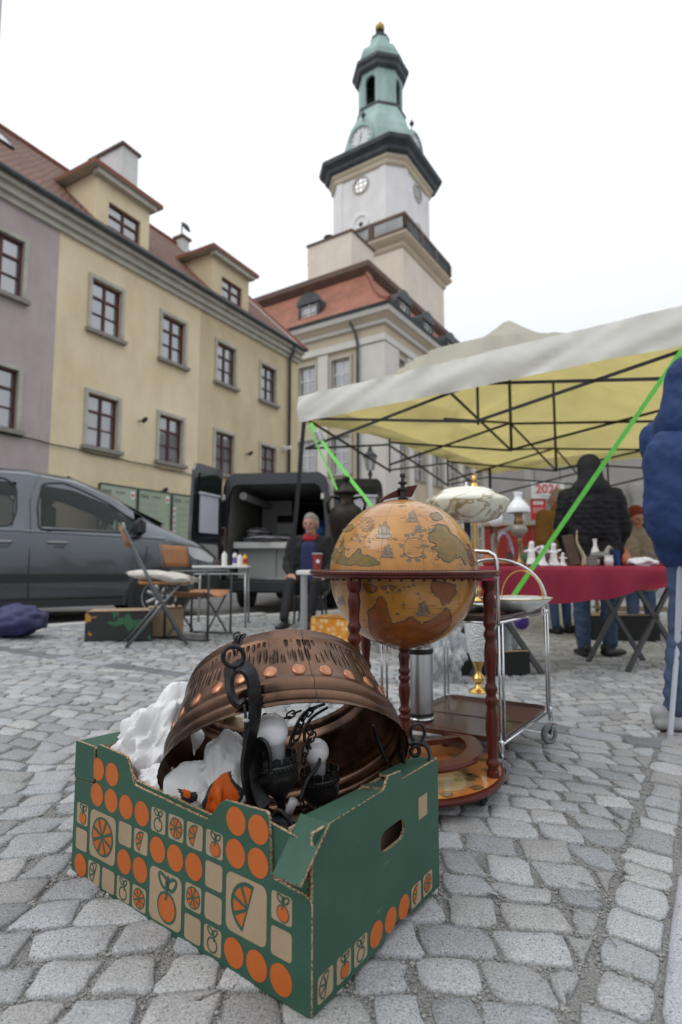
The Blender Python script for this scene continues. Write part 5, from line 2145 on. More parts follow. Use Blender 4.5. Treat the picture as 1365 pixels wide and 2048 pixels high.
# cartouche with lines of script
land(up_h, zz([(705, 560), (735, 515), (830, 515), (858, 555), (858, 640), (830, 675), (735, 675), (705, 640)]), 'globe_paper', 11, 'globe_ink_soft', 2.2, 'cartouche')
for k in range(8):
    y = 535 + k * 17
    ink_line(up_h, zz([(722 + 4 * math.sin(x * .3 + k), y + 2.5 * math.sin(x * .9 + k * 2)) if False else (x, y + 3 * math.sin(x * .35 + k * 2)) for x in range(725, 842, 6)]), 'globe_ink_soft', .7)
for cx, cy in ((690, 665), (875, 675), (780, 478), (720, 485), (850, 490), (680, 580), (880, 580), (740, 705), (820, 705)):
    land(up_h, zz([(cx - 22, cy), (cx, cy - 12), (cx + 22, cy), (cx, cy + 12)]), 'globe_ink_soft', cx * .01, 'globe_ink', .8, 'ornament')
def ship(par, cx, cy, s, mm='globe_ink_soft'):
    land(par, zz([(cx - 55 * s, cy), (cx + 50 * s, cy - 5 * s), (cx + 42 * s, cy + 28 * s), (cx - 45 * s, cy + 26 * s)]), mm, cx, 'globe_ink', .8, 'ship')
    for dx, h, wd in ((-28, 70, 26), (8, 95, 34), (36, 60, 22)):
        land(par, zz([(cx + (dx - wd / 2) * s, cy - 12 * s), (cx + (dx + wd / 2) * s, cy - 14 * s), (cx + (dx + wd * .35) * s, cy - h * s), (cx + (dx - wd * .3) * s, cy - h * s * .95)]), mm, dx, 'globe_ink', .7, 'sail')
    ink_line(par, zz([(cx - 85 * s, cy + 34 * s), (cx - 30 * s, cy + 31 * s), (cx + 40 * s, cy + 36 * s), (cx + 90 * s, cy + 33 * s)]), 'globe_ink_soft', 1.0)
ship(up_h, 520, 480, 1.15)
ship(up_h, 550, 655, .85)
ship(up_h, 770, 345, .75)
ship(lo_h, 865, 1165, 1.0, 'globe_ink_soft')
ship(lo_h, 145, 1075, .55, 'globe_ink_soft')
ship(up_h, 825, 440, .5)
# sun medallion, compass rose
for rr in (18, 42, 62):
    ink_line(up_h, zz([(370 + rr * math.cos(a * .35), 390 + rr * .95 * math.sin(a * .35)) for a in range(18)]), 'globe_ink_soft', 1.3, True)
for k in range(12):
    a = 2 * math.pi * k / 12
    ink_line(up_h, zz([(370 + 46 * math.cos(a), 390 + 44 * math.sin(a)), (370 + 78 * math.cos(a), 390 + 72 * math.sin(a))]), 'globe_ink_soft', 1.0)
for a in (0, 90, 45, 135):
    l = 36 if a % 90 == 0 else 20
    ink_line(lo_h, zz([(695 - l * math.cos(R(a)), 1100 - l * math.sin(R(a))), (695 + l * math.cos(R(a)), 1100 + l * math.sin(R(a)))]), 'globe_ink', 1.0)
for k in range(4):
    ink_line(lo_h, zz([(x, 1010 + 23 * k + 3 * math.sin(x * .5 + k)) for x in range(555, 632, 6)]), 'globe_ink_soft', .7)
    ink_line(lo_h, zz([(x, 960 + 22 * k + 3 * math.sin(x * .4 + k)) for x in range(965, 1130 - 12 * k, 7)]), 'globe_ink_soft', .7)
    ink_line(up_h, zz([(x, 545 + 24 * k + 3 * math.sin(x * .4 + k)) for x in range(1110, 1210, 7)]), 'globe_ink_soft', .7)
for x, y in ((235, 515), (310, 535), (390, 545), (880, 440), (920, 435), (955, 432), (660, 975), (700, 945), (740, 940), (780, 925), (825, 1000), (550, 990), (200, 610), (350, 500), (280, 490), (640, 1180)):
    up = y < 760
    land(up_h if up else lo_h, zz([(x - 13, y), (x + 2, y - 11), (x + 14, y + 3), (x, y + 10)]), 'globe_ink_soft' if (x + y) % 2 else 'globe_land', x * .1, 'globe_ink', .7, 'island')
# faded script, coast marks and parallels
mb = MB()
for k in range(110):
    px, py = rnd.uniform(668, 945), rnd.uniform(1000, 1285)
    if (px - 806) ** 2 + (py - 1146) ** 2 > 138 ** 2 or 1120 < py < 1160:
        continue
    ln, am, ph = rnd.uniform(5, 17), rnd.uniform(.6, 1.8), rnd.uniform(0, 6)
    mb.tube([sph(px + ln * i / 9, py + am * math.sin(i * 1.5 + ph) + rnd.uniform(-.3, .3), 1.0004) for i in range(10)], rnd.uniform(.0005, .0011), 4)
mb.build('map_script', MATS['globe_ink_soft'], gl, smooth=True, world=True, kind='stuff')
for e_ in (24, 46, 66, -24, -46):
    mb = lmb()
    mb.tube([(GR * 1.0001 * math.cos(R(e_)) * math.cos(R(a * 6)), GR * 1.0001 * math.cos(R(e_)) * math.sin(R(a * 6)), zc + GR * 1.0001 * math.sin(R(e_))) for a in range(60)], .0004, 4, closed=True)
    mb.build('parallel', MATS['globe_ink_soft'], up_h if e_ > 0 else lo_h, world=True)
# gore seams
for az in range(0, 360, 30):
    mb = lmb()
    mb.tube([(GR * 1.0001 * math.cos(R(e_)) * math.cos(R(az + 8)), GR * 1.0001 * math.cos(R(e_)) * math.sin(R(az + 8)), zc + GR * 1.0001 * math.sin(R(e_))) for e_ in range(2, 90, 4)], .0005, 4)
    mb.build('gore_seam', MATS['globe_ink_soft'], up_h, world=True)
mb = lmb()
for k in range(150):
    a0, a1 = 2 * math.pi * k / 150, 2 * math.pi * (k + .55) / 150
    r0 = GR * 1.0012
    mb.poly([(r0 * math.cos(a0), r0 * math.sin(a0), zc + .007), (r0 * math.cos(a1), r0 * math.sin(a1), zc + .007), (r0 * math.cos(a1), r0 * math.sin(a1), zc + .0125), (r0 * math.cos(a0), r0 * math.sin(a0), zc + .0125)])
mb.build('equator_scale', MATS['globe_ink'], up_h, world=True, kind='stuff')
# top: wooden meridian arc and finial
mb = lmb()
arc_p = []
for k in range(11):
    a = R(63 + 42 * k / 10)
    arc_p.append((GR + .022, a))
pts_o = [((GR + .008 + .052 * k / 12) * math.cos(R(108 - 29 * k / 12)), (GR + .008 + .052 * k / 12) * math.sin(R(108 - 29 * k / 12))) for k in range(13)]
pts_i = [((GR + .004 + .010 * k / 12) * math.cos(R(107 - 25 * k / 12)), (GR + .004 + .010 * k / 12) * math.sin(R(107 - 25 * k / 12))) for k in range(12, -1, -1)]
Xm = Matrix.Translation((0, .011, zc + .002)) @ Matrix(((.97, 0, .24, 0), (.24, 0, -.97, 0), (0, 1, 0, 0), (0, 0, 0, 1)))
mb.prism(pts_o + pts_i, .022, Xm)
mb.build('meridian_arm', MATS['mahogany'], gl, world=True, bevel=.002)
mb = lmb()
zt = zc + GR
mb.lathe([(.016, -.002), (.018, .006), (.010, .010), (.009, .030), (.018, .034), (.018, .040), (.008, .044), (.007, .052), (.015, .056), (.015, .062), (.006, .066), (.005, .078), (.010, .082), (.009, .09), (.001, .094)], 16, (.001, 0, zt))
mb.build('finial', MATS['wire_black'], gl, smooth=True, world=True, auto=40)
# ring table
mb = lmb()
mb.lathe([(.256, .668), (.306, .666), (.313, .671), (.313, .677), (.318, .680), (.318, .686), (.312, .690), (.262, .690), (.256, .686), (.256, .668)], 72, (0, 0, zc - .676 - .004))
mb.build('ring_table', MATS['mahogany'], gl, smooth=True, world=True, auto=35)
mb = lmb()
for k in range(48):
    a = 2 * math.pi * k / 48
    mb.box((.2565 * math.cos(a), .2565 * math.sin(a), zc - .016), (.006, .006, .012), rot=Matrix.Rotation(a, 3, 'Z'))
mb.build('rim_carving', MATS['mahogany'], gl, world=True, kind='stuff')
zr = zc - .010
ZS = GZ0 + .062
def turned(z0, z1, r=.0195):
    """turned baluster profile from z0 to z1"""
    L_ = z1 - z0
    raw = [(0, 1.0), (.03, 1.0), (.035, .8), (.05, .8), (.06, 1.05), (.075, 1.05), (.085, .78), (.10, .7), (.16, .8), (.24, 1.0), (.30, .95), (.34, .75), (.35, .7),
           (.365, .9), (.38, 1.05), (.395, .9), (.41, .72), (.425, .9), (.44, 1.05), (.455, .9), (.47, .72), (.50, .72), (.56, .92), (.62, 1.0), (.67, .82), (.685, .7),
           (.70, .9), (.715, 1.05), (.73, .9), (.745, .7), (.76, .9), (.775, 1.05), (.79, .9), (.80, .75), (.86, .85), (.90, 1.0), (.93, .85), (.945, .75), (.955, 1.0), (.975, 1.08), (1.0, 1.08)]
    return [(r * k, z0 + L_ * t) for t, k in raw]
leg = None
for an in (-27, -127, 114):
    X = Matrix.Translation((.286 * math.cos(R(an)), .286 * math.sin(R(an)), 0))
    if leg is None:
        mb = MB()
        mb.lathe(turned(ZS - GZ0, zr - GZ0 - .012), 18, cap0=True, cap1=True)
        leg = mb.build('leg', MATS['mahogany'], gl, smooth=True, auto=50)
        leg.matrix_basis = X
    else:
        share(leg, 'leg', gl, X)
mb = MB()
mb.lathe(turned(ZS - GZ0, zc - GR - GZ0 + .01, .020), 18)
mb.build('centre_column', MATS['mahogany'], gl, smooth=True)
# bottom shelf with its map, bottle rack, casters
S0 = ZS - GZ0
mb = MB()
mb.lathe([(.0, S0 - .022), (.300, S0 - .022), (.314, S0 - .018), (.317, S0 - .010), (.314, S0 - .002), (.306, S0), (0.0001, S0)], 64)
sh = mb.build('shelf', MATS['mahogany'], gl, smooth=True, auto=40)
mb = MB()
mb.flatpoly(circ(0, 0, .304, 48), Matrix.Identity(4), 0, S0 + .0008)
smp = mb.build('shelf_map', MATS['shelf_map'], sh)
mb = MB()
I4 = Matrix.Identity(4)
for cx, cy, r_ in ((.10, -.16, .085), (-.1, .1, .09)):
    mb.flatpoly(circ(cx, cy, r_, 30), I4, 0, S0 + .0016)
mb.build('map_roundel', MATS['shelf_pink'], sh)
mb = MB()
for k in range(16):
    an = rnd.uniform(-80, 20)
    rr_ = rnd.uniform(.16, .29)
    cx, cy, s_ = rr_ * math.cos(R(an)), rr_ * math.sin(R(an)), rnd.uniform(.012, .03)
    mb.flatpoly([(cx + s_ * rnd.uniform(.5, 1.1) * math.cos(R(a)), cy + s_ * rnd.uniform(.4, 1) * math.sin(R(a))) for a in range(0, 360, 40)], I4, 0, S0 + .0022)
mb.build('map_print', MATS['globe_ink_soft'], sh, kind='stuff')
mb = MB()
RZ = S0 + .055
prof_r = [(.198, RZ - .009), (.247, RZ - .009), (.251, RZ), (.247, RZ + .009), (.198, RZ + .009), (.195, RZ), (.198, RZ - .009)]
mb.lathe(prof_r, 56)
for a in (20, 140, 260):
    mb.box((.115 * math.cos(R(a)), .115 * math.sin(R(a)), RZ), (.19, .028, .0165), rot=Matrix.Rotation(R(a), 3, 'Z'))
mb.build('bottle_rack', MATS['mahogany'], gl, smooth=True, auto=40)
for a in (45, 165, 285):
    mb = MB()
    mb.rod((.225 * math.cos(R(a)), .225 * math.sin(R(a)), S0), (.225 * math.cos(R(a)), .225 * math.sin(R(a)), RZ), .008, 10)
    mb.build('rack_post', MATS['mahogany'], gl)
mat('caster_rubber', (.02, .02, .022), .45)
mat('chrome', (.62, .62, .63), .14, 1.0)
mat('steel_brushed', (.50, .50, .51), .30, 1.0, col2=(.42, .42, .43), scale=40, stretch=(1, 1, .02))
cst = None
for an in (-38, -127, 114):
    X = Matrix.Translation((.27 * math.cos(R(an)), .27 * math.sin(R(an)), gz(GX + .27 * math.cos(R(an))) - GZ0)) @ Matrix.Rotation(R(an * 3), 4, 'Z')
    mb = MB()
    mb.lathe([(.002, -.009), (.017, -.009), (.0225, -.006), (.0235, 0), (.0225, .006), (.017, .009), (.002, .009)], 20, (0, 0, .0235), Matrix.Rotation(R(90), 3, 'X'))
    c = mb.build('caster', MATS['caster_rubber'], gl, smooth=True, auto=40)
    c.matrix_basis = X
    mb = MB()
    mb.box((0, .013, .030), (.03, .004, .026))
    mb.box((0, -.013, .030), (.03, .004, .026))
    mb.lathe([(.018, .043), (.018, .049)], 12, cap0=True, cap1=True)
    mb.build('caster_fork', MATS['caster_rubber'], c)

# ------------------------------------------------------------------ serving trolley
mat('tray_brown', (.055, .028, .022), .32, col2=(.075, .04, .03), scale=5, coat=.4)
N_, R_, B_c, L_c = V((.535, 1.955, 0)), V((.855, 2.39, 0)), V((.487, 2.60, 0)), V((.165, 2.16, 0))
tz = gz(.5)
tr = thing('serving_trolley', 'chrome serving trolley with two brown trays beside the globe', 'trolley', Matrix.Translation((.51, 2.28, tz)))
def tray(name, z, lip):
    cs = [N_, R_, B_c, L_c]
    c = sum(cs, V((0, 0, 0))) / 4
    def ring_(k, zz_):
        pts = []
        for i in range(4):
            a, b, d = cs[i - 1], cs[i], cs[(i + 1) % 4]
            pp = [b + (a - b) * .09, b + (a - b) * .025 + (d - b) * .025, b + (d - b) * .09]
            for p in pp:
                q = c + (p - c) * k
                pts.append((q.x, q.y, zz_))
        return pts
    mb = MB()
    rings = [[mb.pt(p) for p in ring_(k, zz_)] for k, zz_ in ((1.02, z + lip), (1.0, z), (.985, z - .004), (.0, z - .004))]
    rings2 = [[mb.pt(p) for p in ring_(k, zz_)] for k, zz_ in ((1.02, z + lip), (1.0, z + lip), (.97, z + .003), (.0, z + .003))]
    mb.bridge([r[::-1] for r in rings])
    mb.bridge(rings2)
    return mb.build(name, MATS['tray_brown'], tr, smooth=True, world=True, auto=40)
tray('lower_tray', .105, .016)
tray('upper_tray', .508, .016)
mb = MB()
p0, p1 = (N_ + R_) / 2, (L_c + B_c) / 2
mb.tube([(p0.x, p0.y, .1085), (p1.x, p1.y, .1085)], .002, 4)
mb.build('tray_seam', MATS['wire_black'], tr, world=True)
cen = (N_ + R_ + B_c + L_c) / 4
for i, c in enumerate((N_, R_, B_c, L_c)):
    out = (c - cen).normalized()
    p = c + out * .012
    gzz = gz(p.x)
    side = (R_ - N_).normalized() * (.035 if i in (0, 3) else -.035)
    for q in (p, p + side):
        mb = MB()
        ztop = .50 if i in (0, 3) else .52
        mb.rod((q.x, q.y, .105), (q.x, q.y, ztop), .0050, 10)
        mb.build('post', MATS['chrome'], tr, smooth=True, world=True)
    mb = MB()
    mb.lathe([(.009, 0), (.010, .05), (.007, .055)], 12, (p.x, p.y, .062), cap0=True, cap1=True)
    mb.build('socket', MATS['chrome'], tr, smooth=True, world=True)
    rot = Matrix.Rotation(R(25), 3, 'Z') @ Matrix.Rotation(R(90), 3, 'X')
    ctr = (p.x - .012, p.y - .01, gzz + .040)
    mb = MB()
    mb.lathe([(.020, -.010), (.034, -.011), (.0395, -.006), (.0405, 0), (.0395, .006), (.034, .011), (.020, .010)], 26, ctr, rot)
    w_ = mb.build('caster', mat('caster_grey', (.16, .16, .155), .5), tr, smooth=True, world=True, auto=45)
    mb = MB()
    mb.lathe([(.001, -.008), (.021, -.007), (.021, .007), (.001, .008)], 18, ctr, rot)
    mb.build('caster_hub', MATS['chrome'], w_, smooth=True, world=True, auto=40)
    mb = MB()
    for s in (-.0145, .0145):
        d = rot @ V((0, 0, s))
        mb.tube([(ctr[0] + d.x, ctr[1] + d.y, ctr[2]), (p.x + d.x * .8, p.y + d.y * .8, ctr[2] + .034)], 0, flat=(.018, .003))
    mb.lathe([(.016, 0), (.016, .006)], 12, (p.x, p.y, ctr[2] + .030), cap0=True, cap1=True)
    mb.build('caster_fork', MATS['chrome'], w_, world=True)
# push handle at the near end, round arch at the far end
def lift(c, k=.012):
    return c + (c - cen).normalized() * k
n0, l0, r0, b0 = lift(N_), lift(L_c), lift(R_), lift(B_c)
mb = MB()
hz = .745
mb.tube([(n0.x, n0.y, .50), (n0.x, n0.y, hz - .03)] + [(n0.x + (l0.x - n0.x) * t, n0.y + (l0.y - n0.y) * t, z) for t, z in ((.015, hz - .012), (.06, hz), (.94, hz + .03), (.985, hz + .012))] + [(l0.x, l0.y, hz - .01), (l0.x, l0.y, .50)], .0075, 10)
mb.build('push_handle', MATS['chrome'], tr, smooth=True, world=True)
mb = MB()
mb.tube([(r0.x + (b0.x - r0.x) * (1 - math.cos(a)) / 2, r0.y + (b0.y - r0.y) * (1 - math.cos(a)) / 2, .52 + .205 * math.sin(a) ** .8) for a in [math.pi * k / 24 for k in range(25)]], .0065, 10)
mb.build('end_arch', MATS['chrome'], tr, smooth=True, world=True)
for a, b, z in ((n0, r0, .100), (l0, b0, .100), (n0, r0, .502), (l0, b0, .502), (r0, b0, .502), (n0, l0, .502)):
    mb = MB()
    mb.rod((a.x, a.y, z), (b.x, b.y, z), .0045, 8)
    mb.build('rail', MATS['chrome'], tr, smooth=True, world=True)
# porcelain dish with gilt rim and bail handle, on the upper tray
mat('porcelain', (.66, .68, .66), .18, coat=.6)
mat('gilt', (.62, .40, .13), .25, 1.0, col2=(.5, .3, .09), scale=20)
dc = V((.70, 2.27, .513))
ds = thing('porcelain_dish', 'scalloped white porcelain dish with gilt rim on the upper tray of the trolley', 'dish', Matrix.Translation(dc) @ Matrix.Rotation(R(54), 4, 'Z'))
def sc_(a, i):
    return 1 + (.045 * abs(math.sin(a * 7)) if i in (2, 3, 4) else 0)
SX = Matrix.Diagonal(V((.94, .74, 1)))
mb = MB()
mb.lathe([(.05, .0), (.085, .004), (.155, .040), (.178, .056), (.176, .058), (.150, .043), (.08, .008), (.001, .006)], 84, axis=SX, rad=sc_)
mb.build('dish_body', MATS['porcelain'], ds, smooth=True)
mb = MB()
mb.tube([SX @ V((.178 * (1 + .045 * abs(math.sin(a * 7))) * math.cos(a), .178 * (1 + .045 * abs(math.sin(a * 7))) * math.sin(a), .0575)) for a in [2 * math.pi * k / 112 for k in range(112)]], .0017, 5, closed=True)
mb.build('gilt_rim', MATS['gilt'], ds, smooth=True)
mb = MB()
mb.tube([(.07, .085 * math.cos(a), .050 + .115 * math.sin(a)) for a in [math.pi * k / 20 for k in range(21)]], .003, 6)
mb.build('bail_handle', MATS['gilt'], ds, smooth=True)
# steel flask on the lower tray
tf = thing('thermos_flask', 'tall brushed steel flask with black bands standing on the lower tray', 'flask', Matrix.Translation((.305, 2.235, .109)))
mb = MB()
mb.lathe([(.050, .012), (.052, .014), (.052, .268), (.050, .275), (.046, .285)], 32)
mb.build('flask_body', MATS['steel_brushed'], tf, smooth=True, auto=40)
for z0, z1 in ((.018, .030), (.250, .270)):
    mb = MB()
    mb.lathe([(.0525, z0), (.0535, z0 + .002), (.0535, z1 - .002), (.0525, z1)], 32)
    mb.build('black_band', MATS['wire_black'], tf, smooth=True)
mb = MB()
mb.lathe([(.001, 0), (.053, 0), (.054, .012), (.050, .013)], 32)
mb.build('flask_base', MATS['chrome'], tf, smooth=True)
mb = MB()
mb.lathe([(.045, .285), (.047, .287), (.045, .291), (.047, .295), (.045, .299), (.047, .303), (.044, .32), (.001, .325)], 32)
mb.build('flask_cup', MATS['chrome'], tf, smooth=True)
# table lamp with marbled glass shade on the upper tray
def marbled():
    m = mat('marbled_glass', (.70, .69, .58), .16, coat=.5)
    t = m.node_tree
    L = t.links.new
    b = t.nodes['Principled BSDF']
    tc = t.nodes.new('ShaderNodeTexCoord')
    n1 = t.nodes.new('ShaderNodeTexNoise')
    n1.inputs['Scale'].default_value = 5.5
    n1.inputs['Detail'].default_value = 4
    n1.inputs['Distortion'].default_value = 1.2
    L(tc.outputs['Object'], n1.inputs['Vector'])
    ab = t.nodes.new('ShaderNodeMath')
    ab.operation = 'SUBTRACT'
    ab.inputs[1].default_value = .5
    L(n1.outputs[0], ab.inputs[0])
    a2 = t.nodes.new('ShaderNodeMath')
    a2.operation = 'ABSOLUTE'
    L(ab.outputs[0], a2.inputs[0])
    cr = t.nodes.new('ShaderNodeValToRGB')
    cr.color_ramp.elements[0].position, cr.color_ramp.elements[0].color = .0, (.30, .23, .11, 1)
    cr.color_ramp.elements[1].position, cr.color_ramp.elements[1].color = .028, (.72, .71, .60, 1)
    L(a2.outputs[0], cr.inputs[0])
    L(cr.outputs[0], b.inputs['Base Color'])
    b.inputs['Subsurface Weight'].default_value = .25
    b.inputs['Subsurface Radius'].default_value = (.03, .03, .02)
    return m
marbled()
lc = at(934, 1008, 2.33)
lp_ = thing('marbled_lamp', 'table lamp with wide marbled glass shade behind the globe', 'lamp', Matrix.Translation((lc.x, lc.y, .513)))
mb = MB()
hz_ = lc.z - .513
mb.lathe([(.155, -.068), (.158, -.060), (.168, -.02), (.173, .0), (.170, .012), (.150, .030), (.122, .044), (.112, .050), (.108, .058), (.090, .066), (.070, .071), (.055, .079), (.030, .083), (.001, .084)][0:0] +
         [(.001, -.080), (.07, -.078), (.125, -.062), (.158, -.030), (.172, .002), (.173, .012), (.160, .022), (.118, .043), (.112, .047), (.106, .055), (.082, .064), (.045, .070), (.018, .072)], 56, (0, 0, hz_))
mb.build('lamp_shade', MATS['marbled_glass'], lp_, smooth=True)
mb = MB()
mb.lathe([(.06, 0), (.065, .01), (.05, .02), (.016, .03), (.013, .1), (.018, .16), (.013, .2), (.013, hz_ - .07)], 16)
mb.build('stem', MATS['wire_black'], lp_, smooth=True)
mb = MB()
mb.lathe([(.02, .070), (.010, .074), (.006, .082), (.009, .088), (.001, .093)], 12, (0, 0, hz_))
mb.build('finial', MATS['chrome'], lp_, smooth=True)
# brass and cut glass floor lamp behind the trolley
mat('brass', (.66, .42, .14), .22, 1.0, col2=(.55, .33, .10), scale=12)
def cutglass():
    m = mat('cut_glass', (.62, .64, .64), .18, spec=.8, coat=.5)
    t = m.node_tree
    tc = t.nodes.new('ShaderNodeTexCoord')
    vo = t.nodes.new('ShaderNodeTexVoronoi')
    vo.inputs['Scale'].default_value = 85
    t.links.new(tc.outputs['Object'], vo.inputs['Vector'])
    bp = t.nodes.new('ShaderNodeBump')
    bp.inputs['Strength'].default_value = 1.0
    bp.inputs['Distance'].default_value = .006
    t.links.new(vo.outputs['Distance'], bp.inputs['Height'])
    t.links.new(bp.outputs[0], t.nodes['Principled BSDF'].inputs['Normal'])
cutglass()
YB = 2.95
bx0 = at(958, 1390, YB)
bz = gz(bx0.x)
fl = thing('brass_lamp', 'tall brass lamp with cut glass body and gilt foot behind the trolley', 'lamp', Matrix.Translation((bx0.x, YB, bz)))
def zpx(y):
    return at(958, y, YB).z - bz
mb = MB()
mb.lathe([(.001, .0), (.075, .0), (.075, zpx(1384) ), (.001, zpx(1384))], 24)
mb.build('plinth', mat('clear_plinth', (.5, .53, .53), .1, coat=.5), fl, smooth=True, auto=40)
z1, z2 = zpx(1384), zpx(1325)
mb = MB()
mb.lathe([(.052, z1), (.053, z1 + .006), (.040, z1 + .014), (.020, z1 + .022), (.014, z1 + .04), (.026, z1 + .055), (.032, z1 + .072), (.024, z1 + .085), (.014, z1 + .1), (.018, z1 + .12), (.032, z2 + .008), (.034, z2 + .012)], 24)
mb.build('gilt_foot', MATS['brass'], fl, smooth=True, auto=50)
z3 = zpx(1205)
mb = MB()
mb.lathe([(.034, z2 + .01), (.05, z2 + .06), (.062, z2 + .14), (.068, z2 + .22), (.062, z3 - .02), (.04, z3)], 28)
mb.build('glass_body', MATS['cut_glass'], fl, smooth=True)
mb = MB()
z4, z5 = zpx(1060), zpx(945)
mb.lathe([(.03, z3), (.034, z3 + .01), (.018, z3 + .03), (.024, z3 + .05), (.026, z3 + .07), (.014, z3 + .09), (.012, z3 + .12), (.02, z3 + .135), (.012, z3 + .15), (.011, z3 + .2), (.011, z5 - .10), (.018, z5 - .095), (.028, z5 - .085), (.020, z5 - .065), (.012, z5 - .055), (.016, z5 - .045), (.013, z5 - .025), (.006, z5 - .015), (.009, z5 - .006), (.001, z5)], 20)
mb.build('stem', MATS['brass'], fl, smooth=True, auto=50)
# ------------------------------------------------------------------ market tent
def cloth(name, refl, trans, fac, var):
    m = bpy.data.materials.new(name)
    m.use_nodes = True
    t = m.node_tree
    L = t.links.new
    b = t.nodes['Principled BSDF']
    b.inputs['Roughness'].default_value = .75
    tc = t.nodes.new('ShaderNodeTexCoord')
    nz = t.nodes.new('ShaderNodeTexNoise')
    nz.inputs['Scale'].default_value = 2.2
    nz.inputs['Detail'].default_value = 8
    L(tc.outputs['Object'], nz.inputs['Vector'])
    def mixc(c):
        mx = t.nodes.new('ShaderNodeMix')
        mx.data_type = 'RGBA'
        mx.inputs[6].default_value = (*[x * var for x in c], 1)
        mx.inputs[7].default_value = (*c, 1)
        mr = t.nodes.new('ShaderNodeMapRange')
        mr.inputs[1].default_value, mr.inputs[2].default_value = .3, .6
        L(nz.outputs[0], mr.inputs[0])
        L(mr.outputs[0], mx.inputs[0])
        return mx.outputs[2]
    L(mixc(refl), b.inputs['Base Color'])
    tl = t.nodes.new('ShaderNodeBsdfTranslucent')
    L(mixc(trans), tl.inputs[0])
    ms = t.nodes.new('ShaderNodeMixShader')
    ms.inputs[0].default_value = fac
    L(b.outputs[0], ms.inputs[1])
    L(tl.outputs[0], ms.inputs[2])
    L(ms.outputs[0], t.nodes['Material Output'].inputs[0])
    n2 = t.nodes.new('ShaderNodeTexNoise')
    n2.inputs['Scale'].default_value = 5
    n2.inputs['Detail'].default_value = 3
    L(tc.outputs['Object'], n2.inputs['Vector'])
    bp = t.nodes.new('ShaderNodeBump')
    bp.inputs['Strength'].default_value = .15
    bp.inputs['Distance'].default_value = .02
    L(n2.outputs[0], bp.inputs['Height'])
    L(bp.outputs[0], b.inputs['Normal'])
    MATS[name] = m
cloth('awning_cloth', (.74, .73, .68), (.68, .57, .19), .54, .86)
cloth('valance_cloth', (.84, .84, .81), (.6, .58, .46), .22, .88)
TA0 = V((-.50, 6.48, 0))
TD, TU = V((.80, -.60, 0)), V((.60, .80, 0))
TL_, TW_ = 4.4, 5.7
ZE, ZV = 2.68, 2.37
tent = thing('market_tent', 'pale market tent with yellowish underside and black folding frame', 'tent', Matrix.Translation((2.5, 7.4, gz(2.5))))
PK = [(1.85, 1.9, 3.76), (1.85, 3.8, 3.70)]
def roof_z(p, q):
    z = ZE + min(p / 1.85, (TL_ - p) / 2.2, q / 1.9, (TW_ - q) / 1.9, 1.0) * .62
    for a, b, h in PK:
        d = math.hypot(p - a, q - b)
        z = max(z, h + .06 - .85 * d + .22 * d * d) if d < 1.5 else z
    mid = min(p, TL_ - p, q, TW_ - q)
    z -= .05 * math.sin(min(1, mid / 1.8) * math.pi) * (.6 + .5 * noise.noise(V((p * .9, q * .9, 0))))
    z += .012 * noise.noise(V((p * 2.5, q * 2.5, 5)))
    return z
def tp(p, q, z):
    v = TA0 + TD * p + TU * q
    return V((v.x, v.y, z))
mb = MB()
n1, n2 = 56, 64
g = [[mb.pt(tp(TL_ * i / n1, TW_ * j / n2, roof_z(TL_ * i / n1, TW_ * j / n2))) for j in range(n2 + 1)] for i in range(n1 + 1)]
for i in range(n1):
    for j in range(n2):
        mb.face((g[i][j], g[i + 1][j], g[i + 1][j + 1], g[i][j + 1]))
mb.build('canopy', MATS['awning_cloth'], tent, smooth=True, world=True)
def valance(pts_fn, n, L_, mm='awning_cloth'):
    mb = MB()
    rows = []
    K = 7
    for i in range(n + 1):
        t = i / n
        col = []
        for k in range(K + 1):
            f = k / K
            p, q = pts_fn(t)
            base = roof_z(p, q)
            z = base + ((ZV if mm == 'valance_cloth' else ZV + .14 * min(1, q / 1.5)) - base) * f
            sag = .05 * math.sin(math.pi * t)
            z += -.02 * f * noise.noise(V((t * L_ * 1.6, 3, p * .1)))
            o = .045 * f * noise.noise(V((t * L_ * 2.2 + f * 1.4, f * 1.6, q * .1))) + .022 * noise.noise(V((t * L_ * 4 + f * 3.5, f * .8, 4))) + .007 * noise.noise(V((t * L_ * 11 + f * 7, f * 1.5, 8)))
            nrm = (-TU if abs(q) < 1e-6 else (TU if abs(q - TW_) < 1e-6 else (-TD if abs(p) < 1e-6 else TD)))
            v = tp(p, q, z) + nrm * (o + .012 * math.sin(f * math.pi) + .004)
            col.append(mb.pt(v))
        rows.append(col)
    for a, b in zip(rows[:-1], rows[1:]):
        for k in range(K):
            mb.face((a[k], a[k + 1], b[k + 1], b[k]))
    mb.build('valance', MATS[mm], tent, smooth=True, world=True)
valance(lambda t: (TL_ * t, 0.0), 190, TL_, 'valance_cloth')
valance(lambda t: (0.0, TW_ * t), 90, TW_)
valance(lambda t: (TL_ * t, TW_), 90, TL_)
valance(lambda t: (TL_, TW_ * t), 90, TW_)
mat('truss_black', (.02, .02, .024), .45, .3)
def tbar(a, b, w_=.027, th=.016):
    mb = MB()
    mb.tube([a, b], 0, flat=(w_, th), up=(0, 0, 1) if abs((V(b) - V(a)).normalized().z) < .9 else (1, 0, 0))
    mb.build('truss_bar', MATS['truss_black'], tent, world=True)
def scissor(P, Q, n, zt=2.42, zb=2.05, first=True, last=True):
    P, Q = V(P), V(Q)
    for i in range(n):
        a, b = P.lerp(Q, i / n), P.lerp(Q, (i + 1) / n)
        s = V((0, 0, .01))
        tbar(a + UP * zt, b + UP * zb)
        tbar(a + UP * zb + s, b + UP * zt + s)
        if i:
            tbar(a + UP * (zb - .03), a + UP * (zt + .1), .022, .022)
e = .06
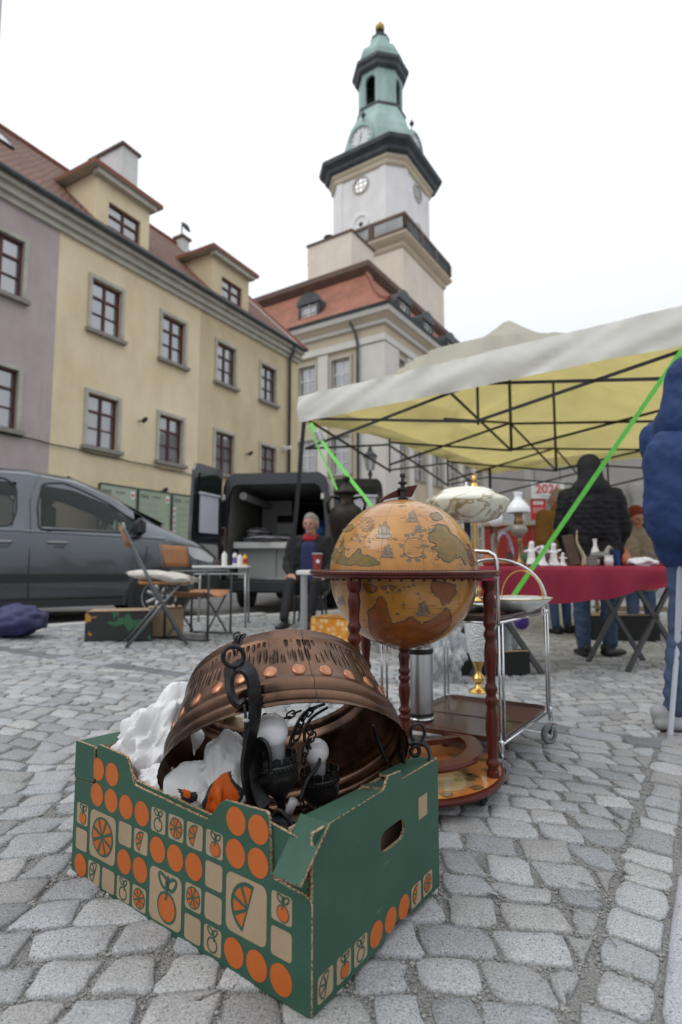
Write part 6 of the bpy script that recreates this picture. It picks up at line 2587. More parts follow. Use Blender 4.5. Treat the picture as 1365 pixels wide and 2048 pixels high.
cA, cB, cC, cD = TA0 + TD * e + TU * e, TA0 + TD * e + TU * (TW_ - e), TA0 + TD * (TL_ - e) + TU * (TW_ - e), TA0 + TD * (TL_ - e) + TU * e
scissor(cA, cB, 3)
scissor(cB, cC, 2)
scissor(cA, cD, 2)
scissor(cD, cC, 3)
for a, b, h in PK:
    q = TA0 + TD * a + TU * b
    tbar(q + UP * 2.12, q + UP * (h - .04), .03, .03)
    scissor(TA0 + TD * e + TU * b, q, 1, 2.46, 2.12)
    scissor(q, TA0 + TD * (TL_ - e) + TU * b, 1, 2.46, 2.12)
qa, qb = TA0 + TD * 1.85 + TU * 1.9, TA0 + TD * 1.85 + TU * 3.8
scissor(TA0 + TD * 1.85 + TU * e, qa, 1, 2.46, 2.12)
scissor(qa, qb, 1, 2.46, 2.12)
scissor(qb, TA0 + TD * 1.85 + TU * (TW_ - e), 1, 2.46, 2.12)
for k, (c, foot) in enumerate(((cA, V((-.625, 6.48, 0))), (cB, cB), (cC, cC), (cD, cD))):
    mb = MB()
    fz = gz(foot.x) - (.13 if foot.y > kerb_y(foot.x) else 0)
    mb.tube([(foot.x, foot.y, fz), (c.x, c.y, 2.62)], 0, flat=(.045, .045), up=(1, 0, 0))
    pl_ = mb.build('pole', MATS['truss_black'], tent, world=True)
    mb = MB()
    mb.box((foot.x, foot.y, fz + .006), (.12, .12, .012))
    mb.build('foot_plate', MATS['truss_black'], pl_, world=True)
mat('strap_green', (.12, .52, .07), .6, col2=(.15, .6, .10), scale=30)
for lb, pts, w_ in (('broad green lashing strap from the left tent corner down behind the globe', [at(622, 846, 6.3), at(655, 898, 6.0), at(748, 1018, 5.3), at(800, 1088, 4.9)], .036),
                    ('thin twisted green strap beside the broad one at the left tent corner', [at(616, 852, 6.35), at(660, 945, 6.0), at(700, 1046, 5.6), at(722, 1100, 5.4)], .022),
                    ('bright green strap slanting across the stall on the right', [at(1420, 619, 3.1), at(1210, 925, 3.25), at(1022, 1199, 3.4), at(985, 1255, 3.42)], .026)):
    mb = MB()
    mb.tube(spline(pts, 8), 0, flat=(w_, .003), up=(1, -.25, .35))
    o = mb.build('lashing_strap', MATS['strap_green'])
    tag(o, lb, 'strap', 'green straps')
# ratchet on the left strap
mb = MB()
q = at(640, 872, 6.12)
mb.bevbox(q, (.07, .05, .13), .01, rot=Matrix.Rotation(R(-25), 3, 'Y'))
o = mb.build('strap_ratchet', MATS['steel_brushed'])
tag(o, 'small steel ratchet on the broad green strap', 'ratchet')

# ------------------------------------------------------------------ grey van-car by the kerb
mat('car_paint', (.085, .098, .112), .26, .55, col2=(.10, .113, .128), scale=2, coat=1.0)
mat('car_glass', (.012, .018, .016), .03, spec=.5, ior=1.5)
mat('car_glass_clear', (.010, .020, .016), .03, spec=.6, ior=1.5, alpha=.58)
mat('black_plastic', (.022, .023, .025), .5)
mat('van_trim_c', (.05, .052, .055), .8)
mat('tyre', (.018, .018, .019), .8)
mat('rim_alloy', (.42, .43, .44), .3, .9)
mat('lamp_clear', (.55, .57, .6), .08, spec=.9, coat=1)
HDG = R(31)
fwx = at(318, 1183, 7.45)
CX = TR((fwx.x, fwx.y, gz(fwx.x) - .13), HDG) @ Matrix.Scale(1.05, 4)
# origin = near front wheel; x forward, y to the left (away), z up
car = thing('grey_car', 'dark grey metallic people carrier parked at the left kerb', 'car', CX)
ST = [  # x, zbot, zbelt, ztop, w belt, w top
    (-3.35, .45, 1.05, 1.60, .80, .66), (-3.25, .30, 1.10, 1.74, .86, .70), (-3.0, .24, 1.12, 1.81, .895, .725), (-2.3, .22, 1.12, 1.845, .905, .735), (-1.5, .22, 1.10, 1.85, .905, .735),
    (-1.0, .22, 1.085, 1.79, .905, .72), (-.6, .22, 1.07, 1.64, .905, .70), (-.2, .22, 1.06, 1.42, .905, .70), (.12, .23, 1.04, 1.22, .90, .72), (.35, .24, 1.0, 1.10, .885, .76), (.6, .25, .92, 1.00, .85, .72), (.8, .28, .78, .86, .76, .62), (.9, .34, .62, .68, .62, .5), (.93, .42, .52, .55, .5, .4)]
mb = MB()
W0 = .90
rings = []
for x, zb, zl, zt, wb, wt in ST:
    h = []
    sec = [(wb * .55, zb), (wb * .94, zb + .02), (wb * .985, zb + .16), (wb * 1.005, (zb + zl) * .5), (wb, zl - .06), (wb * .985, zl), (wt + (wb - wt) * .35, zl + (zt - zl) * .6), (wt, zt - min(.09, (zt - zl) * .3)), (wt - .10, zt - .02), (wt * .5, zt + .012)]
    ring_ = [mb.pt((x, -y + W0, z)) for y, z in sec] + [mb.pt((x, y + W0, z)) for y, z in reversed(sec)]
    rings.append(ring_)
NR = len(rings[0])
for si, (a, b) in enumerate(zip(rings[:-1], rings[1:])):
    for i in range(NR):
        # the glazed band between belt line and roof stays open on both sides
        if 1 <= si <= 6 and i in (5, 6, 12, 13):
            continue
        mb.face((a[i], a[(i + 1) % NR], b[(i + 1) % NR], b[i]))
mb.face(rings[0][::-1])
mb.face(rings[-1])
body = mb.build('body', MATS['car_paint'], car, smooth=True, auto=38)
def side_y(x, z, off=.006):
    for a, b in zip(ST[:-1], ST[1:]):
        if a[0] <= x <= b[0]:
            t = (x - a[0]) / (b[0] - a[0])
            s = [a[i] + (b[i] - a[i]) * t for i in range(6)]
            _, zb, zl, zt, wb, wt = s
            if z >= zl:
                z1_, y1_ = zl + (zt - zl) * .6, wt + (wb - wt) * .35
                if z <= z1_:
                    k = (z - zl) / max(.01, z1_ - zl)
                    y = wb * .985 + (y1_ - wb * .985) * k
                else:
                    k = min(1, (z - z1_) / max(.01, zt - min(.09, (zt - zl) * .3) - z1_))
                    y = y1_ + (wt - y1_) * k
            else:
                zm = (zb + zl) * .5
                if z > zm:
                    y = wb * 1.005 + (wb - wb * 1.005) * min(1, (z - zm) / max(.01, zl - .06 - zm))
                else:
                    k = max(0, (z - zb - .16) / max(.01, zm - zb - .16))
                    y = wb * .985 + (wb * .02) * k
            return W0 - y - off
    return 0
def side_patch(name, P, m_, par, off=.006, rnd_=True, st=.05):
    if rnd_:
        P = cornerround(P, .05, 3)
    x0, x1 = min(p[0] for p in P), max(p[0] for p in P)
    z0, z1 = min(p[1] for p in P), max(p[1] for p in P)
    mb = MB()
    # strips in x, clipped by the outline
    xs = sorted({x0 + (x1 - x0) * i / 40 for i in range(41)} | {p[0] for p in P})
    def span(x):
        zs = []
        n = len(P)
        for i in range(n):
            (ax, az), (bx, bz) = P[i - 1], P[i]
            if (ax - x) * (bx - x) <= 0 and abs(ax - bx) > 1e-9:
                zs.append(az + (bz - az) * (x - ax) / (bx - ax))
        return (min(zs), max(zs)) if zs else None
    prev = None
    for x in xs:
        s = span(min(max(x, x0 + 1e-5), x1 - 1e-5))
        if not s:
            continue
        col = [mb.pt((x, side_y(x, s[0] + (s[1] - s[0]) * k / 6, off), s[0] + (s[1] - s[0]) * k / 6)) for k in range(7)]
        if prev:
            for k in range(6):
                mb.face((prev[k], col[k], col[k + 1], prev[k + 1]))
        prev = col
    return mb.build(name, MATS[m_], par, smooth=True)
fw_ = [(-1.27, 1.13), (-1.36, 1.36), (-1.30, 1.60), (-1.12, 1.64), (-.92, 1.60), (-.60, 1.44), (-.32, 1.24), (-.22, 1.11), (-.7, 1.10)]
rw_ = [(-2.42, 1.16), (-2.42, 1.64), (-1.62, 1.66), (-1.52, 1.56), (-1.50, 1.28), (-1.58, 1.17), (-2.0, 1.15)]
def far_side(ob):
    c = share(ob, ob.name.split('.')[0], body, Matrix(((1, 0, 0, 0), (0, -1, 0, 2 * W0), (0, 0, 1, 0), (0, 0, 0, 1))))
    return c
def zt_at(x):
    for a, b in zip(ST[:-1], ST[1:]):
        if a[0] <= x <= b[0]:
            t = (x - a[0]) / (b[0] - a[0])
            zl, zt = a[2] + (b[2] - a[2]) * t, a[3] + (b[3] - a[3]) * t
            return zl, zt - min(.09, (zt - zl) * .3)
    return 1, 1.2
xs_ = [-3.24 + .06 * i for i in range(56)]
xs_ = [x for x in xs_ if x < .10]
belt = [(x, zt_at(x)[0]) for x in xs_]
top_ = [(x, zt_at(x)[1]) for x in xs_]
def frame_strip(pts, w_, nm, mm='car_paint'):
    """painted strip of the body side round the glass"""
    return side_patch(nm, pts, mm, body, .004, False)
far_side(frame_strip([(x, z + .055) for x, z in belt] + [(x, z - .012) for x, z in reversed(belt)], 0, 'belt_strip'))
far_side(frame_strip([(x, z + .005) for x, z in top_ if x < -.25] + [(x, max(z - .10, zt_at(x)[0] + .01)) for x, z in reversed(top_) if x < -.25], 0, 'roof_frame'))
for P_ in ([(-1.62, 1.10), (-1.60, 1.75), (-1.36, 1.76), (-1.34, 1.10)], [(-2.64, 1.12), (-2.62, 1.78), (-2.48, 1.78), (-2.50, 1.12)], [(-3.25, 1.12), (-3.22, 1.70), (-3.08, 1.76), (-3.10, 1.12)]):
    far_side(side_patch('pillar', P_, 'car_paint', body, .0045, False))
fw_ = [(-1.36, 1.12), (-1.38, 1.40), (-1.34, 1.66), (-1.12, 1.69), (-.92, 1.62), (-.60, 1.47), (-.32, 1.27), (-.20, 1.10), (-.7, 1.11)]
rw_ = [(-2.50, 1.14), (-2.50, 1.68), (-1.72, 1.70), (-1.60, 1.60), (-1.59, 1.30), (-1.64, 1.15), (-2.0, 1.14)]
bw_ = [(-3.12, 1.16), (-3.10, 1.64), (-2.62, 1.68), (-2.62, 1.15)]
for P_ in (fw_, rw_, bw_):
    far_side(side_patch('window', P_, 'car_glass_clear', body, .0025))
    cx_, cz_ = sum(p[0] for p in P_) / len(P_), sum(p[1] for p in P_) / len(P_)
    Q_ = cornerround(P_, .05, 3)
    mb = MB()
    mb.tube([(x, side_y(x, z, .006), z) for x, z in Q_], .011, 5, closed=True)
    far_side(mb.build('window_trim', MATS['black_plastic'], body))
mb = MB()
mb.tube([(-.52, side_y(-.52, 1.11, .006), 1.11), (-.50, side_y(-.5, 1.4, .006), 1.40)], .012, 5)
mb.build('quarter_bar', MATS['black_plastic'], body)
mb = MB()
mb.box((-1.6, W0, 1.05), (3.2, 1.6, .02))
mb.build('cabin_floor', MATS['black_plastic'], body)
for x in (-1.25, -2.15):
    for y in (.45, 1.35):
        mb = MB()
        mb.bevbox((x, y, 1.22), (.16, .48, .42), .05)
        mb.bevbox((x + .01, y, 1.52), (.10, .26, .18), .04)
        mb.build('seat', MATS['van_trim_c'], car, smooth=True, auto=50)
mb = MB()
mb.tube([(-.62 + .05 * math.cos(a), .45 + .18 * math.cos(a) * 0 + .18 * math.sin(a), 1.16 + .16 * math.cos(a)) for a in [2 * math.pi * k / 20 for k in range(20)]], .014, 6, closed=True)
mb.build('steering_wheel', MATS['black_plastic'], car, smooth=True)
side_patch('side_moulding', [(-3.1, .50), (-3.1, .62), (-.38, .60), (-.35, .52)], 'black_plastic', body, .018)
side_patch('sill', [(-2.4, .23), (-2.4, .32), (-.42, .32), (-.40, .23)], 'black_plastic', body, .01, False)
def seam(pts):
    mb = MB()
    mb.tube([(x, side_y(x, z, .003), z) for x, z in pts], .006, 4)
    mb.build('door_seam', MATS['black_plastic'], body)
seam([(-1.43, .30), (-1.44, .7), (-1.44, 1.1), (-1.46, 1.45), (-1.40, 1.70)])
seam([(-.30, .34), (-.22, .6), (-.16, .9), (-.17, 1.08)])
seam([(-2.52, .30), (-2.50, .8), (-2.50, 1.2), (-2.52, 1.70)])
seam([(-2.5, .33), (-1.45, .33), (-.32, .34)])
for x in (-1.72, -1.16):
    mb = MB()
    y = side_y(x, .97, 0)
    mb.bevbox((x, y - .022, .975 - .0), (.22, .03, .035), .01)
    hd = mb.build('door_handle', MATS['rim_alloy'], body, smooth=True, auto=40)
    mb = MB()
    mb.bevbox((x + .02, y - .004, .94), (.12, .01, .06), .004)
    mb.build('handle_recess', MATS['car_paint'], hd)
mb = MB()
ym = side_y(-.28, 1.12, 0)
mb.bevbox((-.28, ym - .14, 1.17), (.14, .20, .22), .05)
mr_ = mb.build('mirror', MATS['black_plastic'], body, smooth=True, auto=50)
side_patch('headlamp', [(.42, .80), (.30, .96), (.52, .93), (.74, .80), (.70, .74)], 'lamp_clear', body, .008)
side_patch('bumper', [(.42, .28), (.46, .60), (.86, .58), (.90, .44), (.8, .30)], 'black_plastic', body, .012)
def arch(cx):
    mb = MB()
    mb.prism(circ(cx, .315, .375, 26), .2, Matrix(((1, 0, 0, 0), (0, 0, -1, -.012), (0, 1, 0, 0), (0, 0, 0, 1))))
    mb.build('wheel_arch', MATS['black_plastic'], body)
def wheel(cx, cy=.072):
    mb = MB()
    rot = Matrix.Rotation(R(90), 3, 'X')
    mb.lathe([(.21, -.10), (.30, -.10), (.318, -.07), (.318, .07), (.30, .10), (.215, .10)], 36, (cx, cy, .318), rot)
    w_ = mb.build('wheel', MATS['tyre'], car, smooth=True, auto=40)
    mb = MB()
    mb.lathe([(.215, .098), (.20, .092), (.19, .05), (.19, -.02)], 36, (cx, cy, .318), rot)
    mb.lathe([(.001, .085), (.05, .085), (.055, .06)], 18, (cx, cy, .318), rot)
    mb.build('rim', MATS['rim_alloy'], w_, smooth=True, auto=40)
    mb = MB()
    mb.lathe([(.001, .0), (.19, .0)], 24, (cx, cy, .318), rot)
    mb.build('brake_disc', MATS['black_plastic'], w_)
    for k in range(7):
        a = 2 * math.pi * k / 7
        mb = MB()
        c, s = math.cos(a), math.sin(a)
        mb.tube([(cx + .04 * c, cy - .078, .318 + .04 * s), (cx + .12 * c, cy - .08, .318 + .12 * s), (cx + .20 * c, cy - .07, .318 + .20 * s)], 0, flat=(.018, .042), up=(0, 1, 0))
        mb.build('spoke', MATS['rim_alloy'], w_, smooth=True)
arch(0)
arch(-2.72)
wheel(0)
wheel(-2.72)
wheel(0, 1.70)
wheel(-2.72, 1.70)
mb = MB()
mb.poly([(.10, .22, 1.245), (.10, 1.58, 1.245), (-1.06, 1.50, 1.80), (-1.06, .30, 1.80)])
mb.build('windscreen', MATS['car_glass'], body)

# ------------------------------------------------------------------ black panel van with open rear doors
mat('van_black', (.012, .014, .020), .28, .2, coat=1.0)
mat('van_trim', (.03, .031, .034), .55)
mat('liner_grey', (.17, .165, .155), .7, col2=(.14, .135, .13), scale=4)
mat('liner_light', (.36, .36, .36), .6)
mat('blind_white', (.50, .49, .58), .7)
mat('ply_white', (.55, .55, .54), .6)
mat('deep_dark', (.012, .012, .012), .9)
vc = at(549, 1222, 9.35)
VX = TR((vc.x, vc.y, gz(vc.x) - .13), R(-7))
van = thing('black_van', 'black panel van seen from behind, both rear doors open on a fitted bed', 'van', VX)
def vsec(y, k=1.0, zb=.42, zt=2.34):
    s = [(-.86, zb), (.86, zb), (.97, zb + .12), (.985, 1.0), (.97, 1.3), (.90, zt - .22), (.85, zt - .08), (.74, zt), (-.74, zt), (-.85, zt - .08), (-.90, zt - .22), (-.97, 1.3), (-.985, 1.0), (-.97, zb + .12)]
    return [(x * k, y, z) for x, z in s]
opn = [(-.78, .56), (.78, .56), (.80, .70), (.80, 1.1), (.79, 1.4), (.75, 1.95), (.70, 2.10), (.62, 2.15), (-.62, 2.15), (-.70, 2.10), (-.75, 1.95), (-.79, 1.4), (-.80, 1.1), (-.80, .70)]
opn = [(x * 1.07, z) for x, z in opn]
mb = MB()
r0 = [mb.pt(p) for p in vsec(0)]
r1 = [mb.pt(p) for p in vsec(3.6)]
r2 = [mb.pt(p) for p in vsec(4.3, .96, .42, 2.1)]
r3 = [mb.pt(p) for p in vsec(5.1, .9, .42, 1.2)]
o0 = [mb.pt((x, -.004, z)) for x, z in opn]
o1 = [mb.pt((x, .10, z)) for x, z in opn]
mb.bridge([o1, o0, r0, r1, r2, r3])
mb.face(r3)
mb.build('body', MATS['van_black'], van, smooth=True, auto=40)
mb = MB()
oi = [mb.pt((x, .10, z)) for x, z in opn]
oj = [mb.pt((x * .98, 2.9, z)) for x, z in opn]
mb.bridge([oj, oi])
mb.face(oj)
mb.build('interior', MATS['liner_grey'], van)
mb = MB()
mb.bevbox((0, -.07, .44), (1.86, .20, .20), .03)
bp_ = mb.build('bumper', MATS['van_trim'], van, smooth=True, auto=40)
mb = MB()
mb.box((0, -.02, .572), (1.5, .16, .03))
mb.build('sill_plate', MATS['steel_brushed'], van)
for s in (-1, 1):
    mb = MB()
    mb.bevbox((s * .885, -.02, 1.15), (.10, .06, .55), .015)
    mb.build('tail_lamp', mat('tail_red', (.03, .008, .008), .2, coat=1), van)
    mb = MB()
    rot = Matrix.Rotation(R(90), 3, 'Y')
    mb.lathe([(.2, -.11), (.32, -.11), (.34, -.06), (.34, .06), (.32, .11), (.2, .11)], 24, (s * .80, 1.15, .34), rot)
    mb.build('wheel', MATS['tyre'], van, smooth=True)
    mb = MB()
    mb.lathe([(.2, -.11), (.32, -.11), (.34, -.06), (.34, .06), (.32, .11), (.2, .11)], 24, (s * .80, 4.1, .34), rot)
    mb.build('wheel', MATS['tyre'], van, smooth=True)
# inside: bed, cupboards, things
mb = MB()
mb.box((-.18, 1.0, 1.13), (1.16, 1.7, .10))
bed = mb.build('bed_base', MATS['ply_white'], van)
mb = MB()
for i, x in enumerate((-.735, -.40, -.05)):
    mb.box((x + .17, 1.1, .83), (.335, 1.5, .50), m=0)
mb.build('cupboard', MATS['liner_light'], van)
mb = MB()
mb.box((-.45, 2.0, 1.62), (.62, .03, .95))
mb.build('partition', MATS['liner_light'], van)
mb = MB()
mb.box((-.27, 1.975, 1.72), (.34, .02, .14), m=0)
mb.box((-.27, 1.975, 1.52), (.34, .02, .20), m=1)
mb.build('picture', [MATS['deep_dark'], MATS['ply_white']], van)
mb = MB()
mb.box((.0, 2.85, 1.4), (1.5, .02, 1.4))
mb.build('front_wall', MATS['deep_dark'], van)
mb = MB()
mb.tube([(-.62, .2, 1.98), (-.60, 1.9, 1.98)], .07, 8)
mb.build('roof_locker', MATS['liner_light'], van)
def blanket():
    m = bpy.data.materials.new('striped_blanket')
    m.use_nodes = True
    t = m.node_tree
    L = t.links.new
    b = t.nodes['Principled BSDF']
    b.inputs['Roughness'].default_value = .95
    tc = t.nodes.new('ShaderNodeTexCoord')
    wv = t.nodes.new('ShaderNodeTexWave')
    wv.bands_direction = 'Z'
    wv.inputs['Scale'].default_value = 4.5
    wv.inputs['Distortion'].default_value = 2.5
    L(tc.outputs['Object'], wv.inputs['Vector'])
    cr = t.nodes.new('ShaderNodeValToRGB')
    cr.color_ramp.elements[0].position, cr.color_ramp.elements[0].color = .35, (.05, .052, .06, 1)
    cr.color_ramp.elements[1].position, cr.color_ramp.elements[1].color = .65, (.34, .33, .35, 1)
    L(wv.outputs[0], cr.inputs[0])
    L(cr.outputs[0], b.inputs['Base Color'])
    MATS['striped_blanket'] = m
blanket()
bl = crumple('blanket', 'grey striped blanket spread on the bed in the black van', VX @ V((-.2, .95, 1.24)), (.58, .85, .085), 2, None, None, ('striped_blanket',), 4, .10, 'blanket')
bl.rotation_euler = (0, 0, R(-7))
p = crumple('pillow', 'dark striped pillow on the left end of the van bed', VX @ V((-.55, 1.0, 1.36)), (.22, .5, .12), 6, None, None, ('striped_blanket',), 4, .12, 'pillow')
mat('bag_blue', (.02, .10, .32), .5, col2=(.03, .16, .42), scale=8)
mat('bag_lime', (.28, .38, .03), .5)
mat('cloth_navy', (.03, .04, .12), .8, col2=(.05, .06, .16), scale=9)
crumple('holdall', 'bright blue bag heaped beside the bed in the van', VX @ V((.50, 1.3, 1.40)), (.26, .4, .24), 4, None, None, ('bag_blue',), 4, .15, 'bag')
crumple('folded_towel', 'lime green towel under the blue bag in the van', VX @ V((.40, .95, 1.19)), (.24, .3, .05), 7, None, None, ('bag_lime',), 3, .12, 'towel')
crumple('clothes_bundle', 'dark bundle of clothes hanging low in the right of the van', VX @ V((.58, 1.0, .85)), (.2, .4, .28), 9, None, None, ('cloth_navy',), 4, .2, 'clothes')
# rear doors
def van_door(X, nm, inner_sign):
    d = MB(X)
    wd, z0, z1 = .86, .50, (2.40 if inner_sign > 0 else 2.22)
    out = cornerround([(0, z0), (wd - .05, z0), (wd, z0 + .1), (wd, 1.3), (wd - .06, z1 - .1), (wd - .12, z1), (0, z1)], .06)
    XF = Matrix(((1, 0, 0, 0), (0, 0, -1, 0), (0, 1, 0, 0), (0, 0, 0, 1)))
    d.prism(out, .06, XF)
    ob = d.build('rear_door', MATS['van_black'], van, bevel=.01)
    y = -.012 if inner_sign < 0 else .072
    f = 1 if inner_sign < 0 else -1
    g = MB(X)
    g.prism(cornerround([(.10, 1.32), (wd - .12, 1.32), (wd - .18, z1 - .14), (.10, z1 - .14)], .06), .01, Matrix.Translation((0, y, 0)) @ XF)
    g.build('window', MATS['car_glass'], ob)
    g = MB(X)
    g.prism(cornerround([(.14, .62), (wd - .12, .62), (wd - .12, 1.12), (.14, 1.12)], .06), .012, Matrix.Translation((0, y, 0)) @ XF)
    g.build('door_panel', MATS['liner_light'] if inner_sign > 0 else MATS['van_trim'], ob)
    g = MB(X)
    g.box((.43, y - .02 * f, 1.60), (.52, .012, .60))
    bl_ = g.build('roller_blind', MATS['blind_white'], ob)
    g = MB(X)
    g.tube([(.14, y - .03 * f, 1.92), (.72, y - .03 * f, 1.92)], .022, 8)
    g.build('blind_roll', MATS['blind_white'], bl_)
XLd = Matrix.Translation((-.97, -.02, 0)) @ Matrix.Rotation(R(-103), 4, 'Z')
van_door(XLd, 'left', 1)
XRd = Matrix.Translation((.99, -.03, 0)) @ Matrix.Rotation(R(8), 4, 'Z')
van_door(XRd, 'right', -1)
mb = MB()
mb.box((-.885, -.035, 1.93), (.05, .02, .09), m=0)
mb.box((.80, -.02, 1.93), (.05, .03, .09), m=0)
mb.build('label', MATS['ply_white'], van)

# ------------------------------------------------------------------ tables and seats in front of the van
mat('alu', (.42, .43, .44), .38, .9)
mat('table_white', (.66, .66, .66), .4)
def leg_rod(mb, a, b, r=.012):
    mb.rod(a, b, r, 8)
tb0 = V((-1.32, 6.27, gz(-1.32)))
t1 = thing('folding_table', 'small folding table with bottles in front of the black van', 'table', TR(tb0, R(6)))
mb = MB()
mb.bevbox((0, 0, .635), (.60, .62, .026), .006)
mb.build('table_top', MATS['table_white'], t1)
for x, y in ((-.27, -.27), (.27, -.27), (-.27, .27), (.27, .27)):
    mb = MB()
    leg_rod(mb, (x * 1.05, y, 0), (x, y, .62))
    mb.build('leg', MATS['alu'], t1, smooth=True)
mb = MB()
leg_rod(mb, (-.27, -.27, .56), (.27, -.27, .56), .009)
mb.build('brace', MATS['alu'], t1)
mat('pb_white', (.66, .66, .66), .35)
mat('pb_purple', (.16, .09, .28), .4)
mat('pb_yellow', (.70, .42, .02), .4)
mat('pb_red', (.45, .02, .02), .4)
mat('pb_dark', (.05, .035, .03), .4)
def bottle(name, label, pos, h, r, m, cap, band=None, cat='bottle'):
    t = thing(name, label, cat, Matrix.Translation(pos), 'bottles on the folding table')
    mb = MB()
    mb.lathe([(.001, 0), (r, 0), (r, h * .72), (r * .85, h * .82), (r * .4, h * .9), (r * .4, h * .92)], 18)
    b_ = mb.build('bottle_body', MATS[m], t, smooth=True, auto=50)
    mb = MB()
    mb.lathe([(r * .48, h * .88), (r * .48, h * 1.0), (.001, h)], 14)
    mb.build('cap', MATS[cap], t, smooth=True, auto=50)
    if band:
        mb = MB()
        mb.lathe([(r * 1.02, h * .18), (r * 1.02, h * .6)], 18)
        mb.build('paper_label', MATS[band], b_, smooth=True)
def on_t1(px, Y):
    v = at(px, 1137, Y)
    return (v.x, v.y, tb0.z + .649)
bottle('bottle', 'white plastic bottle, leftmost on the folding table', on_t1(449, 6.2), .155, .030, 'pb_white', 'pb_white')
bottle('bottle', 'purple and white bottle on the folding table', on_t1(470, 6.3), .155, .028, 'pb_white', 'pb_purple', 'pb_purple')
bottle('tin', 'white tin between the purple and yellow bottles', on_t1(480, 6.1), .12, .030, 'pb_white', 'pb_white', cat='tin')
bottle('bottle', 'small yellow bottle with red cap on the folding table', on_t1(490, 6.2), .125, .026, 'pb_yellow', 'pb_yellow', 'pb_red')
bottle('jar', 'squat dark jar at the left back of the folding table', on_t1(434, 6.4), .075, .035, 'pb_dark', 'pb_dark', cat='jar')
# director's chair
mat('canvas_tan', (.32, .15, .07), .85, col2=(.39, .19, .09), scale=6)
mat('tube_grey', (.10, .105, .11), .4, .7)
dch = V((-1.30, 5.22, gz(-1.3)))
t2 = thing('folding_armchair', "tan canvas director's chair with grey tubular frame", 'chair', TR(dch, R(80)))
def pipe(par, pts, r=.011, name='frame_tube', m_='tube_grey'):
    mb = MB()
    mb.tube(pts, r, 8)
    return mb.build(name, MATS[m_], par, smooth=True)
W2, D2 = .27, .22
for s in (-1, 1):
    pipe(t2, [(s * W2, -D2, .012), (s * W2, D2, .012)], name='foot_rail')
    pipe(t2, [(s * W2, -D2 + .02, .012), (s * W2, -D2 + .02, .56), (s * W2, -D2 + .06, .60), (s * W2, D2 - .06, .60), (s * W2, D2 - .02, .57), (s * W2, D2 - .02, .012)], name='arm_frame')
    pipe(t2, [(s * W2, D2 - .02, .57), (s * W2, D2 + .05, .85)], name='back_post')
for y in (-D2 + .05, D2 - .05):
    pipe(t2, [(-W2, y, .03), (W2, y, .42)], .009, 'cross_brace')
    pipe(t2, [(W2, y + .015, .03), (-W2, y + .015, .42)], .009, 'cross_brace')
def sheet(par, name, fn, nu, nv, m_, th=.006):
    mb = MB()
    g = [[mb.pt(fn(i / nu, j / nv)) for j in range(nv + 1)] for i in range(nu + 1)]
    for i in range(nu):
        for j in range(nv):
            mb.face((g[i][j], g[i + 1][j], g[i + 1][j + 1], g[i][j + 1]))
    ob = mb.build(name, MATS[m_], par, smooth=True)
    so_ = ob.modifiers.new('thick', 'SOLIDIFY')
    so_.thickness = th
    return ob
sheet(t2, 'seat', lambda u, v: (-W2 + 2 * W2 * u, -D2 + .02 + (2 * D2 - .04) * v, .42 - .05 * math.sin(math.pi * u)), 12, 4, 'canvas_tan')
sheet(t2, 'backrest', lambda u, v: (-W2 - .01 + (2 * W2 + .02) * u, D2 + .0 + .05 * math.sin(math.pi * u) + .04 * v, .64 + .20 * v), 12, 4, 'canvas_tan')
# folding chair with white sheepskin
fc = V((-1.52, 4.66, gz(-1.52)))
t3 = thing('folding_chair', 'grey folding chair with white fleece on its seat, beside the patterned carton', 'chair', TR(fc, R(22)))
mat('tube_alu', (.20, .21, .22), .4, .8)
for s in (-1, 1):
    pipe(t3, [(.235, s * .19, .012), (-.05, s * .19, .50), (-.26, s * .19, .92), (-.275, s * .185, .98)], .012, 'back_leg', 'tube_alu')
    pipe(t3, [(-.22, s * .165, .012), (.06, s * .165, .36), (.20, s * .165, .53)], .012, 'front_leg', 'tube_alu')
for q in (((.235, -.19, .03), (.235, .19, .03)), ((-.22, -.165, .03), (-.22, .165, .03)), ((-.05, -.19, .5), (-.05, .19, .5))):
    pipe(t3, q, .009, 'stretcher', 'tube_alu')
mb = MB()
mb.bevbox((.06, 0, .505), (.40, .36, .025), .01)
mb.build('seat', MATS['canvas_tan'], t3)
sheet(t3, 'backrest', lambda u, v: (-.215 - .05 * v - .03 * math.sin(math.pi * u), -.19 + .38 * u, .80 + .16 * v), 8, 3, 'canvas_tan')
mat('fleece', (.62, .59, .54), .95, col2=(.5, .47, .42), scale=14, bump=.8, bscale=60)
Xf = TR(fc, R(22))
fz = crumple('sheepskin', 'white fleece draped over the seat of the folding chair', Xf @ V((.06, 0, .545)), (.27, .22, .05), 12, None, None, ('fleece',), 4, .2, 'fleece')
fz.rotation_euler = (0, R(6), R(22))
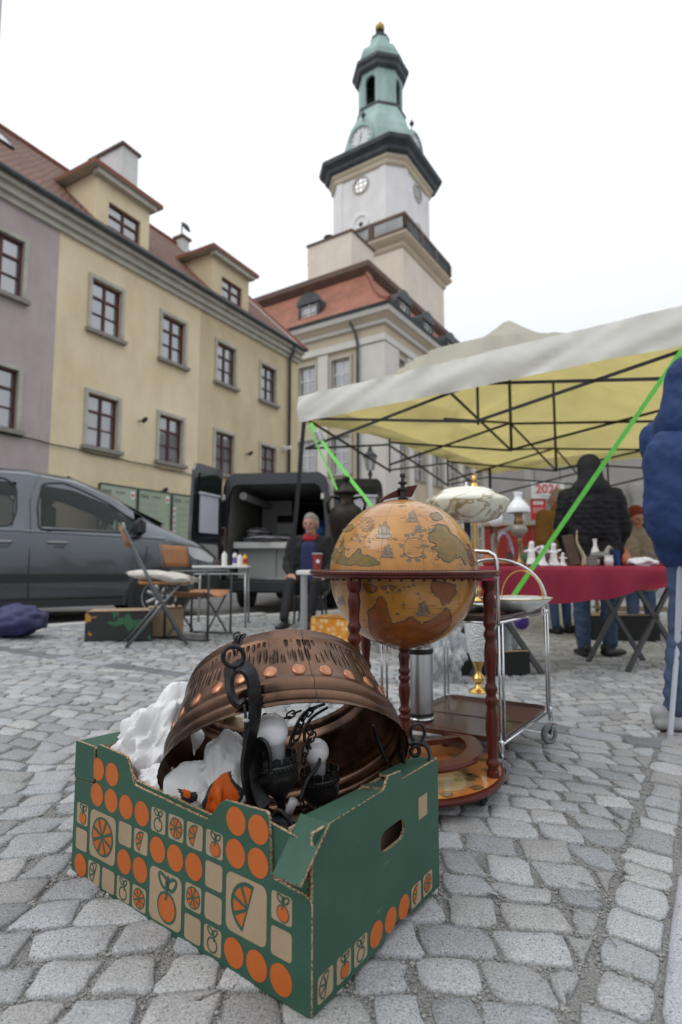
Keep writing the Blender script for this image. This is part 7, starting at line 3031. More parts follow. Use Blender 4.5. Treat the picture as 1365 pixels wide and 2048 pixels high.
# cartons, bag at the kerb
def carton(name, label, pos, rz, s, m_, open_=False, cat='box', group=None):
    t = thing(name, label, cat, TR(pos, rz), group)
    mb = MB()
    th = .008
    for sx in (-1, 1):
        mb.box((sx * (s[0] / 2 - th / 2), 0, s[2] / 2), (th, s[1] - 2 * th, s[2]))
        mb.box((0, sx * (s[1] / 2 - th / 2), s[2] / 2), (s[0], th, s[2] - .001))
    mb.box((0, 0, th / 2), (s[0] - 2 * th, s[1] - 2 * th, th))
    mb.build('carton_body', MATS[m_], t)
    mb = MB()
    if open_:
        mb.box((0, s[1] / 2 - .06, s[2] - .03), (s[0] - .03, .1, .006), rot=Matrix.Rotation(R(25), 3, 'X'))
    else:
        mb.box((0, s[1] * .22, s[2] + .004), (s[0] - .01, s[1] * .5, .007), rot=Matrix.Rotation(R(2), 3, 'X'))
        mb.box((0, -s[1] * .25, s[2] + .006), (s[0] - .01, s[1] * .46, .007), rot=Matrix.Rotation(R(-3), 3, 'X'))
    mb.build('flap', MATS['kraft'] if m_ != 'print_carton' else MATS['kraft'], t)
    return t
def carton_print():
    m = bpy.data.materials.new('print_carton')
    m.use_nodes = True
    t = m.node_tree
    L = t.links.new
    b = t.nodes['Principled BSDF']
    b.inputs['Roughness'].default_value = .6
    tc = t.nodes.new('ShaderNodeTexCoord')
    v = t.nodes.new('ShaderNodeTexVoronoi')
    v.inputs['Scale'].default_value = 9
    v.distance = 'MINKOWSKI'
    L(tc.outputs['Object'], v.inputs['Vector'])
    cr = t.nodes.new('ShaderNodeValToRGB')
    cr.color_ramp.interpolation = 'CONSTANT'
    el = cr.color_ramp.elements
    el[0].position, el[0].color = 0, (.02, .02, .02, 1)
    el[1].position, el[1].color = .42, (.40, .21, .025, 1)
    for p_, c_ in ((.56, (.02, .02, .02, 1)), (.68, (.03, .13, .06, 1)), (.8, (.02, .02, .02, 1)), (.92, (.33, .16, .02, 1))):
        e_ = el.new(p_)
        e_.color = c_
    sp_ = t.nodes.new('ShaderNodeSeparateColor')
    L(v.outputs['Color'], sp_.inputs[0])
    L(sp_.outputs[0], cr.inputs[0])
    L(cr.outputs[0], b.inputs['Base Color'])
    MATS['print_carton'] = m
carton_print()
pb = (gnd(162, 1283) + gnd(290, 1283)) / 2
carton('carton', 'dark carton with yellow and green print on the cobbles near the kerb', (pb.x, pb.y + .16, pb.z + .005), R(14), (.52, .34, .235), 'print_carton')
carton('carton', 'plain brown carton standing behind the dark printed one', (pb.x + .30, pb.y + .42, pb.z + .008), R(20), (.30, .28, .24), 'kraft')
mat('bag_violet', (.040, .042, .13), .6, col2=(.028, .03, .085), scale=6)
bg = gnd(20, 1280)
crumple('holdall', 'blue violet bag lying on the cobbles at the left edge', (bg.x - .04, bg.y + .15, bg.z + .14), (.25, .2, .14), 14, None, None, ('bag_violet',), 4, .13, 'bag', (1.2, 1.2, .8))

# ------------------------------------------------------------------ side table with cup and bronze urn
st = at(655, 1140, 4.75)
stz = gz(st.x)
t4 = thing('side_table', 'white topped side table with grey legs behind the globe', 'table', Matrix.Translation((st.x, st.y, stz)))
HT = at(655, 1141, 4.6).z - stz
mb = MB()
mb.bevbox((.14, .1, HT - .018), (.78, .5, .036), .006)
mb.build('table_top', MATS['table_white'], t4)
for x, y in ((-.2, -.10), (.48, -.10), (-.2, .30), (.48, .30)):
    mb = MB()
    mb.tube([(x * .9 - .02, y, 0), (x, y, HT - .03)], 0, flat=(.03, .03))
    mb.build('leg', MATS['alu'], t4)
cpp = at(635, 1131, 4.62)
cup = thing('paper_cup', 'red paper cup with white rim on the side table', 'cup', Matrix.Translation((cpp.x, cpp.y, stz + HT)))
mat('cup_red', (.25, .03, .025), .5)
mb = MB()
mb.lathe([(.001, 0), (.030, 0), (.042, .135)], 24)
cb = mb.build('cup_body', MATS['cup_red'], cup, smooth=True, auto=40)
mb = MB()
mb.lathe([(.042, .134), (.045, .137), (.042, .140), (.040, .136)], 24)
mb.build('cup_rim', MATS['pb_white'], cup, smooth=True)
mb = MB()
mb.prism(circ(0, 0, .016, 12), .002, Matrix(((1, 0, 0, .006), (0, 0, -1, -.0385), (0, 1, 0, .075), (0, 0, 0, 1))))
mb.build('cup_print', MATS['pb_white'], cb)
mat('bronze_dark', (.016, .013, .012), .4, .7, col2=(.035, .026, .018), scale=9, bump=.5, bscale=30)
up_ = at(693, 1140, 4.80)
urn = thing('bronze_urn', 'tall dark bronze urn with knobbed lid on the side table', 'urn', Matrix.Translation((up_.x, up_.y, stz + HT)))
mb = MB()
mb.lathe([(.001, 0), (.085, 0), (.09, .02), (.05, .04), (.035, .07), (.05, .10), (.09, .18), (.13, .30), (.152, .42), (.150, .48), (.125, .53), (.08, .56), (.062, .60), (.068, .64)], 28)
mb.build('urn_body', MATS['bronze_dark'], urn, smooth=True)
mb = MB()
mb.lathe([(.07, .64), (.11, .655), (.11, .67), (.06, .70), (.045, .73), (.02, .745), (.02, .76), (.035, .775), (.03, .80), (.001, .81)], 24)
mb.build('lid', MATS['bronze_dark'], urn, smooth=True)
for s in (-1, 1):
    mb = MB()
    mb.tube([(s * .06, 0, .61), (s * .13, 0, .63), (s * .165, 0, .57), (s * .145, 0, .47)], .013, 8)
    mb.build('handle', MATS['bronze_dark'], urn, smooth=True)
# amber patterned carton behind the globe leg
def amber():
    m = mat('amber_print', (.72, .30, .03), .5)
    t = m.node_tree
    tc = t.nodes.new('ShaderNodeTexCoord')
    v = t.nodes.new('ShaderNodeTexVoronoi')
    v.inputs['Scale'].default_value = 22
    t.links.new(tc.outputs['Object'], v.inputs['Vector'])
    cr = t.nodes.new('ShaderNodeValToRGB')
    cr.color_ramp.elements[0].position, cr.color_ramp.elements[0].color = .2, (.78, .55, .25, 1)
    cr.color_ramp.elements[1].position, cr.color_ramp.elements[1].color = .6, (.66, .24, .015, 1)
    t.links.new(v.outputs['Distance'], cr.inputs[0])
    t.links.new(cr.outputs[0], t.nodes['Principled BSDF'].inputs['Base Color'])
amber()
ab_ = gnd(668, 1300)
ac = carton('carton', 'amber carton with pale round print, behind the left globe leg', (ab_.x + .02, ab_.y + .15, ab_.z + .004), R(-24), (.34, .30, .25), 'amber_print')
ac.children[1].data.materials[0] = MATS['amber_print']
# plastic sacks, dark crate and ball behind the trolley
for k, (px, py, Y, sz, lb) in enumerate(((905, 1350, 3.55, (.10, .1, .17), 'clear plastic sack seen between the trolley posts'), (1010, 1330, 3.75, (.10, .1, .20), 'clear plastic sack to the right of the gilt lamp foot'))):
    q = gnd(px, py + 20)
    crumple('plastic_sack', lb, (q.x, q.y + .12, q.z + sz[2] * .9), sz, 20 + k, (0, 0, 1), None, ('bag_clear',), 5, .42, 'sack', (1.4, 1.4, .6))
q = gnd(985, 1358)
carton('crate', 'low dark crate on the cobbles behind the trolley', (q.x, q.y + .28, q.z + .004), R(10), (.55, .34, .14), 'deep_dark', cat='crate')
mb = MB()
q = at(1043, 1244, 4.45)
mb.ball((0, 0, 0), .06, 20, 12)
o = mb.build('ball', mat('ball_purple', (.10, .05, .34), .35), smooth=True)
o.location = (q.x, q.y, q.z)
tag(o, 'small purple ball under the red covered table', 'ball')
# ------------------------------------------------------------------ people
def cap(mb, a, b, r0, r1, n=12, k=5):
    """tapered capsule"""
    a, b = V(a), V(b)
    d = b - a
    L_ = d.length
    if L_ < 1e-6:
        mb.ball(a, r0, n, 8)
        return
    rot = d.to_track_quat('Z', 'Y').to_matrix()
    prof = []
    for i in range(k + 1):
        t = math.pi / 2 * i / k
        prof.append((max(1e-5, r0 * math.sin(t)), -r0 * math.cos(t)))
    for i in range(k + 1):
        t = math.pi / 2 * i / k
        prof.append((max(1e-5, r1 * math.cos(t)), L_ + r1 * math.sin(t)))
    mb.lathe(prof, n, a, rot)
SC2 = bpy.data.scenes.new('workshop')       # spare scene in which limbs are skinned, removed at the end
def blob(name, caps, m_, par, vox=.016, it=4, wr=0.0):
    """one continuous skin over a set of tapered limbs"""
    mb = MB()
    for c in caps:
        cap(mb, *c)
    tmp = mb.build('tmp', MATS[m_])
    COL.objects.unlink(tmp)
    SC2.collection.objects.link(tmp)
    md = tmp.modifiers.new('r', 'REMESH')
    md.mode = 'VOXEL'
    md.voxel_size = vox
    sm = tmp.modifiers.new('s', 'SMOOTH')
    sm.iterations = it
    sm.factor = .6
    SC2.view_layers[0].update()
    dg = SC2.view_layers[0].depsgraph
    me = bpy.data.meshes.new_from_object(tmp.evaluated_get(dg))
    bpy.data.objects.remove(tmp)
    me.name = name
    if wr:      # creases of the cloth
        nrm = [v.normal.copy() for v in me.vertices]
        for v, vn in zip(me.vertices, nrm):
            p = v.co
            a = 1 - 2 * abs(noise.noise(V((p.x * 7, p.y * 7, p.z * 13 + p.x * 5 + p.y * 3))))
            c = 1 - 2 * abs(noise.noise(V((p.x * 15 + 3, p.y * 15, p.z * 26 - p.x * 8))))
            v.co = p + vn * (wr * (a * .7 + c * .35 - .3))
    me.polygons.foreach_set('use_smooth', [True] * len(me.polygons))
    ob = bpy.data.objects.new(name, me)
    COL.objects.link(ob)
    ob.parent = par
    WM[ob.name] = WM[par.name]
    return ob
def head(par, c, yaw, skin, hair, s=1.0, pitch=0.0, bald=False):
    """head with face looking along +y turned by yaw; c = centre of the head"""
    X = Matrix.Translation(c) @ Matrix.Rotation(yaw, 4, 'Z') @ Matrix.Rotation(pitch, 4, 'X') @ Matrix.Scale(s, 4)
    def q(x, y, z):
        return X @ V((x, y, z))
    caps = [(q(0, -.015, .035), q(0, .01, .03), .083 * s, .080 * s), (q(0, .025, -.03), q(0, .04, -.075), .062 * s, .042 * s), (q(0, -.02, -.06), q(0, -.03, -.17), .052 * s, .055 * s),
            (q(0, .085, .015), q(0, .112, -.022), .010 * s, .015 * s), (q(-.03, .078, .028), q(.03, .078, .028), .015 * s, .015 * s), (q(-.035, .068, -.02), q(-.03, .06, -.035), .022 * s, .02 * s),
            (q(.035, .068, -.02), q(.03, .06, -.035), .022 * s, .02 * s), (q(-.022, .078, -.052), q(.022, .078, -.052), .010 * s, .010 * s), (q(0, .072, -.088), q(0, .074, -.09), .019 * s, .018 * s)]
    for sg in (-1, 1):
        caps.append((q(sg * .078, -.005, .012), q(sg * .082, -.012, -.025), .018 * s, .012 * s))
    h = blob('head', caps, skin, par, .008, 2)
    for sg in (-1, 1):
        mb = MB()
        mb.ball(q(sg * .031, .084, .008), .010 * s, 10, 8)
        mb.build('eye', MATS['eye_dark'], h, smooth=True)
    mb = MB()
    mb.tube([q(-.024, .086, -.054), q(0, .092, -.052), q(.024, .086, -.054)], .0042 * s, 6)
    mb.build('mouth', MATS['lips'], h, smooth=True)
    if not bald:
        hc = [(q(0, -.03, .055), q(0, .0, .068), .090 * s, .080 * s), (q(0, -.05, .0), q(0, -.05, -.05), .078 * s, .06 * s), (q(-.07, -.02, .03), q(-.072, -.03, -.03), .03 * s, .02 * s), (q(.07, -.02, .03), q(.072, -.03, -.03), .03 * s, .02 * s)]
        blob('hair', hc, hair, par, .010, 2)
    return h
def hand(par, w_, d, up, skin, s=1.0):
    """relaxed hand at wrist w_ pointing along d"""
    d, up = V(d).normalized(), V(up).normalized()
    sd_ = d.cross(up).normalized()
    caps = [(V(w_) + sd_ * .02 * s, V(w_) + d * .075 * s + sd_ * .028 * s, .017 * s, .015 * s), (V(w_) - sd_ * .018 * s, V(w_) + d * .07 * s - sd_ * .026 * s, .017 * s, .014 * s), (V(w_), V(w_) + d * .078 * s, .018 * s, .015 * s)]
    for k, (o, ln) in enumerate(((.032, .060), (.011, .072), (-.011, .068), (-.032, .052))):
        b0 = V(w_) + d * .082 * s + sd_ * o * s
        b1 = b0 + (d * .9 - up * .35).normalized() * ln * .5 * s
        b2 = b1 + (d * .55 - up * .85).normalized() * ln * .5 * s
        caps += [(b0, b1, .0092 * s, .0085 * s), (b1, b2, .0085 * s, .0072 * s)]
    t0 = V(w_) + d * .025 * s + sd_ * .03 * s
    t1_ = t0 + (d * .6 + sd_ * .8 - up * .2).normalized() * .04 * s
    t2_ = t1_ + (d * .9 + sd_ * .2 - up * .4).normalized() * .03 * s
    caps += [(t0, t1_, .012 * s, .0105 * s), (t1_, t2_, .0105 * s, .008 * s)]
    return blob('hand', caps, skin, par, .0055, 1)
mat('skin', (.50, .27, .20), .55, col2=(.44, .22, .16), scale=30)
mat('skin_tan', (.40, .20, .12), .55, col2=(.34, .16, .10), scale=30)
mat('eye_dark', (.03, .022, .02), .2)
mat('lips', (.30, .10, .09), .5)
mat('hair_grey', (.36, .335, .30), .8, col2=(.26, .24, .21), scale=40, bump=.8, bscale=120)
mat('hair_red', (.12, .015, .010), .8, col2=(.19, .026, .014), scale=25, bump=1.0, bscale=70)
def puffer(name, col, col2, bands):
    m = mat(name, col, .6, col2=col2, scale=9, spec=.25)
    t = m.node_tree
    L = t.links.new
    tc = t.nodes.new('ShaderNodeTexCoord')
    wv = t.nodes.new('ShaderNodeTexWave')
    wv.bands_direction = 'Z'
    wv.wave_profile = 'SIN'
    wv.inputs['Scale'].default_value = bands
    wv.inputs['Distortion'].default_value = 1.0
    wv.inputs['Detail Scale'].default_value = .6
    L(tc.outputs['Object'], wv.inputs['Vector'])
    bp = t.nodes.new('ShaderNodeBump')
    bp.inputs['Strength'].default_value = .2
    bp.inputs['Distance'].default_value = .010
    L(wv.outputs[0], bp.inputs['Height'])
    L(bp.outputs[0], t.nodes['Principled BSDF'].inputs['Normal'])
puffer('puffer_black', (.007, .007, .009), (.011, .011, .013), 7.0)
mat('jacket_blue', (.014, .034, .108), .7, col2=(.024, .053, .155), scale=5, bump=1.0, bscale=11, spec=.3)
mat('jacket_dark', (.010, .010, .013), .8, col2=(.016, .016, .019), scale=8, bump=.5, bscale=14)
mat('sweater_navy', (.03, .035, .10), .9, col2=(.04, .045, .13), scale=20, bump=.5, bscale=80)
mat('collar_red', (.42, .02, .03), .8)
mat('denim', (.028, .05, .10), .85, col2=(.05, .08, .145), scale=6, bump=.5, bscale=18)
mat('denim_light', (.032, .058, .11), .85, col2=(.06, .095, .155), scale=6, bump=.5, bscale=18)
mat('shoe_black', (.012, .012, .013), .5)
mat('shoe_white', (.30, .30, .31), .6)
mat('hoodie_taupe', (.22, .175, .12), .9, col2=(.27, .215, .15), scale=9, bump=.6, bscale=12)
mat('coat_mustard', (.19, .085, .018), .9, col2=(.23, .11, .025), scale=8, bump=.5, bscale=12)

def jacket_caps(H=1.0, arms=None, wide=1.0, bulk=1.0, lean=0.0):
    b = bulk
    c = [((-.085 * wide, lean * .0, .86), (-.10 * wide, lean * .6, 1.30), .135 * b, .125 * b), ((.085 * wide, lean * .0, .86), (.10 * wide, lean * .6, 1.30), .135 * b, .125 * b),
         ((-.17 * wide, lean * .8, 1.365), (-.04 * wide, lean * .8, 1.42), .085 * b, .085 * b), ((.17 * wide, lean * .8, 1.365), (.04 * wide, lean * .8, 1.42), .085 * b, .085 * b), ((0, lean * .8, 1.40), (0, lean, 1.49), .10 * b, .075 * b), ((0, -.03 + lean * .3, 1.05), (0, -.04 + lean * .6, 1.3), .12 * b, .12 * b)]
    arms = arms or [((.225, 0, 1.40), (.29, -.04, 1.12), (.25, .10, .90)), ((-.225, 0, 1.40), (-.29, -.04, 1.12), (-.25, .10, .90))]
    for sh, el, wr in arms:
        c += [(sh, el, .085 * b, .068 * b), (el, wr, .068 * b, .052 * b)]
    return c
def leg_caps(x, f, k=None, h=.90, r=1.0):
    k = k or (x * 1.02, f * .5 + .03, .48)
    return [((x * .85, 0, h), k, .098 * r, .068 * r), (k, (x, f, .10), .066 * r, .050 * r)]
def shoe(par, x, f, yaw, m_, z0=0.0, k=1.0):
    d = V((-math.sin(yaw), math.cos(yaw), 0))
    a = V((x, f, z0 + .045)) - d * .06
    sd2 = V((d.y, -d.x, 0)) * .018
    return blob('shoe', [(a + sd2 - UP * .012, a + sd2 + d * .19 - UP * .016, .030, .024), (a - sd2 - UP * .012, a - sd2 + d * .19 - UP * .016, .030, .024), (a + UP * .03, a + d * .08 + UP * .005, .040, .034)], m_, par, .009, 1)

# man in black with his back to us, behind the red table
mp = gnd(1209, 1318)
m1 = thing('person', 'person in a black hooded puffer jacket and jeans, back turned, behind the red table', 'person', TR((mp.x, mp.y + .12, gz(mp.x)), R(-10)) @ Matrix.Scale(.995, 4))
blob('jacket', jacket_caps(wide=.98, bulk=1.02, arms=[((.19, 0, 1.37), (.255, .0, 1.10), (.20, .14, .90)), ((-.19, 0, 1.37), (-.255, .0, 1.10), (-.20, .14, .90))]), 'puffer_black', m1, .014, 4, .014)
blob('hood', [((0, .0, 1.63), (0, .02, 1.665), .108, .104), ((0, -.02, 1.46), (0, .0, 1.6), .118, .106), ((-.08, -.02, 1.45), (.08, -.02, 1.45), .085, .085)], 'jacket_dark', m1)
blob('trousers', leg_caps(-.11, -.02, r=1.1) + leg_caps(.12, .05, r=1.1) + [((-.08, 0, .90), (.08, 0, .90), .13, .13)], 'denim', m1, .014, 4, .014)
shoe(m1, -.11, -.02, R(10), 'shoe_black')
shoe(m1, .12, .05, R(-60), 'shoe_black')
hand(m1, (.20, .17, .88), (-.3, .7, -.6), (0, .6, .8), 'skin')
hand(m1, (-.20, .17, .88), (.3, .7, -.6), (0, .6, .8), 'skin')
# person in blue at the right edge
bp0 = gnd(1360, 1470)
b1 = thing('person', 'person in a bright blue hooded jacket and jeans, cut by the right edge', 'person', TR((bp0.x + .215, bp0.y + .06, gz(bp0.x)), R(-62)) @ Matrix.Scale(1.0, 4))
blob('jacket', jacket_caps(wide=1.05, bulk=1.15, arms=[((.22, .03, 1.40), (.25, .08, 1.12), (.20, .34, 1.05)), ((-.22, .03, 1.40), (-.25, .08, 1.12), (-.20, .34, 1.05))], lean=.03)
     + [((0, -.02, .98), (0, -.02, 1.22), .205, .215), ((0, -.02, 1.2), (0, -.01, 1.40), .21, .15), ((-.17, .03, 1.33), (-.19, .05, 1.05), .10, .09), ((-.05, -.05, .97), (-.05, -.04, 1.25), .19, .19)], 'jacket_blue', b1, .014, 8, .010)
blob('hood', [((0, .0, 1.64), (0, .03, 1.67), .145, .135), ((0, -.04, 1.44), (0, .0, 1.6), .155, .145), ((-.07, -.02, 1.43), (.07, -.02, 1.43), .13, .13), ((0, .08, 1.61), (0, .09, 1.66), .115, .11)], 'jacket_blue', b1, .014, 6, .008)
head(b1, (0, .115, 1.635), 0, 'skin', 'hair_grey', .9, bald=True)
blob('trousers', leg_caps(-.10, -.17, r=.92) + leg_caps(.10, .10, r=.92) + [((-.08, 0, .88), (.08, 0, .88), .13, .13)], 'denim', b1, .014, 4, .014)
shoe(b1, -.10, -.17, R(-40), 'shoe_white')
shoe(b1, .10, .10, R(5), 'shoe_white')
hand(b1, (.20, .36, 1.05), (0, 1, 0), (0, 0, 1), 'skin')
hand(b1, (-.20, .36, 1.05), (0, 1, 0), (0, 0, 1), 'skin')
# red haired woman in a taupe hoodie
wp = at(1273, 1043, 6.2)
wz = gz(wp.x) - .13
sw = (wp.z - wz) / 1.60
w1 = thing('person', 'red haired woman in a taupe hooded top behind the stall', 'person', TR((wp.x, wp.y, wz), R(170)) @ Matrix.Scale(sw, 4))
blob('hooded_top', jacket_caps(wide=1.05, bulk=1.1, arms=[((.22, 0, 1.38), (.30, .02, 1.12), (.12, .26, 1.0)), ((-.22, 0, 1.38), (-.30, .02, 1.12), (-.12, .26, 1.0))]) + [((-.08, -.08, 1.46), (.08, -.08, 1.46), .07, .07)], 'hoodie_taupe', w1, .014, 4, .016)
head(w1, (0, .02, 1.62), R(10), 'skin_tan', 'hair_red', 1.0, R(-8), bald=True)
blob('hair', [((0, -.02, 1.68), (0, .0, 1.70), .115, .11), ((-.09, -.01, 1.66), (-.10, .0, 1.54), .05, .045), ((.09, -.01, 1.66), (.10, .0, 1.54), .05, .045), ((0, -.06, 1.64), (0, -.07, 1.55), .09, .07), ((-.04, .06, 1.715), (.04, .06, 1.715), .04, .04)], 'hair_red', w1, .012, 1)
blob('trousers', leg_caps(-.10, 0) + leg_caps(.10, .03) + [((-.07, 0, .90), (.07, 0, .90), .12, .12)], 'denim', w1)
shoe(w1, -.10, 0, 0, 'shoe_black')
shoe(w1, .10, .03, 0, 'shoe_black')
hand(w1, (.10, .28, 1.0), (-.5, .8, 0), (0, 0, 1), 'skin_tan')
hand(w1, (-.10, .28, 1.0), (.5, .8, 0), (0, 0, 1), 'skin_tan')
# person in a mustard coat half hidden by the man in black
yp = at(1121, 1130, 6.6)
y1 = thing('person', 'person in a mustard brown coat half hidden behind the one in black', 'person', TR((yp.x, yp.y, gz(yp.x)), R(20)) @ Matrix.Scale(.96, 4))
blob('coat', jacket_caps(wide=1.15, bulk=1.15) + [((0, 0, .60), (0, 0, 1.0), .20, .19)], 'coat_mustard', y1)
head(y1, (0, .01, 1.62), R(30), 'skin', 'hair_grey')
blob('trousers', leg_caps(-.10, 0) + leg_caps(.10, .03) + [((-.07, 0, .88), (.07, 0, .88), .12, .12)], 'denim', y1)
shoe(y1, -.10, 0, 0, 'shoe_black')
shoe(y1, .10, .03, 0, 'shoe_black')
# older man sitting at the back of the van
sp0 = at(622, 1050, 6.75)
sz0 = gz(sp0.x) - (.13 if sp0.y > kerb_y(sp0.x) else 0)
s1 = thing('person', 'white haired man in dark jacket, navy sweater and red collar, sitting by the van', 'person', TR((sp0.x, sp0.y, sz0), R(172)))
hz1 = sp0.z - sz0            # head centre height
T0 = hz1 - .12
seat_z = T0 - .62
arms = [((.20, .02, T0 - .09), (.27, .06, T0 - .36), (.16, .30, T0 - .46)), ((-.20, .02, T0 - .09), (-.28, .04, T0 - .36), (-.20, .28, T0 - .50))]
jc = [((-.10, -.02, seat_z + .06), (-.11, .0, T0 - .18), .13, .12), ((.10, -.02, seat_z + .06), (.11, .0, T0 - .18), .13, .12), ((-.15, 0, T0 - .09), (.15, 0, T0 - .09), .08, .08), ((0, -.05, T0 - .3), (0, -.04, T0 - .06), .12, .08)]
for a, b, c in arms:
    jc += [(a, b, .078, .065), (b, c, .065, .05)]
blob('jacket', jc, 'jacket_dark', s1, .014, 4, .014)
blob('sweater', [((-.03, .075, seat_z + .10), (-.02, .075, T0 - .16), .095, .085), ((.03, .075, seat_z + .10), (.02, .075, T0 - .16), .095, .085)], 'sweater_navy', s1, .012)
blob('red_collar', [((-.05, .055, T0 - .045), (.05, .055, T0 - .045), .038, .038), ((-.06, .0, T0 - .02), (-.05, .05, T0 - .05), .036, .036), ((.06, .0, T0 - .02), (.05, .05, T0 - .05), .036, .036), ((-.05, -.03, T0 - .01), (.05, -.03, T0 - .01), .035, .035)], 'collar_red', s1, .010, 2)
head(s1, (0, .02, hz1), R(-6), 'skin', 'hair_grey', 1.02)
kz = seat_z + .06
blob('trousers', [((-.10, 0, seat_z + .04), (-.15, .44, kz), .11, .075), ((.10, 0, seat_z + .04), (.15, .40, kz), .11, .075), ((-.15, .44, kz), (-.10, .52, .10), .072, .052), ((.15, .40, kz), (.17, .62, .12), .072, .052), ((-.08, -.02, seat_z + .05), (.08, -.02, seat_z + .05), .12, .12)], 'jacket_dark', s1)
shoe(s1, -.10, .53, 0, 'shoe_black')
shoe(s1, .17, .64, R(-10), 'shoe_black')
hand(s1, (.16, .32, T0 - .47), (-.3, .9, -.2), (0, 0, 1), 'skin')
hand(s1, (-.20, .30, T0 - .51), (.3, .9, -.2), (0, 0, 1), 'skin')
stl = thing('stool', 'dark folding stool under the sitting man by the van', 'stool', TR((sp0.x, sp0.y, sz0), R(172)))
mb = MB()
mb.bevbox((0, -.02, seat_z - .075), (.38, .34, .05), .015)
mb.build('seat', MATS['van_trim'], stl)
for x in (-.15, .15):
    for y in (-.15, .12):
        mb = MB()
        mb.rod((x * 1.15, y, 0), (x, y, seat_z - .10), .013, 8)
        mb.build('leg', MATS['van_trim'], stl)

# ------------------------------------------------------------------ stall with the red cloth
mat('cloth_red', (.22, .010, .030), .85, col2=(.27, .016, .042), scale=4, bump=.3, bscale=40)
RA, RB_ = V((.86, 3.72, 0)), V((2.62, 4.28, 0))
rd, rn = (RB_ - RA).normalized(), V((-(RB_ - RA).y, (RB_ - RA).x, 0)).normalized()
TZ = .690
rt = thing('trestle_table', 'long trestle table under the red cloth on the right', 'table', Matrix.Translation((RA.x, RA.y, gz(1.5))))
LT = (RB_ - RA).length
mb = MB()
X = frame((RA + RB_) / 2 + rn * .27, rd)
mb.X = X
mb.box((0, 0, TZ - .020), (LT - .03, .50, .03))
mb.X = None
mb.build('table_top', MATS['kraft'], rt, world=True)
def trestle(t):
    c = RA + rd * (LT * t) + rn * .27
    for s in (-1, 1):
        a = c + rd * (.28 * s) - rn * .2
        b = c - rd * (.24 * s) + rn * .0
        mb = MB()
        mb.tube([(a.x, a.y, gz(a.x)), (b.x - rn.x * .2, b.y - rn.y * .2, TZ - .04)], 0, flat=(.035, .022))
        mb.build('leg', MATS['tube_grey'], rt, world=True)
        a2, b2 = a + rn * .4, V((b.x, b.y, 0)) + rn * .2
        mb = MB()
        mb.tube([(a2.x, a2.y, gz(a2.x)), (b2.x, b2.y, TZ - .04)], 0, flat=(.035, .022))
        mb.build('leg', MATS['tube_grey'], rt, world=True)
trestle(.16)
trestle(.86)
rc = thing('red_tablecloth', 'crimson cloth covering the trestle table, gathered up at its right end', 'tablecloth', Matrix.Translation((RA.x, RA.y, TZ)))
mb = MB()
nu = 60
prof_c = [(.52, 0), (.40, .002), (.2, .002), (.06, .003), (.0, .0), (-.012, -.03), (-.016, -.10), (-.018, -.18), (-.02, -.25)]
g = []
for i in range(nu + 1):
    t = i / nu
    drop = 1.0 - .62 * max(0, (t - .45) / .55) ** 1.3
    col = []
    for k, (o, z) in enumerate(prof_c):
        zz_ = z * (drop if z < -.02 else 1) + (.010 * math.sin(t * 26 + k) * (.3 + t) * (1 if z < -.05 else 0))
        oo = o - (.02 * math.sin(t * 30) * (-z * 3.5) if z < -.02 else 0) - (.05 * max(0, t - .6) * math.sin(k * 2.2 + t * 9) if z < -.05 else 0)
        p = RA + rd * (LT * t) + rn * oo
        col.append(mb.pt((p.x, p.y, TZ + .001 + zz_)))
    g.append(col)
for a, b in zip(g[:-1], g[1:]):
    for k in range(len(prof_c) - 1):
        mb.face((a[k], b[k], b[k + 1], a[k + 1]))
for sgn, row in ((1, g[-1]), (-1, g[0])):
    ext = []
    for k in range(5):
        v0 = mb.v[row[k]]
        ext.append(mb.pt((v0.x + sgn * .015, v0.y, v0.z - .08)))
    for k in range(4):
        mb.face((row[k], row[k + 1], ext[k + 1], ext[k]))
mb.build('cloth', MATS['cloth_red'], rc, smooth=True, world=True)
TT = TZ + .004
def on_rt(px, back=.15):
    """point on the red table at this bearing, back metres behind its front edge"""
    k = (px - 682.5) / FPX * 1.0
    a = RA + rn * back
    t = (k * a.y - a.x) / (rd.x - k * rd.y)
    p = a + rd * t
    return V((p.x, p.y, TT))
mat('porcelain_white', (.72, .71, .70), .25, coat=.5)
mat('opal_white', (.78, .79, .80), .15, coat=.6)
mat('old_wood', (.055, .03, .02), .6, col2=(.09, .05, .03), scale=12)
mat('terracotta', (.38, .13, .055), .6)
mat('brass_old', (.30, .20, .09), .35, .9, col2=(.2, .13, .06), scale=20)
mat('glass_smoky', (.24, .23, .20), .12, coat=.5)
# oil lamp
p = on_rt(1039, .20)
ol = thing('oil_lamp', 'oil lamp with white opal shade standing on the red cloth', 'lamp', Matrix.Translation(p))
k = p.y / FPX
mb = MB()
mb.lathe([(.001, 0), (.05, 0), (.052, .012), (.03, .03), (.014, .06), (.012, .15), (.02, .18), (.012, .20)], 20)
mb.build('lamp_foot', MATS['brass_old'], ol, smooth=True)
mb = MB()
mb.lathe([(.012, .20), (.04, .22), (.062, .255), (.055, .285), (.03, .30)], 24)
mb.build('oil_font', MATS['glass_smoky'], ol, smooth=True)
mb = MB()
mb.lathe([(.03, .30), (.036, .315), (.03, .335), (.026, .355), (.032, .37), (.03, .385)], 20)
mb.build('burner', MATS['brass_old'], ol, smooth=True)
mb = MB()
mb.lathe([(.084, .385), (.088, .395), (.078, .43), (.05, .465), (.030, .485), (.026, .51), (.034, .53), (.032, .535)], 28)
mb.build('lamp_shade', MATS['opal_white'], ol, smooth=True)
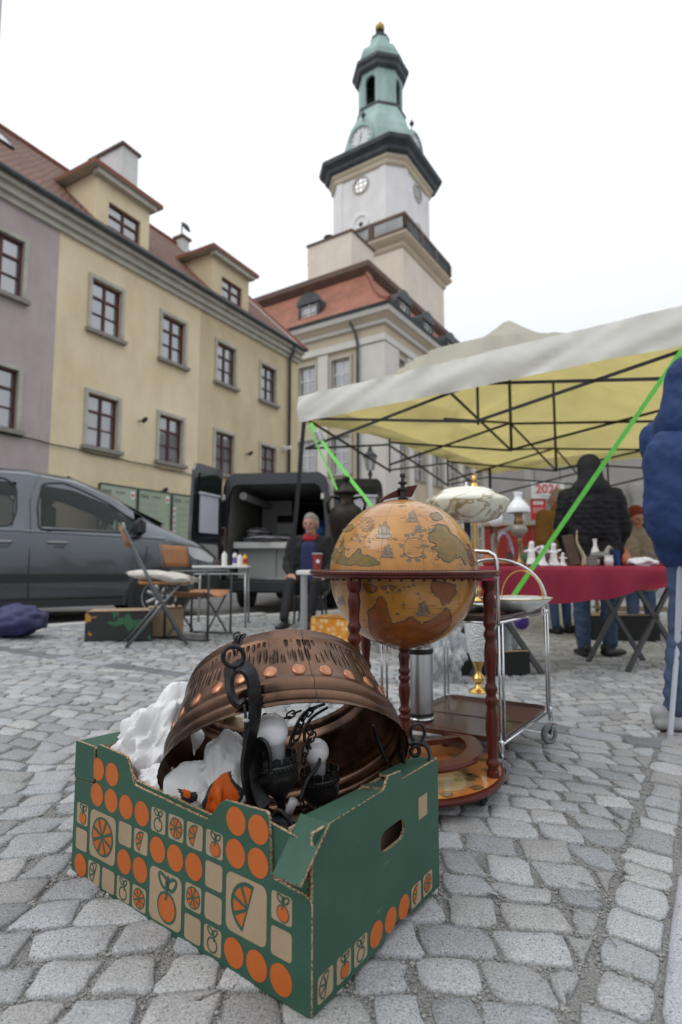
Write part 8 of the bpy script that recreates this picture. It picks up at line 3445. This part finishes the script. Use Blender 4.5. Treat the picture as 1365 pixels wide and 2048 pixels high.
# smaller opal lamp and glass globe behind
p = on_rt(993, .26)
o2 = thing('small_lamp', 'small lamp with round opal globe beside the brass stem', 'lamp', Matrix.Translation(p))
mb = MB()
mb.lathe([(.001, 0), (.04, 0), (.02, .03), (.01, .06), (.012, .25), (.025, .28)], 16)
mb.build('lamp_foot', MATS['brass_old'], o2, smooth=True)
mb = MB()
mb.ball((0, 0, .335), .056, 20, 14)
mb.build('globe_shade', MATS['opal_white'], o2, smooth=True)
# figurine groups
def figurine(label, px, back, h, seed, group='white porcelain figurines'):
    p = on_rt(px, back)
    t = thing('figurine', label, 'figurine', Matrix.Translation(p), group)
    r2 = random.Random(seed)
    s = h / .16
    c = [((0, 0, .012 * s), (0, 0, .03 * s), .035 * s, .03 * s), ((0, 0, .03 * s), (0, .0, .09 * s), .026 * s, .022 * s), ((.0, 0, .11 * s), (.004 * s, 0, .14 * s), .017 * s, .018 * s)]
    for sg in (-1, 1):
        a = r2.uniform(-.3, 1.0)
        c.append(((sg * .018 * s, 0, .095 * s), (sg * .045 * s, -.01 * s, (.095 + .03 * a) * s), .010 * s, .008 * s))
        c.append(((sg * .012 * s, -.01 * s, .03 * s), (sg * .03 * s, -.02 * s, .006 * s), .012 * s, .010 * s))
    blob('figure', c, 'porcelain_white', t, .005 * s, 1)
    mb = MB()
    mb.lathe([(.001, -.001), (.045 * s, 0), (.045 * s, .012 * s), (.001, .014 * s)], 16)
    mb.build('figure_base', MATS['old_wood'] if seed == 1 else MATS['porcelain_white'], t, smooth=True)
figurine('white porcelain figurine on a dark base, beside the oil lamp', 1062, .12, .18, 1)
figurine('white porcelain figurine leaning towards the green strap', 1083, .10, .15, 2)
figurine('white porcelain figurine just right of the green strap', 1106, .14, .17, 3)
figurine('small white porcelain figurine left of the dark plaque', 1124, .12, .10, 4)
p = on_rt(1142, .14)
pl = thing('wooden_plaque', 'dark wooden plaque propped upright on the red cloth', 'plaque', TR(p, R(16)))
mb = MB()
mb.bevbox((0, 0, .115), (.10, .022, .23), .006, rot=Matrix.Rotation(R(-8), 3, 'X') @ Matrix.Rotation(R(-9), 3, 'Y'))
mb.build('board', MATS['old_wood'], pl)
mb = MB()
mb.box((0, .05, .06), (.03, .09, .012), rot=Matrix.Rotation(R(40), 3, 'X'))
mb.build('prop', MATS['old_wood'], pl)
p = on_rt(1160, .12)
hn = thing('horn_figure', 'pale curved horn ornament beside the dark plaque', 'ornament', Matrix.Translation(p))
mb = MB()
pts = spline([(.02, 0, .0), (.025, 0, .06), (.0, 0, .12), (-.022, 0, .18), (-.018, 0, .26)], 5)
mb.tube(pts, [.018 * (1 - .85 * i / (len(pts) - 1)) + .002 for i in range(len(pts))], 10)
mb.build('horn', mat('horn_pale', (.45, .40, .28), .4, col2=(.3, .24, .14), scale=20), hn, smooth=True)
mb = MB()
mb.lathe([(.001, -.001), (.035, 0), (.03, .012), (.012, .02)], 14, (.02, 0, 0))
mb.build('horn_base', MATS['brass_old'], hn, smooth=True)
p = on_rt(1200, .14)
hs_ = thing('horse_figure', 'grey horse figure on the red cloth in front of the person in black', 'figure', TR(p, R(20)))
blob('horse', [((-.06, 0, .075), (.05, 0, .08), .028, .03), ((.05, 0, .09), (.085, 0, .14), .022, .016), ((.085, 0, .14), (.115, 0, .125), .015, .010), ((-.06, .012, .07), (-.07, .012, .01), .012, .008), ((-.06, -.012, .07), (-.055, -.012, .01), .012, .008),
               ((.05, .012, .07), (.055, .012, .01), .012, .008), ((.05, -.012, .07), (.075, -.012, .03), .012, .008), ((-.085, 0, .09), (-.10, 0, .04), .010, .006)], mat('pewter', (.24, .225, .215), .4, .5, col2=(.18, .17, .16), scale=30).name, hs_, .005, 1)
mb = MB()
mb.box((0, 0, .005), (.20, .05, .012))
mb.build('horse_base', MATS['old_wood'], hs_)
def tabletop_box(name, label, px, back, s, m_, rz, cat):
    p = on_rt(px, back)
    t = thing(name, label, cat, TR(p, rz))
    mb = MB()
    mb.bevbox((0, 0, s[2] / 2), s, .004)
    mb.build('box_body', MATS[m_], t)
    mb = MB()
    mb.bevbox((0, 0, s[2] + .006), (s[0] * 1.04, s[1] * 1.04, .012), .003)
    mb.build('box_lid', MATS[m_], t)
tabletop_box('blue_box', 'slim blue box standing upright on the red cloth', 1232, .10, (.03, .05, .105), 'jacket_blue', R(12), 'box')
tabletop_box('dark_case', 'dark case at the back of the red table by the person in black', 1222, .34, (.16, .10, .17), 'deep_dark', R(8), 'case')
tabletop_box('red_folder', 'dark red folder lying at the right end of the table', 1322, .18, (.20, .14, .03), 'cup_red', R(-10), 'folder')
tabletop_box('trinket_box', 'small pewter trinket box left of the horse figure', 1180, .12, (.08, .05, .05), 'pewter', R(-6), 'box')
p = on_rt(1282, .16)
crumple('paper_wrap', 'heap of white wrapping paper on the right part of the red cloth', (p.x, p.y, TT + .028), (.105, .07, .035), 31, None, None, ('bag_white',), 4, .3, 'paper')
def pot(label, px, back, r, h, m_, name='pot'):
    p = on_rt(px, back)
    t = thing(name, label, 'pot', Matrix.Translation(p), 'pots on the red cloth')
    mb = MB()
    mb.lathe([(.001, 0), (r * .6, 0), (r, h * .4), (r * .95, h * .65), (r * .6, h * .85), (r * .7, h)], 20)
    mb.build('pot_body', MATS[m_], t, smooth=True)
    mb = MB()
    mb.tube([(r * .7, 0, h * .85), (r * 1.3, 0, h * .75), (r * 1.25, 0, h * .4), (r * .95, 0, h * .3)], r * .1, 6)
    mb.build('pot_handle', MATS[m_], t, smooth=True)
pot('round terracotta pot behind the trolley handle', 975, .22, .045, .09, 'terracotta')
pot('squat brown pot on the left end of the red cloth', 1010, .14, .05, .05, 'terracotta')
pot('little dark pot beside the pale violet arch', 1018, .28, .03, .10, 'old_wood')
p = on_rt(1008, .32)
mb = MB()
mb.tube([(.07 * math.cos(a), 0, .0 + .24 * math.sin(a)) for a in [math.pi * k / 20 for k in range(21)]], .011, 8)
o = mb.build('arch_handle', mat('violet_pale', (.42, .38, .52), .4), smooth=True)
o.location = p
tag(o, 'pale violet arch shaped handle behind the trolley', 'handle')
# more pieces crowded on the cloth
def vase(label, px, back, prof_v, m_, name='vase'):
    p = on_rt(px, back)
    t = thing(name, label, name, Matrix.Translation(p), 'small pieces on the red cloth')
    mb = MB()
    mb.lathe([(.001, 0)] + prof_v, 18)
    b_ = mb.build(name + '_body', MATS[m_], t, smooth=True)
    mb = MB()
    r_, z_ = prof_v[-1]
    mb.tube([(r_ * math.cos(a), r_ * math.sin(a), z_) for a in [2 * math.pi * k / 16 for k in range(16)]], .003, 5, closed=True)
    mb.build(name + '_rim', MATS[m_], t, smooth=True)
V1 = [(.025, 0), (.035, .04), (.03, .08), (.012, .11), (.016, .14)]
V2 = [(.03, 0), (.032, .05), (.028, .06), (.03, .075)]
V3 = [(.016, 0), (.006, .01), (.006, .05), (.03, .075), (.034, .11)]
mat('glass_green', (.04, .13, .07), .1, coat=.6)
vase('green glass vase between the oil lamp and the figurines', 1052, .32, V1, 'glass_green')
vase('smoky glass goblet behind the figurines', 1094, .30, V3, 'glass_smoky', 'goblet')
vase('brass beaker between the plaque and the trinket box', 1170, .26, V2, 'brass_old', 'beaker')
vase('tall white vase behind the horse figure', 1190, .36, [(r, z * 1.5) for r, z in V1], 'porcelain_white')
vase('terracotta jug just left of the wrapping paper', 1252, .24, V1, 'terracotta', 'jug')
vase('smoky glass goblet at the right end near the folder', 1305, .30, V3, 'glass_smoky', 'goblet')
vase('white sugar bowl in front of the dark case', 1216, .08, V2, 'porcelain_white', 'bowl')
# things under and behind the stall
q = gnd(1262, 1290)
carton('crate', 'black crate on the ground under the right end of the red table', (q.x + .1, q.y + .5, q.z), R(5), (.75, .4, .26), 'deep_dark', cat='crate')
# second stall behind, right
bt = thing('back_table', 'plain wooden stall table behind the woman with red hair', 'table', TR((3.75, 6.9, gz(3.75) - .0), R(-12)))
mb = MB()
mb.bevbox((0, 0, .70), (1.3, .6, .04), .006)
mb.build('table_top', MATS['kraft'], bt)
for x in (-.55, .55):
    for y in (-.22, .22):
        mb = MB()
        mb.tube([(x, y, -.12), (x, y, .68)], 0, flat=(.04, .04))
        mb.build('leg', MATS['kraft'], bt)
mb = MB()
mb.bevbox((0, 0, .30), (1.2, .5, .03), .006)
mb.build('shelf', MATS['kraft'], bt)
# white metal pole at the right edge
wp0, wp1 = gnd(1341, 1471), at(1356, 1284, 2.66)
mb = MB()
mb.tube([(wp0.x, wp0.y, wp0.z), (wp1.x, wp1.y, wp1.z)], 0, flat=(.016, .016))
mb.tube([(wp1.x, wp1.y, wp1.z), (wp1.x + .04, wp1.y + .01, wp1.z + .38)], 0, flat=(.020, .020))
o = mb.build('table_leg_pole', mat('white_metal', (.42, .43, .48), .35))
tag(o, 'thin white metal pole leaning beside the person in blue', 'pole')
# red stall front with signs
kx = at(1068, 1130, 11.9)
ks = thing('red_stall', 'red painted stall front on grey posts under the far side of the tent', 'stall', TR((kx.x, kx.y, gz(kx.x) - .13), R(-14)) @ Matrix.Scale(1.25, 4))
mat('stall_red', (.33, .025, .018), .6, col2=(.27, .02, .015), scale=4)
for i in range(4):
    mb = MB()
    mb.bevbox((-.60 + .40 * i, 0, .95), (.392, .05, .98), .008)
    mb.build('plank', MATS['stall_red'], ks)
mb = MB()
mb.bevbox((0, .02, 1.46), (1.66, .16, .035), .006)
mb.build('counter', MATS['kraft'], ks)
for x in (-.74, -.05, .80):
    mb = MB()
    mb.tube([(x, .1, 0), (x, .1, 2.5)], 0, flat=(.09, .09))
    mb.build('post', MATS['far_column'], ks)
def text_mesh(txt, size, name, par, X, m_, font_ext=.004):
    cu = bpy.data.curves.new('t', 'FONT')
    cu.body = txt
    cu.size = size
    cu.extrude = font_ext
    cu.align_x, cu.align_y = 'CENTER', 'CENTER'
    cu.offset = size * .012
    tmp = bpy.data.objects.new('t', cu)
    COL.objects.link(tmp)
    dg = bpy.context.evaluated_depsgraph_get()
    me = bpy.data.meshes.new_from_object(tmp.evaluated_get(dg))
    bpy.data.objects.remove(tmp)
    me.transform(X)
    me.materials.clear()
    me.materials.append(MATS[m_])
    ob = bpy.data.objects.new(name, me)
    COL.objects.link(ob)
    ob.parent = par
    return ob
sgp = at(1096, 981, 11.5)
sg = thing('year_sign', 'white sign with the red number 2026 hanging at the stall', 'sign', TR((sgp.x, sgp.y, sgp.z), R(-6)) @ Matrix.Scale(1.27, 4))
mb = MB()
mb.bevbox((0, 0, 0), (.52, .02, .27), .004)
mb.build('sign_board', MATS['pb_white'], sg)
XT = Matrix(((1, 0, 0, 0), (0, 0, -1, -.014), (0, 1, 0, 0), (0, 0, 0, 1)))
text_mesh('2026', .20, 'sign_text', sg, XT @ Matrix.Translation((0, .02, 0)), 'print_red')
mb = MB()
for i in range(7):
    mb.box((-.10 + .035 * i, -.0115, -.095), (.025, .002, .014))
mb.build('sign_small_text', MATS['print_dark'], sg, kind='stuff')
for s in (-1, 1):
    mb = MB()
    mb.rod((s * .2, 0, .13), (s * .2, 0, .42), .006, 6)
    mb.build('hanger', MATS['truss_black'], sg)
rsp = at(1077, 1018, 11.55)
rs = thing('red_sign', 'small red notice with white lettering below the year sign', 'sign', TR((rsp.x, rsp.y, rsp.z), R(-6)) @ Matrix.Scale(1.27, 4))
mb = MB()
mb.bevbox((0, 0, 0), (.24, .015, .36), .004)
mb.build('sign_board', mat('sign_red', (.50, .02, .03), .5), rs)
mb = MB()
for i in range(3):
    mb.box((-.055 + .055 * i, -.009, .10), (.045, .003, .06))
for r_ in range(3):
    for i in range(5):
        mb.box((-.07 + .035 * i, -.009, .01 - .03 * r_), (.026, .003, .012))
mb.build('sign_text', MATS['pb_white'], rs, kind='stuff')
mb = MB()
mb.rod((0, .0, -.18), (0, .02, -.36), .012, 6)
mb.build('sign_post', MATS['far_column'], rs)
# slanting white hand rail by the stall
mb = MB()
a, b = at(985, 1072, 8.3), at(1040, 1046, 8.3)
mb.tube([a, b], 0, flat=(.05, .05))
mb.tube([a, (a.x, a.y, gz(a.x) - .13)], 0, flat=(.04, .04))
mb.tube([b, (b.x, b.y, gz(b.x) - .13)], 0, flat=(.04, .04))
o = mb.build('hand_rail', MATS['white_metal'])
tag(o, 'slanting white hand rail seen under the marbled lamp shade', 'rail')
bpy.data.scenes.remove(SC2)
